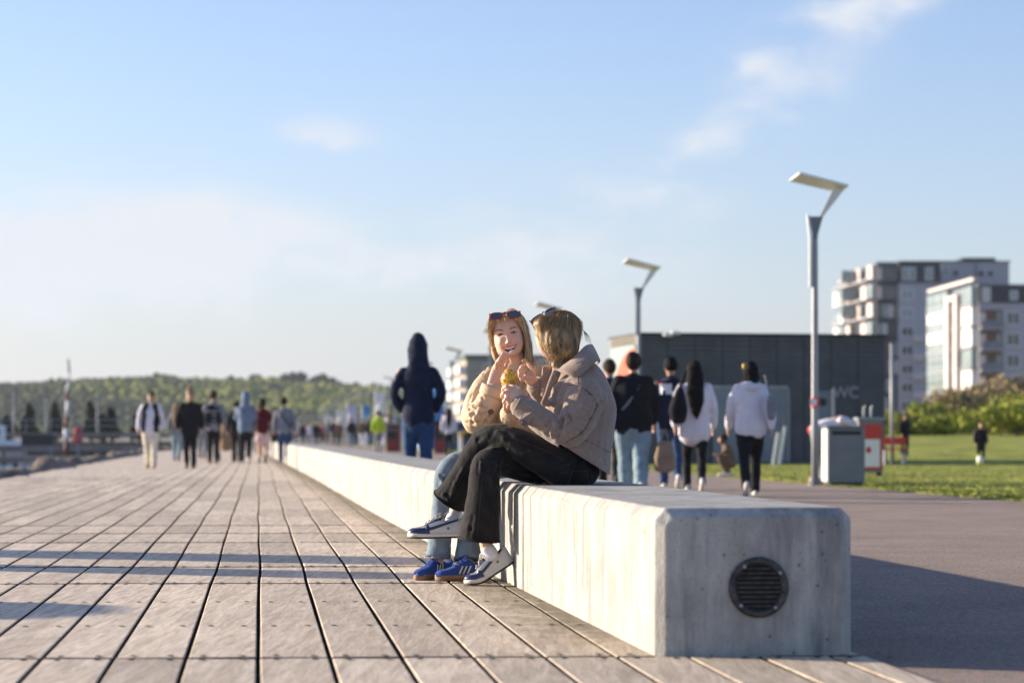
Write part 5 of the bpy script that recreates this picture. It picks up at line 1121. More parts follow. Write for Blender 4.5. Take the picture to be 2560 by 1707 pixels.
def fold(vf, folds):
    """press creases into cloth: each fold = (points, depth, width); positive depth raises a ridge"""
    segs = []
    for pts, d, w in folds:
        for a, b in zip(pts, pts[1:]): segs.append((a, b, d, w))
    def fn(v, n):
        s = 0
        for a, b, d, w in segs:
            ab = b - a; t = max(0, min(1, (v - a).dot(ab) / max(ab.length_squared, 1e-9))); q = a + ab * t; dd = (v - q).length
            if dd < w * 3: s += 1.35 * d * math.exp(-(dd / w) ** 2) - d * .35 * math.exp(-((dd - w * 1.7) / (w * .8)) ** 2)
        return max(-.02, min(.02, s))
    return displace(vf, fn)
def on_surface(bv, pts, lift=.002, Yfrom=5):
    """lay a line of points on the camera side of a garment"""
    out = []
    for p in pts:
        o = Vector((0, 0, EYE)); d = (p - o).normalized(); h = bv.ray_cast(o, d)
        q = h[0] if h[0] is not None and abs(h[0].y - p.y) < .6 else p
        out.append(q - d * lift)
    return out
def dens(pts, k=5):
    out = []
    for i in range(len(pts) - 1):
        q = [pts[max(i - 1, 0)], pts[i], pts[i + 1], pts[min(i + 2, len(pts) - 1)]]
        for j in range(k): out.append(cat(*q, j / k))
    return out + [pts[-1]]
def seam(name, bv, pts, m, parent, r=.0016, lift=.0004): 
    return obj(name, tube(on_surface(bv, dens(pts), lift), r, n=5, sub=1), m, parent, True, world=True)
def bvh(vf): return BVHTree.FromPolygons(vf[0], vf[1])

# ---------- shoes
def shoe_profile(x):
    K = [(0, .012, .040), (.012, .031, .052), (.03, .041, .058), (.06, .0455, .063), (.09, .046, .074), (.12, .043, .090), (.15, .039, .104), (.18, .037, .112), (.205, .037, .098), (.23, .037, .092), (.255, .036, .098), (.275, .032, .104), (.285, .020, .102)]
    for (a, w0, h0), (b, w1, h1) in zip(K, K[1:]):
        if x <= b: t = (x - a) / (b - a); return w0 + (w1 - w0) * t, h0 + (h1 - h0) * t
    return K[-1][1], K[-1][2]
def shoe(parent, toe, yaw, pitch, kind, bend=0, roll=0, side=-1):
    ex = Vector((math.cos(yaw) * math.cos(pitch), math.sin(yaw) * math.cos(pitch), math.sin(pitch))); ey = Vector((-math.sin(yaw), math.cos(yaw), 0)); ez = ex.cross(ey)
    if roll: q = Matrix.Rotation(roll, 3, ex); ey = q @ ey; ez = q @ ez
    xb = .11
    # centreline with the toe part bent up relative to the rest
    tab = [(0, 0, 0)]; px = pz = 0; 
    steps = 60; prof = []
    for i in range(steps + 1):
        x = .29 * i / steps; a = bend * max(0, min(1, (xb - x) / .06))
        prof.append((x, px, pz, a)); px += math.cos(a) * .29 / steps; pz -= math.sin(a) * .29 / steps
    x0, z0 = prof[0][1], prof[0][2]
    def W(x, y, z):
        i = max(0, min(steps, x / .29 * steps)); k = min(steps - 1, int(i)); t = i - k
        p = [prof[k][j] + (prof[k + 1][j] - prof[k][j]) * t for j in range(4)]
        cx = p[1]; cz = p[2]; a = p[3]
        lx = cx + z * math.sin(a); lz = cz + z * math.cos(a)
        if x < 0: lx += x
        return toe + ex * lx + ey * y + ez * lz
    sneaker = kind == 'sneaker'
    sole_h = .030 if sneaker else .024
    so = thing_child('shoe', parent)
    # upper: half dome rings; dips for the ankle opening
    xs = [.002, .008, .018, .03, .045, .06, .075, .09, .105, .12, .135, .15, .165, .18, .192, .205, .22, .235, .25, .262, .272, .280, .285]
    nr = 18; v = []; mi = []; f = []
    for x in xs:
        w, h = shoe_profile(x)
        for k in range(nr + 1):
            a = math.pi * k / nr; c, s_ = math.cos(a), math.sin(a)
            y = -w * math.copysign(abs(c) ** .72, c); z = sole_h - .004 + (h - sole_h) * s_ ** .75
            if .188 < x < .268 and s_ > .9: z -= .030 * (1 - abs(x - .228) / .045) if abs(x - .228) < .045 else 0
            v.append(W(x, y, z))
    for i in range(len(xs) - 1):
        for k in range(nr):
            a = i * (nr + 1) + k; f.append((a, a + nr + 1, a + nr + 2, a + 1))
            x = (xs[i] + xs[i + 1]) / 2; w, h = shoe_profile(x); ang = (k + .5) / nr; up = math.sin(math.pi * ang) ** .75
            if sneaker:
                m = 1                                    # pale leather
                if x < .125 and up < .84 - (x - .06) * 4.5: m = 0      # navy overlay round the toe
                if x < .030: m = 0
                if .030 <= x < .088 and up >= .84: m = 2               # suede toe box
                if .088 <= x < .185 and .30 < ang < .70: m = 0         # lace area
                if .185 <= x < .27 and up > .93: m = 0                 # collar lining
                if x > .262 and up > .35 and ang > .4 and ang < .6: m = 0
            else: m = 0
            mi.append(m)
    f.append(tuple(range(nr, -1, -1))); mi.append(0); o = (len(xs) - 1) * (nr + 1); f.append(tuple(range(o, o + nr + 1))); mi.append(1 if sneaker else 0)
    up_ = obj('upper', (v, f), [M_NAVYL, M_WLEA, M_GLEA] if sneaker else [M_BSUE], so, True, world=True)
    up_.data.polygons.foreach_set('material_index', [min(q, len(up_.data.materials) - 1) for q in mi]); s = up_.modifiers.new('s', 'SUBSURF'); s.levels = 1; s.render_levels = 1
    def sole(nm, z0_, z1_, grow, m):
        outl = []; n = 34
        for i in range(n + 1): x = .287 * i / n; w, _ = shoe_profile(min(.284, max(.001, x))); e = math.sqrt(max(0, 1 - ((x - .1435) / .1475) ** 8)); outl.append((x, (w + grow) * e))
        ring = [(x, -w) for x, w in outl] + [(x, w) for x, w in reversed(outl)]
        n2 = len(ring); vv = []
        for z, g in ((z0_, .92), (z0_ + .003, 1), (z1_ - .002, 1.0), (z1_, .96)): vv += [W(x, y * g, z) for x, y in ring]
        ff = [(q * n2 + k, q * n2 + (k + 1) % n2, (q + 1) * n2 + (k + 1) % n2, (q + 1) * n2 + k) for q in range(3) for k in range(n2)]
        ff += [tuple(range(n2 - 1, -1, -1)), tuple(range(3 * n2, 4 * n2))]
        obj(nm, (vv, ff), m, so, True, world=True).data.polygons.foreach_set('use_smooth', [True] * (3 * n2) + [False] * 2)
    if sneaker: sole('outsole', 0, .009, .004, M_OUT); sole('midsole', .0085, .026, .0050, M_MIDS)
    else: sole('sole', 0, .028, .004, M_GUM)
    def decal(nm, poly, m, th=.0016, sd=side):
        bm = bmesh.new(); vs = [bm.verts.new((x, z, 0)) for x, z in poly]; bm.faces.new(vs); bmesh.ops.triangulate(bm, faces=bm.faces)
        bmesh.ops.subdivide_edges(bm, edges=bm.edges, cuts=2, use_grid_fill=True); bm.verts.index_update()
        def surf(x, z, e):
            w, h = shoe_profile(x); s_ = max(0, min(1, (z - sole_h + .004) / (h - sole_h))) ** (1 / .75); c = math.sqrt(max(0, 1 - s_ * s_)) ** .72; return W(x, sd * (w * c + e), z)
        vv = [surf(q.co.x, q.co.y, th) for q in bm.verts]; ff = [tuple(q.index for q in g.verts) for g in bm.faces]; bm.free()
        ob = obj(nm, (vv, ff), m, so, True, world=True); sm = ob.modifiers.new('s', 'SOLIDIFY'); sm.thickness = .0012; sm.offset = 0
    if sneaker:
        decal('swoosh', [(.100, .064), (.098, .054), (.103, .046), (.113, .042), (.130, .044), (.165, .055), (.205, .069), (.262, .088), (.262, .097), (.205, .080), (.165, .070), (.140, .062), (.122, .058), (.113, .062), (.112, .069), (.107, .072)], M_NAVYL)
        decal('crest', [(.205, .055), (.212, .057), (.219, .055), (.218, .047), (.212, .042), (.206, .047)], M_GLEA)
    else:
        for k in range(3): x = .112 + k * .022; decal('stripe', [(x, .032), (x + .009, .032), (x + .030, .074), (x + .021, .074)], M_STRIPE)
    # laces across the tongue and a loose bow
    lm = M_LACE if sneaker else M_LACEB
    for i in range(5):
        x = .096 + i * .019; w, h = shoe_profile(x); pts = [W(x + .004 * math.sin(q), .020 * q, h * (1 - .07 * q * q) + .004) for q in (-1, -.5, 0, .5, 1)]
        obj('lace', tube(pts, .0026, n=6, sub=2), lm, so, True, world=True)
    w, h = shoe_profile(.178)
    for sg in (-1, 1): obj('lace', tube([W(.178, 0, h + .006), W(.165, .022 * sg, h + .014), W(.150, .036 * sg, h + .000), W(.168, .018 * sg, h + .004)], .0026, n=6, sub=4), lm, so, True, world=True)
    obj('lace', tube([W(.178, 0, h + .006), W(.150, -.024, h + .004), W(.122, -.040, h - .026)], .0024, n=6, sub=4), lm, so, True, world=True)
    if sneaker: obj('tongue', loft([(W(.165, 0, .098), .018, .004), (W(.195, 0, .118), .019, .004), (W(.215, 0, .134), .015, .004)], n=10, sub=3, ref=ez), M_GLEA, so, True, world=True)
    return W
def thing_child(name, parent):
    o = bpy.data.objects.new(name, None); o.empty_display_size = .05; COL.objects.link(o); o.parent = parent; return o

def fingers(piece, pts, r0, r1): piece.append(tube(dens(pts, 3), [r0 + (r1 - r0) * i / (len(pts) * 3 - 3) for i in range(len(pts) * 3 - 2)], n=8, sub=1)); piece.append(ell(pts[-1], r1 * 1.02, r1 * 1.02, r1 * 1.1, 8))

# =====================================================================  WOMAN RIGHT (brown wool jacket)
def woman_right():
    t = thing('person', 'seated woman in a brown wool jacket and black jeans, seen from behind', 'person', (.33, 12.1, .5))
    # ---- jeans
    hipN = C2(1560, 480, 12.0); hipF = C2(1560, 520, 12.26)
    legN = [(hipN, .105, .11), (C2(1330, 395, 12.02), .093, .095), (C2(1080, 265, 12.05), .080, .085), (C2(880, 195, 12.10), .071, .075), (C2(775, 200, 12.13), .066, .07), (C2(690, 290, 12.17), .064, .068), (C2(600, 460, 12.21), .066, .072), (C2(505, 650, 12.25), .078, .082), (C2(450, 745, 12.27), .092, .092)]
    legF = [(hipF, .10, .10), (C2(1300, 480, 12.20), .085, .09), (C2(1050, 430, 12.13), .078, .08), (C2(880, 400, 12.07), .073, .075), (C2(775, 430, 12.02), .075, .078), (C2(752, 560, 11.99), .078, .08), (C2(745, 720, 11.985), .084, .085), (C2(725, 900, 11.99), .092, .092), (C2(705, 1090, 12.0), .103, .100)]
    def legpiece(st): return loft(st, n=20, sub=5, ref=(0, 1, .02), round_=False)
    butt = [ell(C2(1600, 490, 12.03), .10, .12, .085, 20), ell(C2(1600, 495, 12.22), .10, .12, .085, 20), ell(C2(1500, 500, 12.12), .10, .17, .09, 16)]
    jv = union([legpiece(legN), legpiece(legF)] + butt, .0065, 3)
    # sitting flattens the seat on the bench
    jv = ([Vector((v.x, v.y, max(v.z, .5025))) if v.x > bx(12.1) - .02 and v.z > .44 else v for v in jv[0]], jv[1])
    q = lambda x, y, Y: C2(x, y, Y)
    F = [([q(790, 90, 12.03), q(740, 170, 12.04), q(690, 210, 12.08)], -.006, .012), ([q(930, 300, 12.0), q(860, 290, 12.0), q(800, 240, 12.0)], -.008, .011), ([q(690, 330, 11.95), q(720, 420, 11.93), q(730, 510, 11.93)], .007, .010), ([q(900, 400, 11.98), q(840, 430, 11.94), q(780, 520, 11.92)], .006, .014), ([q(880, 480, 11.96), q(830, 560, 11.92), q(820, 640, 11.91)], -.005, .013),
         ([q(1150, 560, 12.1), q(1000, 500, 12.05), q(900, 430, 12.0)], -.006, .016), ([q(1400, 360, 11.93), q(1280, 320, 11.93), q(1180, 290, 11.95)], .004, .018), ([q(640, 900, 11.9), q(620, 1000, 11.9), q(600, 1090, 11.9)], -.005, .014), ([q(820, 860, 11.9), q(840, 1000, 11.9), q(850, 1100, 11.91)], .006, .016), ([q(560, 480, 12.14), q(500, 600, 12.17), q(460, 700, 12.18)], .006, .012), ([q(470, 700, 12.18), q(430, 740, 12.18), q(380, 700, 12.19)], .006, .010), ([q(1560, 330, 11.9), q(1500, 400, 11.9), q(1430, 430, 11.9)], -.006, .014), ([q(1000, 250, 11.96), q(930, 200, 12.0), q(870, 150, 12.03)], .004, .014)]
    jv = fold(jv, F); jv = displace(jv, lambda v, n: .0025 * nz(v, 26) + .0012 * nz(v, 70))
    js = obj('jeans', jv, M_BJEAN, t, True, world=True); jb = bvh(jv)
    seam('stitch', jb, [q(880, 150, 12), q(1100, 230, 12), (q(1350, 330, 12)), q(1450, 400, 12)], M_SEAMD, js, .0012)
    seam('stitch', jb, [q(735, 500, 12), q(720, 700, 12), q(700, 900, 12), q(690, 1070, 12)], M_SEAMD, js, .0012)
    seam('stitch', jb, [q(700, 230, 12), q(640, 380, 12), q(540, 560, 12), q(440, 730, 12)], M_SEAMD, js, .0012)
    seam('back_pocket', jb, [q(1400, 590, 12), q(1425, 515, 12), q(1460, 500, 12), q(1655, 488, 12), q(1668, 540, 12), q(1680, 590, 12)], M_SEAMD, js, .0014)
    # hems: rolled edge and dark inside
    def hem(st, m, parent, r=.0045):
        c, a, b = st[-1]; d = (Vector(st[-1][0]) - Vector(st[-2][0])).normalized(); rf = Vector((0, 1, .02)); bb = (rf - d * rf.dot(d)).normalized(); aa = d.cross(bb)
        ring = [Vector(c) + aa * (a + .000) * math.cos(k * math.pi / 14) + bb * (b + .0) * math.sin(k * math.pi / 14) + d * .002 for k in range(29)]
        obj('hem', tube(ring, r, n=6, sub=1), m, parent, True, world=True)
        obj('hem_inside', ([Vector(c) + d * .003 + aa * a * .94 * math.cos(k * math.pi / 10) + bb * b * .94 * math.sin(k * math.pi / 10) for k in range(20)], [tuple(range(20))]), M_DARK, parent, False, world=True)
    hem(legN, M_BJEAN, js); hem(legF, M_BJEAN, js)
    # ---- sneakers: upper one dangles, lower one rests on its toes
    W1 = shoe(t, C4(118, 640, 12.22) + Vector((0, 0, -.012)), R(-3), R(1.5), 'sneaker', R(4))
    toe2 = C4(1045, 1470, 12.0); toe2.z = .003
    W2 = shoe(t, toe2, R(4), R(33), 'sneaker', R(31))
    # ---- body: one continuous surface (ankles, torso, arms, hands, neck, head)
    hc = C1(1575, 395, 12.15)         # head centre
    fd = Vector((-.62, .76, -.18)).normalized()      # looks at her friend, away from us
    ru = Vector((0, 0, 1)); rr = fd.cross(ru).normalized(); uu = rr.cross(fd).normalized()
    HM = Matrix(((rr.x, fd.x, uu.x), (rr.y, fd.y, uu.y), (rr.z, fd.z, uu.z)))
    def H(r, f, u): return hc + rr * r + fd * f + uu * u
    body = [ell(H(0, -.01, .02), .078, .095, .098, 20, HM), loft([(H(0, .03, .03), .066, .06), (H(0, .045, -.03), .060, .052), (H(0, .055, -.075), .045, .038), (H(0, .06, -.095), .028, .026)], n=14, sub=3, ref=fd), loft([(C1(1560, 540, 12.13), .048, .05), (C1(1600, 690, 12.12), .052, .052), (C1(1680, 820, 12.12), .055, .06)], n=14, sub=3)]
    body += [loft([(C1(1372, 350, 12.12), .022, .03), (C1(1378, 430, 12.11), .024, .035), (C1(1412, 510, 12.11), .026, .035), (C1(1468, 580, 12.11), .024, .035), (C1(1530, 625, 12.11), .022, .03)], n=12, sub=3)]
    body += [ell(H(0, .098, -.012), .012, .016, .02, 8, HM)] + [ell(H(s_ * .078, .0, -.005), .01, .02, .03, 8, HM) for s_ in (-1, 1)]
    body += [loft([(C1(1740, 860, 12.12), .07, .10), (C1(1750, 1100, 12.1), .10, .13), (C1(1740, 1450, 12.1), .11, .14)], n=16, sub=3)]
    # near (left) arm to the cone
    wrN = C1(1205, 1030, 11.92); elN = C1(1590, 1300, 11.90)
    body += [loft([(C1(1780, 900, 11.95), .05, .05), (elN, .04, .04), (wrN, .027, .030)], n=10, sub=3)]
    hn = lambda x, y, Y=11.93: C1(x, y, Y)
    body += [loft([(wrN, .027, .026), (hn(1150, 1005), .038, .020), (hn(1095, 965, 11.925), .043, .018), (hn(1060, 955, 11.93), .040, .014)], n=12, sub=3)]
    body += [ell(hn(1125, 985, 11.92), .036, .022, .042, 12)]
    fingers(body, [hn(1085, 905, 11.92), hn(1045, 885, 11.91), hn(1012, 905, 11.94), hn(1005, 930, 11.97)], .0115, .0085)
    fingers(body, [hn(1065, 945, 11.915), hn(1020, 945, 11.905), hn(998, 975, 11.94), hn(1008, 995, 11.97)], .0115, .0088)
    fingers(body, [hn(1075, 995, 11.915), hn(1035, 1010, 11.905), hn(1015, 1035, 11.94), hn(1030, 1050, 11.97)], .0108, .0085)
    fingers(body, [hn(1100, 1035, 11.92), hn(1065, 1060, 11.915), hn(1055, 1090, 11.94), hn(1070, 1100, 11.96)], .0098, .0075)
    fingers(body, [hn(1150, 935, 11.93), hn(1110, 890, 11.955), hn(1065, 880, 11.985)], .013, .0095)
    # far (right) arm raised with the little spoon
    wrF = C1(1315, 850, 12.20); elF = C1(1470, 1060, 12.32)
    body += [loft([(C1(1600, 850, 12.33), .05, .05), (elF, .038, .038), (wrF, .026, .022)], n=10, sub=3)]
    hf = lambda x, y, Y=12.18: C1(1260 + (x - 1260) * 1.12, 800 + (y - 800) * 1.08, Y)
    body += [loft([(wrF, .027, .022), (hf(1275, 812), .030, .020), (hf(1240, 785), .026, .017)], n=12, sub=3)]
    fingers(body, [hf(1215, 755), hf(1190, 725), hf(1200, 698), hf(1222, 690)], .0105, .0078)
    fingers(body, [hf(1205, 770, 12.165), hf(1180, 752, 12.155), hf(1186, 725, 12.16), hf(1212, 722, 12.17)], .0105, .0078)
    fingers(body, [hf(1210, 795, 12.16), hf(1182, 785, 12.15), hf(1186, 758, 12.15), hf(1210, 758, 12.165)], .010, .0076)
    fingers(body, [hf(1225, 825, 12.16), hf(1198, 820, 12.15), hf(1195, 795, 12.15), hf(1215, 790, 12.16)], .009, .007)
    fingers(body, [hf(1310, 790, 12.17), hf(1302, 750, 12.16), hf(1275, 705, 12.165), hf(1250, 668, 12.175)], .0125, .0085)
    body += [loft([(C2(1400, 480, 12.15), .08, .1), (C2(1000, 330, 12.12), .045, .045), (C2(780, 200, 12.13), .045, .045), (C2(600, 480, 12.21), .038, .04), (C4(900, 250, 12.27), .031, .033), (C4(885, 350, 12.26), .030, .034), (C4(850, 420, 12.25), .03, .04)], n=12, sub=3), loft([(C2(1400, 500, 12.2), .07, .07), (C2(1000, 440, 12.12), .045, .045), (C2(790, 430, 12.04), .045, .045), (C2(760, 800, 12.0), .035, .037), (C4(1400, 780, 12.0), .031, .033), (C4(1440, 860, 12.0), .030, .034), (C4(1500, 960, 12.0), .03, .045)], n=12, sub=3)]
    bo = obj('body', union(body, .0031, 1, .4), M_SKINF, t, True, world=True)
    for (a, b, c) in ((C4(900, 290, 12.265), C4(870, 370, 12.255), C4(850, 440, 12.25)), (C4(1425, 850, 12.0), C4(1455, 900, 12.0), C4(1500, 970, 12.0))):
        obj('sock', displace(loft([(a, .036, .038), (b, .038, .040), (c, .038, .045)], n=20, sub=5), lambda v, n: .0012 * math.sin(v.z * 500)), M_SOCK, t, True, world=True)
    # ---- wool jacket
    tor = [(C1(1890, 1830, 12.04), .09, .17), (C1(1830, 1640, 12.07), .128, .185), (C1(1790, 1520, 12.08), .152, .185), (C1(1765, 1330, 12.10), .172, .19), (C1(1770, 1120, 12.10), .180, .200), (C1(1750, 940, 12.11), .160, .205), (C1(1700, 800, 12.12), .135, .17), (C1(1640, 710, 12.12), .085, .10)]
    near = [(C1(1760, 860, 11.99), .082, .075), (C1(1800, 1000, 11.93), .098, .078), (C1(1760, 1180, 11.895), .094, .074), (C1(1640, 1310, 11.885), .088, .070), (C1(1520, 1300, 11.89), .070, .064), (C1(1380, 1215, 11.90), .064, .060), (C1(1270, 1125, 11.905), .060, .056), (C1(1195, 1085, 11.91), .057, .052), (C1(1160, 1065, 11.915), .052, .048)]
    far = [(C1(1620, 820, 12.27), .07, .07), (C1(1540, 960, 12.32), .07, .07), (C1(1450, 1010, 12.30), .062, .062), (C1(1370, 930, 12.25), .054, .052), (C1(1325, 875, 12.21), .045, .044)]
    hemp = [(C1(1560, 1400, 12.02), .06, .13), (C1(1750, 1560, 12.03), .085, .17), (C1(1960, 1700, 12.05), .075, .18)]
    cv = union([loft(tor, n=26, sub=5, ref=(0, 1, 0), e=.92), loft(near, n=20, sub=5), loft(far, n=16, sub=4), ell(C1(1930, 1010, 12.03), .065, .12, .075, 16)], .0065, 4)
    # hem cut: lift everything below the slanting hem line
    a = C1(1395, 1440, 12); b = C2(1860, 520, 12)
    def cut(v):
        s_ = (v.x - C1(1555, 1440, 12).x) / (C2(1872, 525, 12).x - C1(1555, 1440, 12).x); zl = C1(1555, 1440, 12).z + (C2(1860, 522, 12).z - C1(1555, 1440, 12).z) * (max(s_, 0) ** 1.0)
        return Vector((v.x, v.y, max(v.z, zl))) if s_ > 0 else v
    # drape the lower back down to the hem
    def drape(v):
        zt, zb = C1(1900, 1300, 12).z, C2(1860, 522, 12).z
        if v.z < zt and v.x > .30: return Vector((v.x, v.y, zt - (zt - v.z) * 1.0))
        return v
    cv = ([cut(v) for v in cv[0]], cv[1])
    q = lambda x, y, Y=11.83: C1(x, y, Y)
    F = [([q(1640, 870, 11.88), q(1760, 880, 11.86), q(1860, 950, 11.86), q(1935, 1060, 11.88)], -.0075, .007),
         ([q(1935, 1060, 11.86), q(1870, 1200, 11.84), q(1780, 1340, 11.83), q(1640, 1440, 11.84)], -.009, .010),
         ([q(1550, 1140), q(1600, 1200), q(1580, 1290), q(1560, 1370)], -.013, .011), ([q(1600, 1150), q(1640, 1230), q(1630, 1320)], .010, .013), ([q(1500, 1180), q(1530, 1260), q(1490, 1340), q(1480, 1380)], .010, .011), ([q(1455, 1140), q(1480, 1200), q(1440, 1260)], -.009, .011), ([q(1400, 1130), q(1410, 1180), q(1380, 1230)], .006, .010),
         ([q(1660, 1180), q(1720, 1260), q(1700, 1380)], -.007, .014), ([q(1840, 1000), q(1780, 1120), q(1700, 1160)], .005, .018), ([q(2080, 1010, 11.95), q(1990, 1040, 11.9), q(1930, 1130, 11.88)], .010, .014), ([q(2110, 1080, 11.98), q(2000, 1120, 11.92), q(1950, 1200, 11.9)], -.008, .015),
         ([q(1960, 1300, 11.9), q(1900, 1450, 11.88), q(1890, 1600, 11.88)], .007, .018), ([q(2060, 1250, 11.95), q(2030, 1450, 11.93), q(2010, 1650, 11.93)], -.005, .018), ([q(1460, 1000, 12.0), q(1500, 1060, 11.98), q(1560, 1080, 11.98)], .008, .012), ([q(1600, 760, 11.95), q(1540, 900, 11.97), q(1500, 1040, 11.98)], .008, .014), ([q(1300, 960, 12.15), q(1360, 1000, 12.15), q(1400, 1080, 12.15)], -.006, .012), ([q(1250, 1240, 11.86), q(1400, 1350, 11.84), q(1520, 1420, 11.84)], .004, .014)]
    cv = fold(cv, F); cv = displace(cv, lambda v, n: .0035 * nz(v, 13) + .0012 * nz(v, 45))
    co = obj('jacket', cv, M_COATB, t, True, world=True); cb = bvh(cv)
    # band and hem stitching
    seam('stitch', cb, [q(1640, 872), q(1760, 882), q(1860, 950), q(1940, 1062)], M_SEAMB, co, .0015)
    seam('stitch', cb, [q(1940, 1062), q(1868, 1205), q(1780, 1345), q(1600, 1440)], M_SEAMB, co, .0015)
    seam('stitch', cb, [q(1800, 1405), q(1900, 1450), q(2000, 1500), q(2080, 1530)], M_SEAMB, co, .0015)
    seam('stitch', cb, [q(1740, 790), q(1745, 830), q(1750, 868)], M_SEAMB, co, .0012)
    # sleeve tab with its button
    tabp = [q(1385, 1095), q(1300, 1130), q(1215, 1150), q(1175, 1215), q(1165, 1250), q(1235, 1292), q(1258, 1262), q(1285, 1205), q(1330, 1165), q(1410, 1115)]
    tp_ = on_surface(cb, tabp, .004); tb = obj('sleeve_tab', (tp_, [tuple(range(len(tp_)))]), M_COATB, co, False, world=True); sm = tb.modifiers.new('s', 'SOLIDIFY'); sm.thickness = .004; sm.offset = 0
    obj('tab_edge', tube(tp_ + [tp_[0]], .0022, n=6, sub=1), M_COATB, co, True, world=True)
    bc = on_surface(cb, [q(1215, 1240)], .010)[0]; obj('button', xf(cyl((0, -.0025, 0), (0, .003, 0), .0125, .0135, 16), Matrix.Translation(bc)), M_BUTB, co, False, world=True)
    obj('button_rim', tube([bc + Vector((.011 * math.cos(a), -.003, .011 * math.sin(a))) for a in [k * .524 for k in range(13)]], .002, n=6, sub=1), M_BUTB, co, True, world=True)
    # cuff edge
    ce = on_surface(cb, [q(1290, 1005), q(1235, 985), q(1180, 990)], 0)
    obj('cuff', loft([(C1(1185, 1075, 11.913), .0575, .052), (C1(1150, 1055, 11.915), .0555, .051)], n=20, sub=2, round_=False), M_COATB, co, True, world=True)
    obj('cuff', loft([(C1(1345, 895, 12.22), .050, .050), (C1(1312, 862, 12.205), .048, .046)], n=18, sub=2, round_=False), M_COATB, co, True, world=True)
    # big collar, standing behind the neck and pointing forward
    top = [C1(1545, 735, 12.02), C1(1590, 690, 11.99), C1(1660, 640, 11.98), C1(1745, 565, 12.0), C1(1820, 490, 12.05), C1(1880, 478, 12.15), C1(1840, 520, 12.27), C1(1740, 600, 12.32)]
    bot = [C1(1560, 728, 11.98), C1(1640, 760, 11.93), C1(1735, 790, 11.905), C1(1835, 705, 11.91), C1(1935, 625, 11.96), C1(1955, 640, 12.12), C1(1900, 680, 12.30), C1(1780, 700, 12.36)]
    tt, bb = dens(top, 4), dens(bot, 4); v = []; n = len(tt)
    for i in range(n):
        for k in range(5): u = k / 4; p = tt[i].lerp(bb[i], u); p = p + Vector((0, -.018 * math.sin(u * math.pi), .006 * math.sin(u * math.pi))); v.append(p)
    f = [(i * 5 + k, i * 5 + k + 1, i * 5 + k + 6, i * 5 + k + 5) for i in range(n - 1) for k in range(4)]
    cl = obj('collar', (v, f), M_COATB, co, True, world=True); sm = cl.modifiers.new('s', 'SOLIDIFY'); sm.thickness = .009; sm.offset = 0; s2 = cl.modifiers.new('b', 'BEVEL'); s2.width = .003; s2.segments = 2
    obj('collar_edge', tube(bb[:24], .0042, n=6, sub=1), M_COATB, co, True, world=True)
    # front placket
    pl = [(C1(1535, 745, 12.00), .022, .010), (C1(1490, 860, 12.02), .022, .010), (C1(1455, 960, 12.03), .020, .010), (C1(1415, 1060, 12.02), .020, .010)]
    obj('placket', loft(pl, n=10, sub=4, e=.7), M_COATB, co, True, world=True)
    obj('placket', loft([(C1(1460, 710, 12.16), .035, .02), (C1(1440, 850, 12.17), .030, .02), (C1(1430, 960, 12.17), .03, .02)], n=10, sub=4), M_COATB, co, True, world=True)
    bc = C1(1545, 765, 11.985); obj('button', xf(cyl((0, -.0025, 0), (0, .003, 0), .013, .014, 16), Matrix.Translation(bc)), M_BUTB, co, False, world=True)
    # ---- hair
    hb = [ell(H(0, -.014, .022), .086, .102, .099, 20, HM), loft([(C1(1550, 330, 12.08), .120, .08), (C1(1578, 450, 12.06), .098, .09), (C1(1590, 550, 12.08), .080, .08), (C1(1585, 615, 12.09), .056, .06), (C1(1570, 665, 12.09), .034, .04)], n=18, sub=4), loft([(C1(1630, 330, 12.12), .06, .09), (C1(1665, 420, 12.14), .045, .08), (C1(1660, 520, 12.15), .036, .07), (C1(1630, 600, 12.14), .026, .04)], n=14, sub=3), loft([(C1(1415, 290, 12.07), .058, .06), (C1(1425, 390, 12.06), .030, .045), (C1(1475, 500, 12.06), .028, .05), (C1(1520, 590, 12.07), .022, .04)], n=12, sub=3)]
    hv = union(hb, .006, 4)
    hv = displace(hv, lambda v, n: .004 * nz(Vector((v.x * 60, v.y * 60, v.z * 9)), 1))
    hbx = bvh(hv); ho = toned(obj('hair', hv, M_HAIRR, t, True, world=True), .35, .5)
    rn = random.Random(14); paths = []
    crown = H(.0, -.02, .128); part = [H(0, .07, .11), crown, H(0, -.06, .11)]
    for i in range(4200):
        # start near the parting, flow outward then down, hugging the base, ending near the collar
        u = rn.random(); p0 = part[0].lerp(part[1], u * 2) if u < .5 else part[1].lerp(part[2], u * 2 - 1)
        ang = rn.uniform(0, 6.283); dirv = Vector((math.cos(ang), math.sin(ang), 0)); p = p0 + Vector((dirv.x * .015, dirv.y * .015, .0)) + Vector((rn.gauss(0, .01), rn.gauss(0, .01), 0))
        lift = rn.uniform(.0005, .005) if rn.random() < .94 else rn.uniform(.005, .011); L_ = rn.uniform(.14, .23); st = []; n = 13; d = dirv * .6 + Vector((0, 0, -.25)); o_ = rn.uniform(0, 100); wv = rn.uniform(.03, .15)
        ok = True
        for k in range(n):
            h = hbx.find_nearest(p)
            if h[0] is None: break
            nn = h[1]; out = (p - h[0])
            if p.z > hc.z - .165: p = h[0] + nn * lift
            st.append(p.copy())
            g = Vector((.0, 0, -1)) + Vector((-.32 if k > 7 else -.1, 0, 0)); d = d * .6 + g * (.30 + .05 * k) + Vector((nz((k * .35, o_, 0), 1), nz((k * .35, o_ + 9, 0), 1), nz((k * .35, o_ + 18, 0), 1))) * wv
            d = d - nn * d.dot(nn) * .9; d.normalize(); p = p + d * (L_ / n)
        if len(st) > 4: paths.append(st)
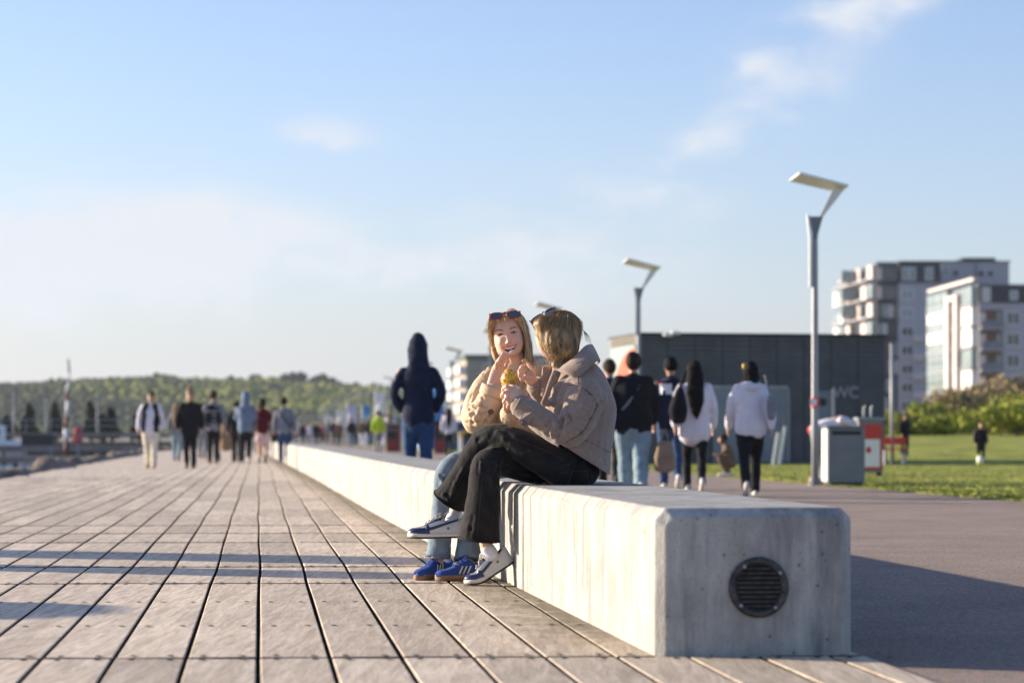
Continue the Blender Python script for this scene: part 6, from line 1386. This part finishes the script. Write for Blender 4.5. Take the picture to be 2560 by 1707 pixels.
    # loose wisps blown out at the back and over the collar
    for i in range(12):
        u = rn.random(); w_ = rn.uniform(-8, 8); a = C1(1690 + 40 * u, 220 + 100 * u, 12.1); b = C1(1770 + 30 * u + w_, 310 + 30 * u + w_, 12.12); c = C1(1815 + 35 * (1 - u) + w_, 385 + w_, 12.12); e = C1(1835 + 45 * (1 - u) + 2 * w_, 470 + 3 * w_, 12.11); paths.append(dens([a, b, c, e], 4))
    for i in range(50):
        a = C1(1500 + rn.uniform(-90, 90), 420 + rn.uniform(-60, 80), 11.975 + rn.uniform(-.01, .02)); s_ = rn.choice([-1, 1]); pts = [a]; d = Vector((rn.uniform(-.5, .2), -.1, -1))
        for k in range(7): d = (d + Vector((math.sin(k * .9 + i) * .7, -.05, -.25))).normalized(); pts.append(pts[-1] + d * .011)
        paths.append(dens(pts, 2))
    for i in range(50):
        a = C1(1480 + rn.uniform(-60, 150), 600 + rn.uniform(-20, 20), 12.05 + rn.uniform(-.03, .05)); paths.append(dens([a, a + Vector((rn.uniform(-.01, .01), 0, -.025)), a + Vector((rn.uniform(-.02, .012), rn.uniform(-.02, .02), -.055))], 3))
    for i in range(170):      # ends tucked forward into the collar
        a = C1(1540 + rn.uniform(-30, 60), 620 + rn.uniform(-10, 20), 12.03 + rn.uniform(-.02, .03)); paths.append(dens([a, a + Vector((-.004, -.01, -.02)), a + Vector((rn.uniform(-.004, .012), -.012, rn.uniform(-.03, -.045)))], 3))
    strands('hair_strands', paths, M_HAIRR, t, .0011)
    glasses('dark brown sunglasses pushed up on the head of the woman in brown', C3(1130, 320, 12.17), C3(1395, 140, 12.14), C3(1615, 45, 12.24), M_FRAME2, C3(1225, 470, 12.06), C3(1690, 150, 12.16), True)
    # ---- spoon
    sp = tag(obj('wooden_spoon', merge(loft([(hf(1262, 705, 12.17), .0045, .0015), (hf(1240, 680, 12.172), .0042, .0015), (hf(1228, 662, 12.174), .005, .0015), (hf(1222, 645, 12.175), .0125, .002), (hf(1218, 632, 12.176), .009, .002)], n=10, sub=4)), M_WOODS, None, True), 'small wooden spoon held up between finger and thumb by the woman in brown', 'spoon')
def glasses(label, pl, pm, pr, m, tl, tr, tilt=False):
    """pl / pm / pr: left end, bridge, right end; tl, tr: temple tips"""
    t = thing('sunglasses', label, 'sunglasses', pm)
    def lens(a, b, hgt, sgn):
        d = (b - a); w = d.length; d.normalize(); up = Vector((0, .25, 1)); up = (up - d * up.dot(d)).normalized(); c = a.lerp(b, .5) - up * hgt * .55
        ring = []
        for k in range(24):
            an = 2 * math.pi * k / 24; cx = math.copysign(abs(math.cos(an)) ** .75, math.cos(an)); cy = math.copysign(abs(math.sin(an)) ** .75, math.sin(an)); ring.append(c + d * cx * w * .47 * (1 + .06 * cy) + up * cy * hgt * .5)
        obj('frame', tube(ring + [ring[0]], .0028, n=6, sub=1), m, t, True, world=True)
        nn = d.cross(up)
        obj('lens', ([p + nn * .0008 for p in ring] + [p - nn * .0008 for p in ring], [tuple(range(24)), tuple(range(47, 23, -1))] + [(k, (k + 1) % 24, 24 + (k + 1) % 24, 24 + k) for k in range(24)]), M_LENS, t, False, world=True)
    a = pl.lerp(pm, .90); b = pr.lerp(pm, .90); h = .034
    lens(pl, a, h, -1); lens(b, pr, h, 1)
    obj('bridge', tube([a + Vector((0, 0, -.008)), pm + Vector((0, 0, -.004)), b + Vector((0, 0, -.008))], .003, n=6, sub=3), m, t, True, world=True)
    for p, q in ((pl, tl), (pr, tr)): obj('temple', tube([p + Vector((0, 0, -.004)), p.lerp(q, .15) + Vector((0, .01, 0)), q], [.0036, .003, .0026], n=6, sub=3), m, t, True, world=True)
    return t

# =====================================================================  WOMAN LEFT (beige trench coat)
def woman_left():
    t = thing('person', 'smiling blonde woman in a beige coat and pale blue jeans facing the camera', 'person', (.02, 12.62, .5))
    roll = R(9.7); U = Vector((math.cos(roll), 0, math.sin(roll))); Wv = Vector((-math.sin(roll), 0, math.cos(roll))); yaw = R(-4)
    Fv = Vector((0, -1, 0)); Fv = (Fv * math.cos(yaw) + U * math.sin(yaw)).normalized(); U = Wv.cross(Fv) * -1; U = Fv.cross(Wv).normalized() * 1
    if U.x < 0: U = -U
    hc = C1(1062, 392, 12.60); K = 1.03
    def H(u, f, w): return hc + U * (u * K) + Fv * (f * K) + Wv * (w * K)
    # ---- head from horizontal slices
    sl = [(.113, .012, -.005, -.03), (.108, .034, .028, -.058), (.092, .056, .054, -.080), (.070, .068, .071, -.093), (.045, .0745, .080, -.099), (.018, .0775, .083, -.100), (-.010, .0765, .083, -.096), (-.035, .0740, .083, -.084), (-.055, .0700, .082, -.062), (-.073, .0620, .082, -.038), (-.088, .0500, .080, -.014), (-.100, .0350, .076, .010), (-.109, .018, .066, .03)]
    def head():
        v = []; f = []; n = 64; S_ = []
        for i in range(len(sl) - 1):
            q = [sl[max(i - 1, 0)], sl[i], sl[i + 1], sl[min(i + 2, len(sl) - 1)]]
            for k in range(6): S_.append([cat(q[0][j], q[1][j], q[2][j], q[3][j], k / 6) for j in range(4)])
        S_.append(list(sl[-1])); G_ = lambda u, w, cu, cw, su, sw, a: a * math.exp(-((u - cu) / su) ** 2 - ((w - cw) / sw) ** 2)
        for w, hw, fr, bk in S_:
            cf = (fr + bk) / 2; rf = (fr - bk) / 2
            for k in range(n):
                a = 2 * math.pi * k / n; c, s_ = math.cos(a), math.sin(a)
                e = .78 if s_ > 0 else .95
                u = hw * math.copysign(abs(c) ** e, c); ff = cf + rf * math.copysign(abs(s_) ** (.88 if s_ > 0 else 1), s_)
                if s_ > 0:
                    m = s_ ** .6; au = abs(u)
                    ff += m * (G_(u, w, 0, -.034, .0115, .010, .021) + G_(u, w, 0, -.012, .0085, .022, .0075) + G_(au, w, .012, -.038, .006, .006, .007)      # nose
                               - G_(au, w, .034, .012, .017, .010, .010) + G_(au, w, .032, .030, .024, .007, .004)                            # sockets, brows
                               + G_(au, w, .044, -.026, .018, .016, .010) + G_(0, w, 0, -.100, 1, .010, 0) + G_(u, w, 0, -.096, .018, .010, .007)    # cheeks, chin
                               - G_(u, w, 0, -.068, .034, .013, .006) + G_(u, w, 0, -.050, .03, .006, .003) - G_(au, w, .034, -.055, .006, .012, .004))
                v.append(H(u, ff, w))
        R_ = len(S_)
        for i in range(R_ - 1):
            for k in range(n): k2 = (k + 1) % n; f.append((i * n + k, (i + 1) * n + k, (i + 1) * n + k2, i * n + k2))
        v.append(H(0, -.015, .116)); v.append(H(0, .045, -.111)); a = len(v) - 2
        for k in range(n): f.append((a, k, (k + 1) % n)); o = (R_ - 1) * n; f.append((a + 1, o + (k + 1) % n, o + k))
        return (v, f)
    hd = head()
    body = [hd, loft([(H(0, -.025, -.05), .05, .05), (C1(1130, 640, 12.62), .047, .048), (C1(1150, 760, 12.64), .055, .055), (C1(1165, 850, 12.66), .11, .09)], n=18, sub=4)]
    for s_ in (-1, 1):
        body += [ell(H(s_ * .080, -.012, -.012), .008, .016, .030, 10), ell(H(s_ * .083, -.008, .006), .008, .012, .012, 8), ell(H(s_ * .080, .0, -.034), .008, .008, .010, 8)]
    body += [loft([(C1(1170, 860, 12.66), .14, .10), (C1(1150, 1100, 12.66), .12, .10), (C1(1180, 1500, 12.64), .13, .11)], n=16, sub=3)]
    # raised hand at the mouth
    wr = C1(890, 905, 12.42); el = C1(720, 1130, 12.42)
    body += [loft([(C1(900, 900, 12.62), .03, .03), (C1(760, 1170, 12.45), .034, .034), (wr, .027, .023)], n=10, sub=3)]
    h = lambda x, y, Y=12.42: C1(x, y, Y)
    body += [loft([(wr, .028, .022), (h(925, 830), .034, .020), (h(960, 750), .038, .019), (h(985, 690), .036, .016)], n=12, sub=3)]
    fingers(body, [h(1000, 680, 12.41), h(1028, 625, 12.40), h(1050, 590, 12.40), h(1062, 572, 12.41)], .0105, .0072)
    fingers(body, [h(975, 670, 12.40), h(1000, 610, 12.385), h(1030, 580, 12.39), h(1050, 572, 12.40)], .0105, .0075)
    fingers(body, [h(955, 685, 12.39), h(975, 620, 12.37), h(1000, 585, 12.375), h(1012, 560, 12.39)], .0102, .0075)
    fingers(body, [h(940, 710, 12.40), h(948, 650, 12.38), h(975, 612, 12.38), h(990, 590, 12.385)], .009, .007)
    fingers(body, [h(985, 760, 12.44), h(1030, 700, 12.45), h(1048, 640, 12.44), h(1056, 598, 12.425)], .0125, .0085)
    # other hand below the cone, mostly behind her friend's
    w2 = C1(1075, 1120, 12.30); body += [loft([(C1(1330, 900, 12.58), .05, .05), (C1(1300, 1180, 12.45), .04, .04), (w2, .027, .025), (C1(1068, 1070, 12.25), .032, .022)], n=10, sub=3)]
    for i, yy in enumerate((1010, 1040, 1070, 1096)): fingers(body, [C1(1075, yy + 10, 12.22), C1(1040, yy, 12.18), C1(1022, yy + 8, 12.14)], .010, .008)
    fingers(body, [C1(1090, 1040, 12.24), C1(1100, 990, 12.2), C1(1090, 960, 12.17)], .012, .009)
    # legs down to the ankles
    lA = [(C1(1200, 1560, 12.62), .10, .11), (C2(580, 430, 12.58), .078, .08), (C2(470, 450, 12.56), .064, .070), (C2(415, 540, 12.55), .066, .072), (C2(390, 700, 12.555), .058, .065), (C2(362, 1000, 12.56), .058, .066), (C2(348, 1180, 12.56), .062, .072), (C2(335, 1255, 12.56), .067, .076)]
    lB = [(C1(1240, 1560, 12.78), .10, .11), (C2(700, 440, 12.75), .085, .085), (C2(640, 450, 12.72), .072, .075), (C2(620, 560, 12.70), .066, .072), (C2(625, 800, 12.66), .060, .066), (C2(622, 1050, 12.60), .062, .068), (C2(612, 1200, 12.56), .068, .075), (C2(605, 1290, 12.54), .073, .080)]
    body += [loft([(p, a * .5, b * .5) for p, a, b in l] + [(l[-1][0] + Vector((0, 0, -.07)), .032, .038)], n=10, sub=3) for l in (lA, lB)]
    bv_ = union(body, .0033, 1, .35)
    bo = obj('body', bv_, M_SKINF, t, True, world=True)
    # ---- face details
    def S(u, w, e=0):      # point on the face surface, found by a ray through the head
        o = H(u, .3, w); hit = HB.ray_cast(o, -Fv); return (hit[0] + Fv * e) if hit[0] is not None else H(u, .08 + e, w)
    HB = bvh(bv_)
    for s_ in (-1, 1):
        eu = .0345 * s_; ew = .011
        obj('eye', ell(S(eu, ew, -.0015), .0125, .0042, .0032, 14, Matrix((U, -Fv, Wv)).transposed()), M_EYEW, bo, True, world=True)
        obj('iris', ell(S(eu, ew - .0004, .0018), .0055, .0022, .0036, 12, Matrix((U, -Fv, Wv)).transposed()), M_IRIS, bo, True, world=True)
        lash = [S(eu + x * .0155, ew + .0040 * (1 - x * x) - .0008 - (.0014 if x * s_ > .8 else 0), .0022) for x in (-1, -.6, -.2, .2, .6, 1)]
        obj('eyelash', tube(lash, .0019, n=6, sub=2), M_LASH, bo, True, world=True)
        lid = [S(eu + x * .0135, ew - .0044 * (1 - x * x) - .0002, .0008) for x in (-1, -.5, 0, .5, 1)]
        obj('lower_lid', tube(lid, .0008, n=5, sub=2), M_LIP, bo, True, world=True)
        br = [S(eu + s_ * x, ew + .019 + z, .0008) for x, z in ((-.017, -.001), (-.006, .0035), (.006, .0055), (.015, .004), (.023, -.001))]
        obj('eyebrow', loft([(p, q, .0012) for p, q in zip(br, (.0030, .0034, .0030, .0022, .001))], n=6, sub=3, ref=Fv, round_=False), M_BROW, bo, True, world=True)
        obj('nostril', ell(S(.0075 * s_, -.0435, .0005), .003, .0012, .0018, 8), M_MOUTH, bo, True, world=True)
    def upc(x): return -.0570 + .0065 * x * x        # upper edge of the smile
    def loc(x): return -.0820 + .0310 * x * x
    mw = .0365; xs = [-1 + 2 * k / 20 for k in range(21)]
    v = []; f = []
    for i, x in enumerate(xs):
        for k in range(7): w = upc(x) + (loc(x) - upc(x)) * k / 6; v.append(S(x * mw, w, .0012))
    for i in range(20):
        for k in range(6): a = i * 7 + k; f.append((a, a + 1, a + 8, a + 7))
    obj('mouth', (v, f), M_MOUTH, bo, True, world=True)
    # teeth: each its own small block, joined as one row
    tv = MB(); n = 10
    for i in range(n):
        x0 = -.84 + 1.68 * i / n + .006; x1 = -.84 + 1.68 * (i + 1) / n - .006
        tl = .0115 if 2 < i < 7 else .0090
        qs = []
        for x in (x0, x1):
            ut = upc(x) - .0010; lt = max(ut - tl, loc(x) + .003)
            for w in (ut, lt): 
                for e in (.0016, .0034): qs.append(S(x * mw, w, e))
        tv.add((qs, [(0, 1, 3, 2), (4, 6, 7, 5), (0, 4, 5, 1), (2, 3, 7, 6), (0, 2, 6, 4), (1, 5, 7, 3)]))
    obj('teeth', tv.vf, M_TEETH, bo, False, world=True)
    ul = [S(x * mw * 1.05, upc(x) + .0018 * (1 - x * x), .002) for x in xs]; obj('lip', loft([(p, .0024 * (1 - .55 * abs(x)), .0022) for p, x in zip(ul, xs)], n=8, sub=1, ref=Fv, round_=False), M_LIP, bo, True, world=True)
    ll = [S(x * mw * 1.03, loc(x) - .0020 * (1 - x * x), .0025) for x in xs]; obj('lip', loft([(p, .0042 * (1 - .75 * abs(x)), .0036) for p, x in zip(ll, xs)], n=8, sub=1, ref=Fv, round_=False), M_LIP, bo, True, world=True)
    obj('earring', ell(H(-.088, .012, -.045), .0035, .0035, .0035, 8), M_TEETH, bo, True, world=True)
    for k in range(3):
        c = C1(895 - k * 2, 885 + k * 16, 12.42); d = (C1(985, 690, 12.42) - wr).normalized(); ring = []
        for a in range(17): an = a * math.pi / 8; ring.append(c + Vector((.0, 1, 0)) * .027 * math.sin(an) + d.cross(Vector((0, 1, 0))).normalized() * .033 * math.cos(an))
        if k < 2: obj('bracelet', tube(ring, .0022, n=6, sub=2), [M_FRAME2, M_TEETH][k], t, True, world=True)
        else:
            for a in range(16): obj('bead', ell(ring[a], .0035, .0035, .0035, 6), M_LACE, t, True, world=True)
    # bite of ice cream between fingers and lips
    tag(obj('ice_cream_bite', displace(union([loft([(C1(1062, 568, 12.42), .003, .003), (C1(1085, 548, 12.43), .006, .006), (C1(1108, 532, 12.44), .0055, .005)], n=10, sub=3)], .002, 1), lambda v, n: .002 * nz(v, 200)), M_ICE, None, True), 'morsel of ice cream on a spoon at the lips of the smiling woman', 'ice cream')
    # ---- jeans
    jl = union([loft(l, n=18, sub=5, round_=False) for l in (lA, lB)] + [ell(C1(1230, 1580, 12.68), .17, .17, .10, 16)], .0065, 3)
    jl = ([Vector((v.x, v.y, max(v.z, .5025))) if v.x > bx(12.6) and v.z > .44 else v for v in jl[0]], jl[1])
    q = lambda x, y, Y: C2(x, y, Y)
    jl = fold(jl, [([q(345, 520, 12.48), q(400, 560, 12.48), q(450, 540, 12.49)], -.008, .010), ([q(330, 620, 12.48), q(380, 600, 12.48)], .007, .010), ([q(240, 1180, 12.48), q(330, 1200, 12.47), q(420, 1170, 12.48)], .007, .010), ([q(230, 1130, 12.48), q(320, 1145, 12.47), q(430, 1120, 12.48)], -.006, .010), ([q(500, 1180, 12.48), q(600, 1220, 12.46), q(680, 1200, 12.46)], .007, .011), ([q(520, 1120, 12.5), q(600, 1150, 12.48), q(690, 1130, 12.48)], -.007, .011)])
    jl = displace(jl, lambda v, n: .003 * nz(v, 22) + .0012 * nz(v, 60)); jo = obj('jeans', jl, M_PJEAN, t, True, world=True); jb = bvh(jl)
    for l in (lA, lB):
        c, a, b = l[-1]; c = Vector(c)
        for dz, rr_, m in ((.0, .0042, M_PJEAN), (.016, .0012, M_SEAMJ)): obj('hem', tube([c + Vector(((a + .001) * math.cos(k * math.pi / 14), (b + .001) * math.sin(k * math.pi / 14), dz)) for k in range(29)], rr_, n=6, sub=1), m, jo, True, world=True)
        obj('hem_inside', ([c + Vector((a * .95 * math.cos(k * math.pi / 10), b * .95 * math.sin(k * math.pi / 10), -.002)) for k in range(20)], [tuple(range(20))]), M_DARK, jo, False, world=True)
    seam('stitch', jb, [q(425, 1100, 12.5), q(430, 1180, 12.5), q(410, 1260, 12.5)], M_SEAMJ, jo, .0014)
    toe = C4(255, 1330, 12.42); toe.z = .002; shoe(t, toe, R(52), 0, 'trainer')
    toe = C4(572, 1190, 12.38); toe.z = .002; shoe(t, toe, R(16), 0, 'trainer')
    # ---- trench coat
    tor = [(C1(1190, 1560, 12.63), .20, .15), (C1(1160, 1350, 12.64), .185, .14), (C1(1140, 1150, 12.65), .175, .135), (C1(1120, 960, 12.66), .185, .13), (C1(1130, 830, 12.66), .172, .11), (C1(1150, 750, 12.65), .135, .09), (C1(1120, 680, 12.64), .07, .07)]
    ra = [(C1(880, 815, 12.62), .056, .06), (C1(800, 920, 12.56), .058, .060), (C1(735, 1060, 12.50), .058, .060), (C1(712, 1180, 12.46), .060, .062), (C1(755, 1235, 12.43), .068, .064), (C1(800, 1170, 12.42), .075, .066), (C1(860, 1060, 12.42), .068, .060), (C1(905, 970, 12.42), .062, .056), (C1(925, 925, 12.42), .055, .050)]
    la = [(C1(1250, 720, 12.62), .05, .06), (C1(1360, 740, 12.60), .072, .07), (C1(1420, 900, 12.60), .070, .07), (C1(1400, 1080, 12.55), .068, .068), (C1(1300, 1220, 12.46), .066, .066), (C1(1160, 1200, 12.38), .062, .06), (C1(1075, 1165, 12.32), .058, .056)]
    cv = union([loft(tor, n=24, sub=5, e=.92), loft(ra, n=20, sub=5), loft(la, n=16, sub=4), loft([(C1(1040, 1120, 12.5), .08, .05), (C1(1080, 1250, 12.48), .09, .05), (C1(1160, 1330, 12.47), .10, .05)], n=12)], .006, 3)
    q = lambda x, y, Y=12.36: C1(x, y, Y)
    F = [([q(730, 800, 12.5), q(760, 880, 12.48), q(740, 980, 12.45)], -.008, .010), ([q(690, 900, 12.46), q(720, 960, 12.45), q(700, 1040, 12.43)], .008, .010), ([q(640, 1060, 12.42), q(690, 1110, 12.40), q(760, 1120, 12.38)], -.010, .009), ([q(630, 1150, 12.4), q(700, 1160, 12.38), q(760, 1200, 12.36)], .009, .010), ([q(630, 1230, 12.39), q(700, 1240, 12.37), q(780, 1250, 12.35)], -.009, .009), ([q(780, 1120), q(740, 1200), q(760, 1290)], .008, .012), ([q(720, 1060, 12.4), q(800, 1060), q(840, 1110)], -.007, .009), ([q(880, 1180), q(840, 1230), q(820, 1300)], -.009, .009), ([q(770, 940, 12.42), q(820, 1000, 12.38), q(850, 1080)], -.006, .009), ([q(960, 1050, 12.5), q(930, 1150, 12.5), q(900, 1250, 12.5)], .008, .016), ([q(1260, 620, 12.54), q(1380, 700, 12.52), q(1440, 800, 12.53)], -.006, .014)]
    cv = fold(cv, F); cv = displace(cv, lambda v, n: .003 * nz(v, 16) + .001 * nz(v, 60))
    co = obj('coat', cv, M_COATP, t, True, world=True); cb = bvh(cv)
    seam('stitch', cb, [q(905, 690), q(830, 730), q(800, 790)], M_SEAMP, co, .0013); seam('stitch', cb, [q(735, 760), q(800, 760), q(830, 860), q(830, 1000)], M_SEAMP, co, .0013); seam('stitch', cb, [q(640, 1260), q(720, 1330), q(800, 1300)], M_SEAMP, co, .0012)
    # cuff: open turned edge round the wrist plus the strap with its button
    cc = [(C1(900, 985, 12.42), .066, .058), (C1(935, 900, 12.42), .070, .060)]
    cvf = loft(cc, n=26, sub=3, round_=False); cvf = (cvf[0][:-2], [f_ for f_ in cvf[1] if max(f_) < len(cvf[0]) - 2])
    cu = obj('cuff', cvf, M_COATP, co, True, world=True); sm = cu.modifiers.new('s', 'SOLIDIFY'); sm.thickness = .005; sm.offset = -1
    sp_ = on_surface(cb, [q(700, 1085), q(720, 1055), q(800, 1075), q(880, 1110), q(930, 1095), q(950, 1130), q(940, 1170), q(880, 1170), q(790, 1140)], .006)
    tb = obj('cuff_strap', (sp_, [tuple(range(len(sp_)))]), M_COATP, co, False, world=True); sm = tb.modifiers.new('s', 'SOLIDIFY'); sm.thickness = .005; sm.offset = 0
    obj('strap_edge', tube(sp_ + [sp_[0]], .0018, n=6, sub=1), M_SEAMP, co, True, world=True)
    bc = on_surface(cb, [q(892, 1133)], .012)[0]; obj('button', xf(cyl((0, -.003, 0), (0, .003, 0), .0135, .0145, 16), Matrix.Translation(bc)), M_BUTT, co, False, world=True)
    # second sleeve strap low down, lapels and open front
    sp2 = on_surface(cb, [q(1000, 1190, 12.3), q(1080, 1215, 12.3), q(1190, 1250, 12.3), q(1180, 1285, 12.3), q(1080, 1265, 12.3), q(1000, 1230, 12.3)], .005)
    tb = obj('cuff_strap', (sp2, [tuple(range(6))]), M_COATP, co, False, world=True); sm = tb.modifiers.new('s', 'SOLIDIFY'); sm.thickness = .004; sm.offset = 0
    def lapel(pts, th=.006):
        l = obj('lapel', (pts, [tuple(range(len(pts)))]), M_COATP, co, False, world=True); sm = l.modifiers.new('s', 'SOLIDIFY'); sm.thickness = th; sm.offset = 0
    lapel([q(900, 690, 12.56), q(960, 660, 12.56), q(1060, 780, 12.53), q(1110, 900, 12.515), q(1090, 1060, 12.505), q(1010, 900, 12.51), q(960, 860, 12.515), q(990, 820, 12.52)])
    lapel([q(1240, 660, 12.57), q(1290, 690, 12.56), q(1330, 800, 12.52), q(1280, 830, 12.51), q(1320, 880, 12.51), q(1180, 1080, 12.505), q(1150, 930, 12.52), q(1200, 780, 12.545)])
    # ---- hair
    hb = [ell(H(0, -.036, .018), .089, .098, .100, 22, Matrix((U, -Fv, Wv)).transposed())]
    def lock(st, n=12): return loft([(H(*p), a, b) for p, a, b in st], n=n, sub=4, ref=Fv)
    hb.append(lock([((-.045, .02, .096), .028, .05), ((-.070, .012, .070), .020, .055), ((-.082, -.006, .035), .013, .045), ((-.086, -.028, -.01), .012, .040), ((-.088, -.035, -.055), .014, .035), ((-.082, -.030, -.095), .016, .03), ((-.066, -.02, -.125), .018, .028)]))
    hb.append(lock([((.03, .02, .100), .028, .05), ((.060, .018, .080), .022, .055), ((.082, .006, .045), .017, .05), ((.090, -.005, .0), .013, .045), ((.092, .0, -.05), .015, .04), ((.088, .01, -.10), .018, .032), ((.085, .03, -.15), .022, .022), ((.088, .05, -.20), .02, .016), ((.09, .06, -.25), .014, .012)]))
    hb.append(lock([((-.03, .046, .090), .018, .03), ((.0, .050, .095), .016, .03), ((.035, .044, .090), .018, .03)]))
    hb.append(lock([((0, -.06, .02), .08, .04), ((.01, -.07, -.06), .075, .04), ((.02, -.065, -.12), .07, .035), ((.04, -.05, -.16), .05, .03)]))
    hv = union(hb, .005, 3); hv = displace(hv, lambda v, n: .003 * nz(Vector((v.x * 70, v.y * 70, v.z * 8)), 1))
    hbx = bvh(hv); ho = toned(obj('hair', hv, M_HAIRL, t, True, world=True), .4, .5)
    rn = random.Random(5); paths = []
    for i in range(2600):
        sg = rn.choice([-1, 1]); u0 = .004 + rn.gauss(0, .004); f0 = rn.uniform(-.09, .065); p = H(u0, f0, .13)
        h_ = hbx.find_nearest(p); p = h_[0]; d = U * sg * rn.uniform(.6, 1.2) + Wv * -.1 + Fv * rn.uniform(-.3, .15); st = []; lift = rn.uniform(.0004, .0035) if rn.random() < .95 else rn.uniform(.005, .011); L_ = rn.uniform(.2, .30) if sg < 0 else rn.uniform(.24, .40); n = 15; o_ = rn.uniform(0, 99)
        for k in range(n):
            h_ = hbx.find_nearest(p); nn = h_[1]
            if (p - h_[0]).length < .03: p = h_[0] + nn * lift
            st.append(p.copy()); g = -Wv if p.z > hc.z - .05 else Vector((.10 if sg < 0 else -.0, 0, -1))
            d = d * .62 + g * (.16 + .07 * k) + Vector((nz((k * .3, o_, 0), 1), nz((k * .3, o_ + 9, 0), 1) * .5, 0)) * .22; d = d - nn * d.dot(nn) * .92; d.normalize(); p = p + d * (L_ / n)
        # keep the face clear
        if all(not (abs((q - hc).dot(U)) < .062 * K and (q - hc).dot(Fv) > .05 and (q - hc).dot(Wv) < .078 * K) for q in st): paths.append(st)
    for i in range(3):      # a few fine hairs over the forehead and blown across the neck
        paths.append(dens([H(.002 + rn.uniform(-.004, .004), .078, .095), H(.008 + rn.uniform(-.006, .006), .092, .07), H(.006 + rn.uniform(-.012, .008), .095, .04)], 5))
    for i in range(60):
        a = H(.09 + rn.uniform(-.01, .01), .03, -.10 + rn.uniform(-.03, .03)); paths.append(dens([a, a + Vector((rn.uniform(-.01, .03), -.02, -.06)), a + Vector((rn.uniform(-.03, .04), -.03, -.13)), a + Vector((rn.uniform(-.06, .03), -.04, -.20))], 5))
    for i in range(40):
        a = C1(1330 + rn.uniform(-70, 60), 700 + rn.uniform(-60, 60), 12.5); paths.append(dens([a, a + Vector((rn.uniform(-.02, .02), 0, -.03)), a + Vector((rn.uniform(-.04, .03), 0, -.07))], 4))
    strands('hair_strands', paths, M_HAIRL, t, .0011)
    glasses('red framed sunglasses pushed up on the blonde hair of the smiling woman', C3(345, 178, 12.49), C3(635, 150, 12.47), C3(938, 125, 12.50), M_FRAME, C3(345, 440, 12.58), C3(972, 350, 12.58))

def cone():
    t = thing('ice_cream_cone', 'waffle cone with yellow sprinkled ice cream in a white napkin', 'ice cream', C1(1075, 900, 12.0))
    Y = 12.02
    c = obj('cone', None or displace(loft([(C1(1088, 835, Y), .040, .040), (C1(1080, 880, Y), .034, .034), (C1(1070, 960, Y), .020, .020), (C1(1062, 1060, Y), .006, .006)], n=20, sub=6, round_=False), lambda v, n: .0015 * (math.sin((v.x + v.z) * 420) > .3) + .0015 * (math.sin((v.x - v.z) * 420) > .3)), M_WAF, t, True, world=True)
    def rib(sg):
        for k in range(6):
            pts = []
            for j in range(7): a = (k / 6) * 3.1 + j * .22 * sg + 3.1; z = j / 6; cc = C1(1088, 835, Y).lerp(C1(1070, 960, Y), z); r = .0415 + (.021 - .0415) * z; pts.append(cc + Vector((math.cos(a) * r, math.sin(a) * r, 0)))
            obj('waffle_ridge', tube(pts, .0016, n=5, sub=1), M_WAF, t, True, world=True)
    rib(1); rib(-1)
    iv = union([ell(C1(1072, 800, Y), .040, .040, .038, 18), ell(C1(1075, 760, Y), .032, .032, .026, 16), ell(C1(1042, 830, Y - .01), .024, .024, .036, 14), ell(C1(1028, 872, Y - .015), .013, .012, .022, 12), ell(C1(1058, 868, Y - .033), .013, .009, .022, 10), ell(C1(1020, 815, Y), .018, .02, .028, 10)], .0028, 2)
    ic = obj('ice_cream', displace(iv, lambda v, n: .0025 * nz(v, 60)), M_YEL2, t, True, world=True)
    b = bvh(iv); rn = random.Random(3); packs = [MB() for _ in M_SPR]; bz = len(iv[0])
    ns = normals(iv)
    for i in range(330):
        k = rn.randrange(bz); p = iv[0][k]; nn = ns[k]
        tdir = nn.orthogonal().normalized(); tdir = Matrix.Rotation(rn.uniform(0, 6.28), 3, nn) @ tdir
        packs[rn.randrange(4)].add(tube([p + nn * .0022 - tdir * .0028, p + nn * .0022 + tdir * .0028], .0013, n=5, sub=1))
    for m, pk in zip(M_SPR, packs): tag(obj('sprinkles', pk.vf, m, ic, True, world=True), kind='stuff')
    nv = loft([(C1(1095, 880, Y + .005), .040, .036), (C1(1085, 920, Y), .036, .034), (C1(1070, 990, Y), .024, .024), (C1(1064, 1050, Y), .012, .012)], n=24, sub=5, round_=False)
    obj('napkin', displace(nv, lambda v, n: .004 * nz(Vector((v.x * 90, v.y * 90, v.z * 15)), 1)), M_NAP, t, True, world=True)
woman_right(); woman_left(); cone()
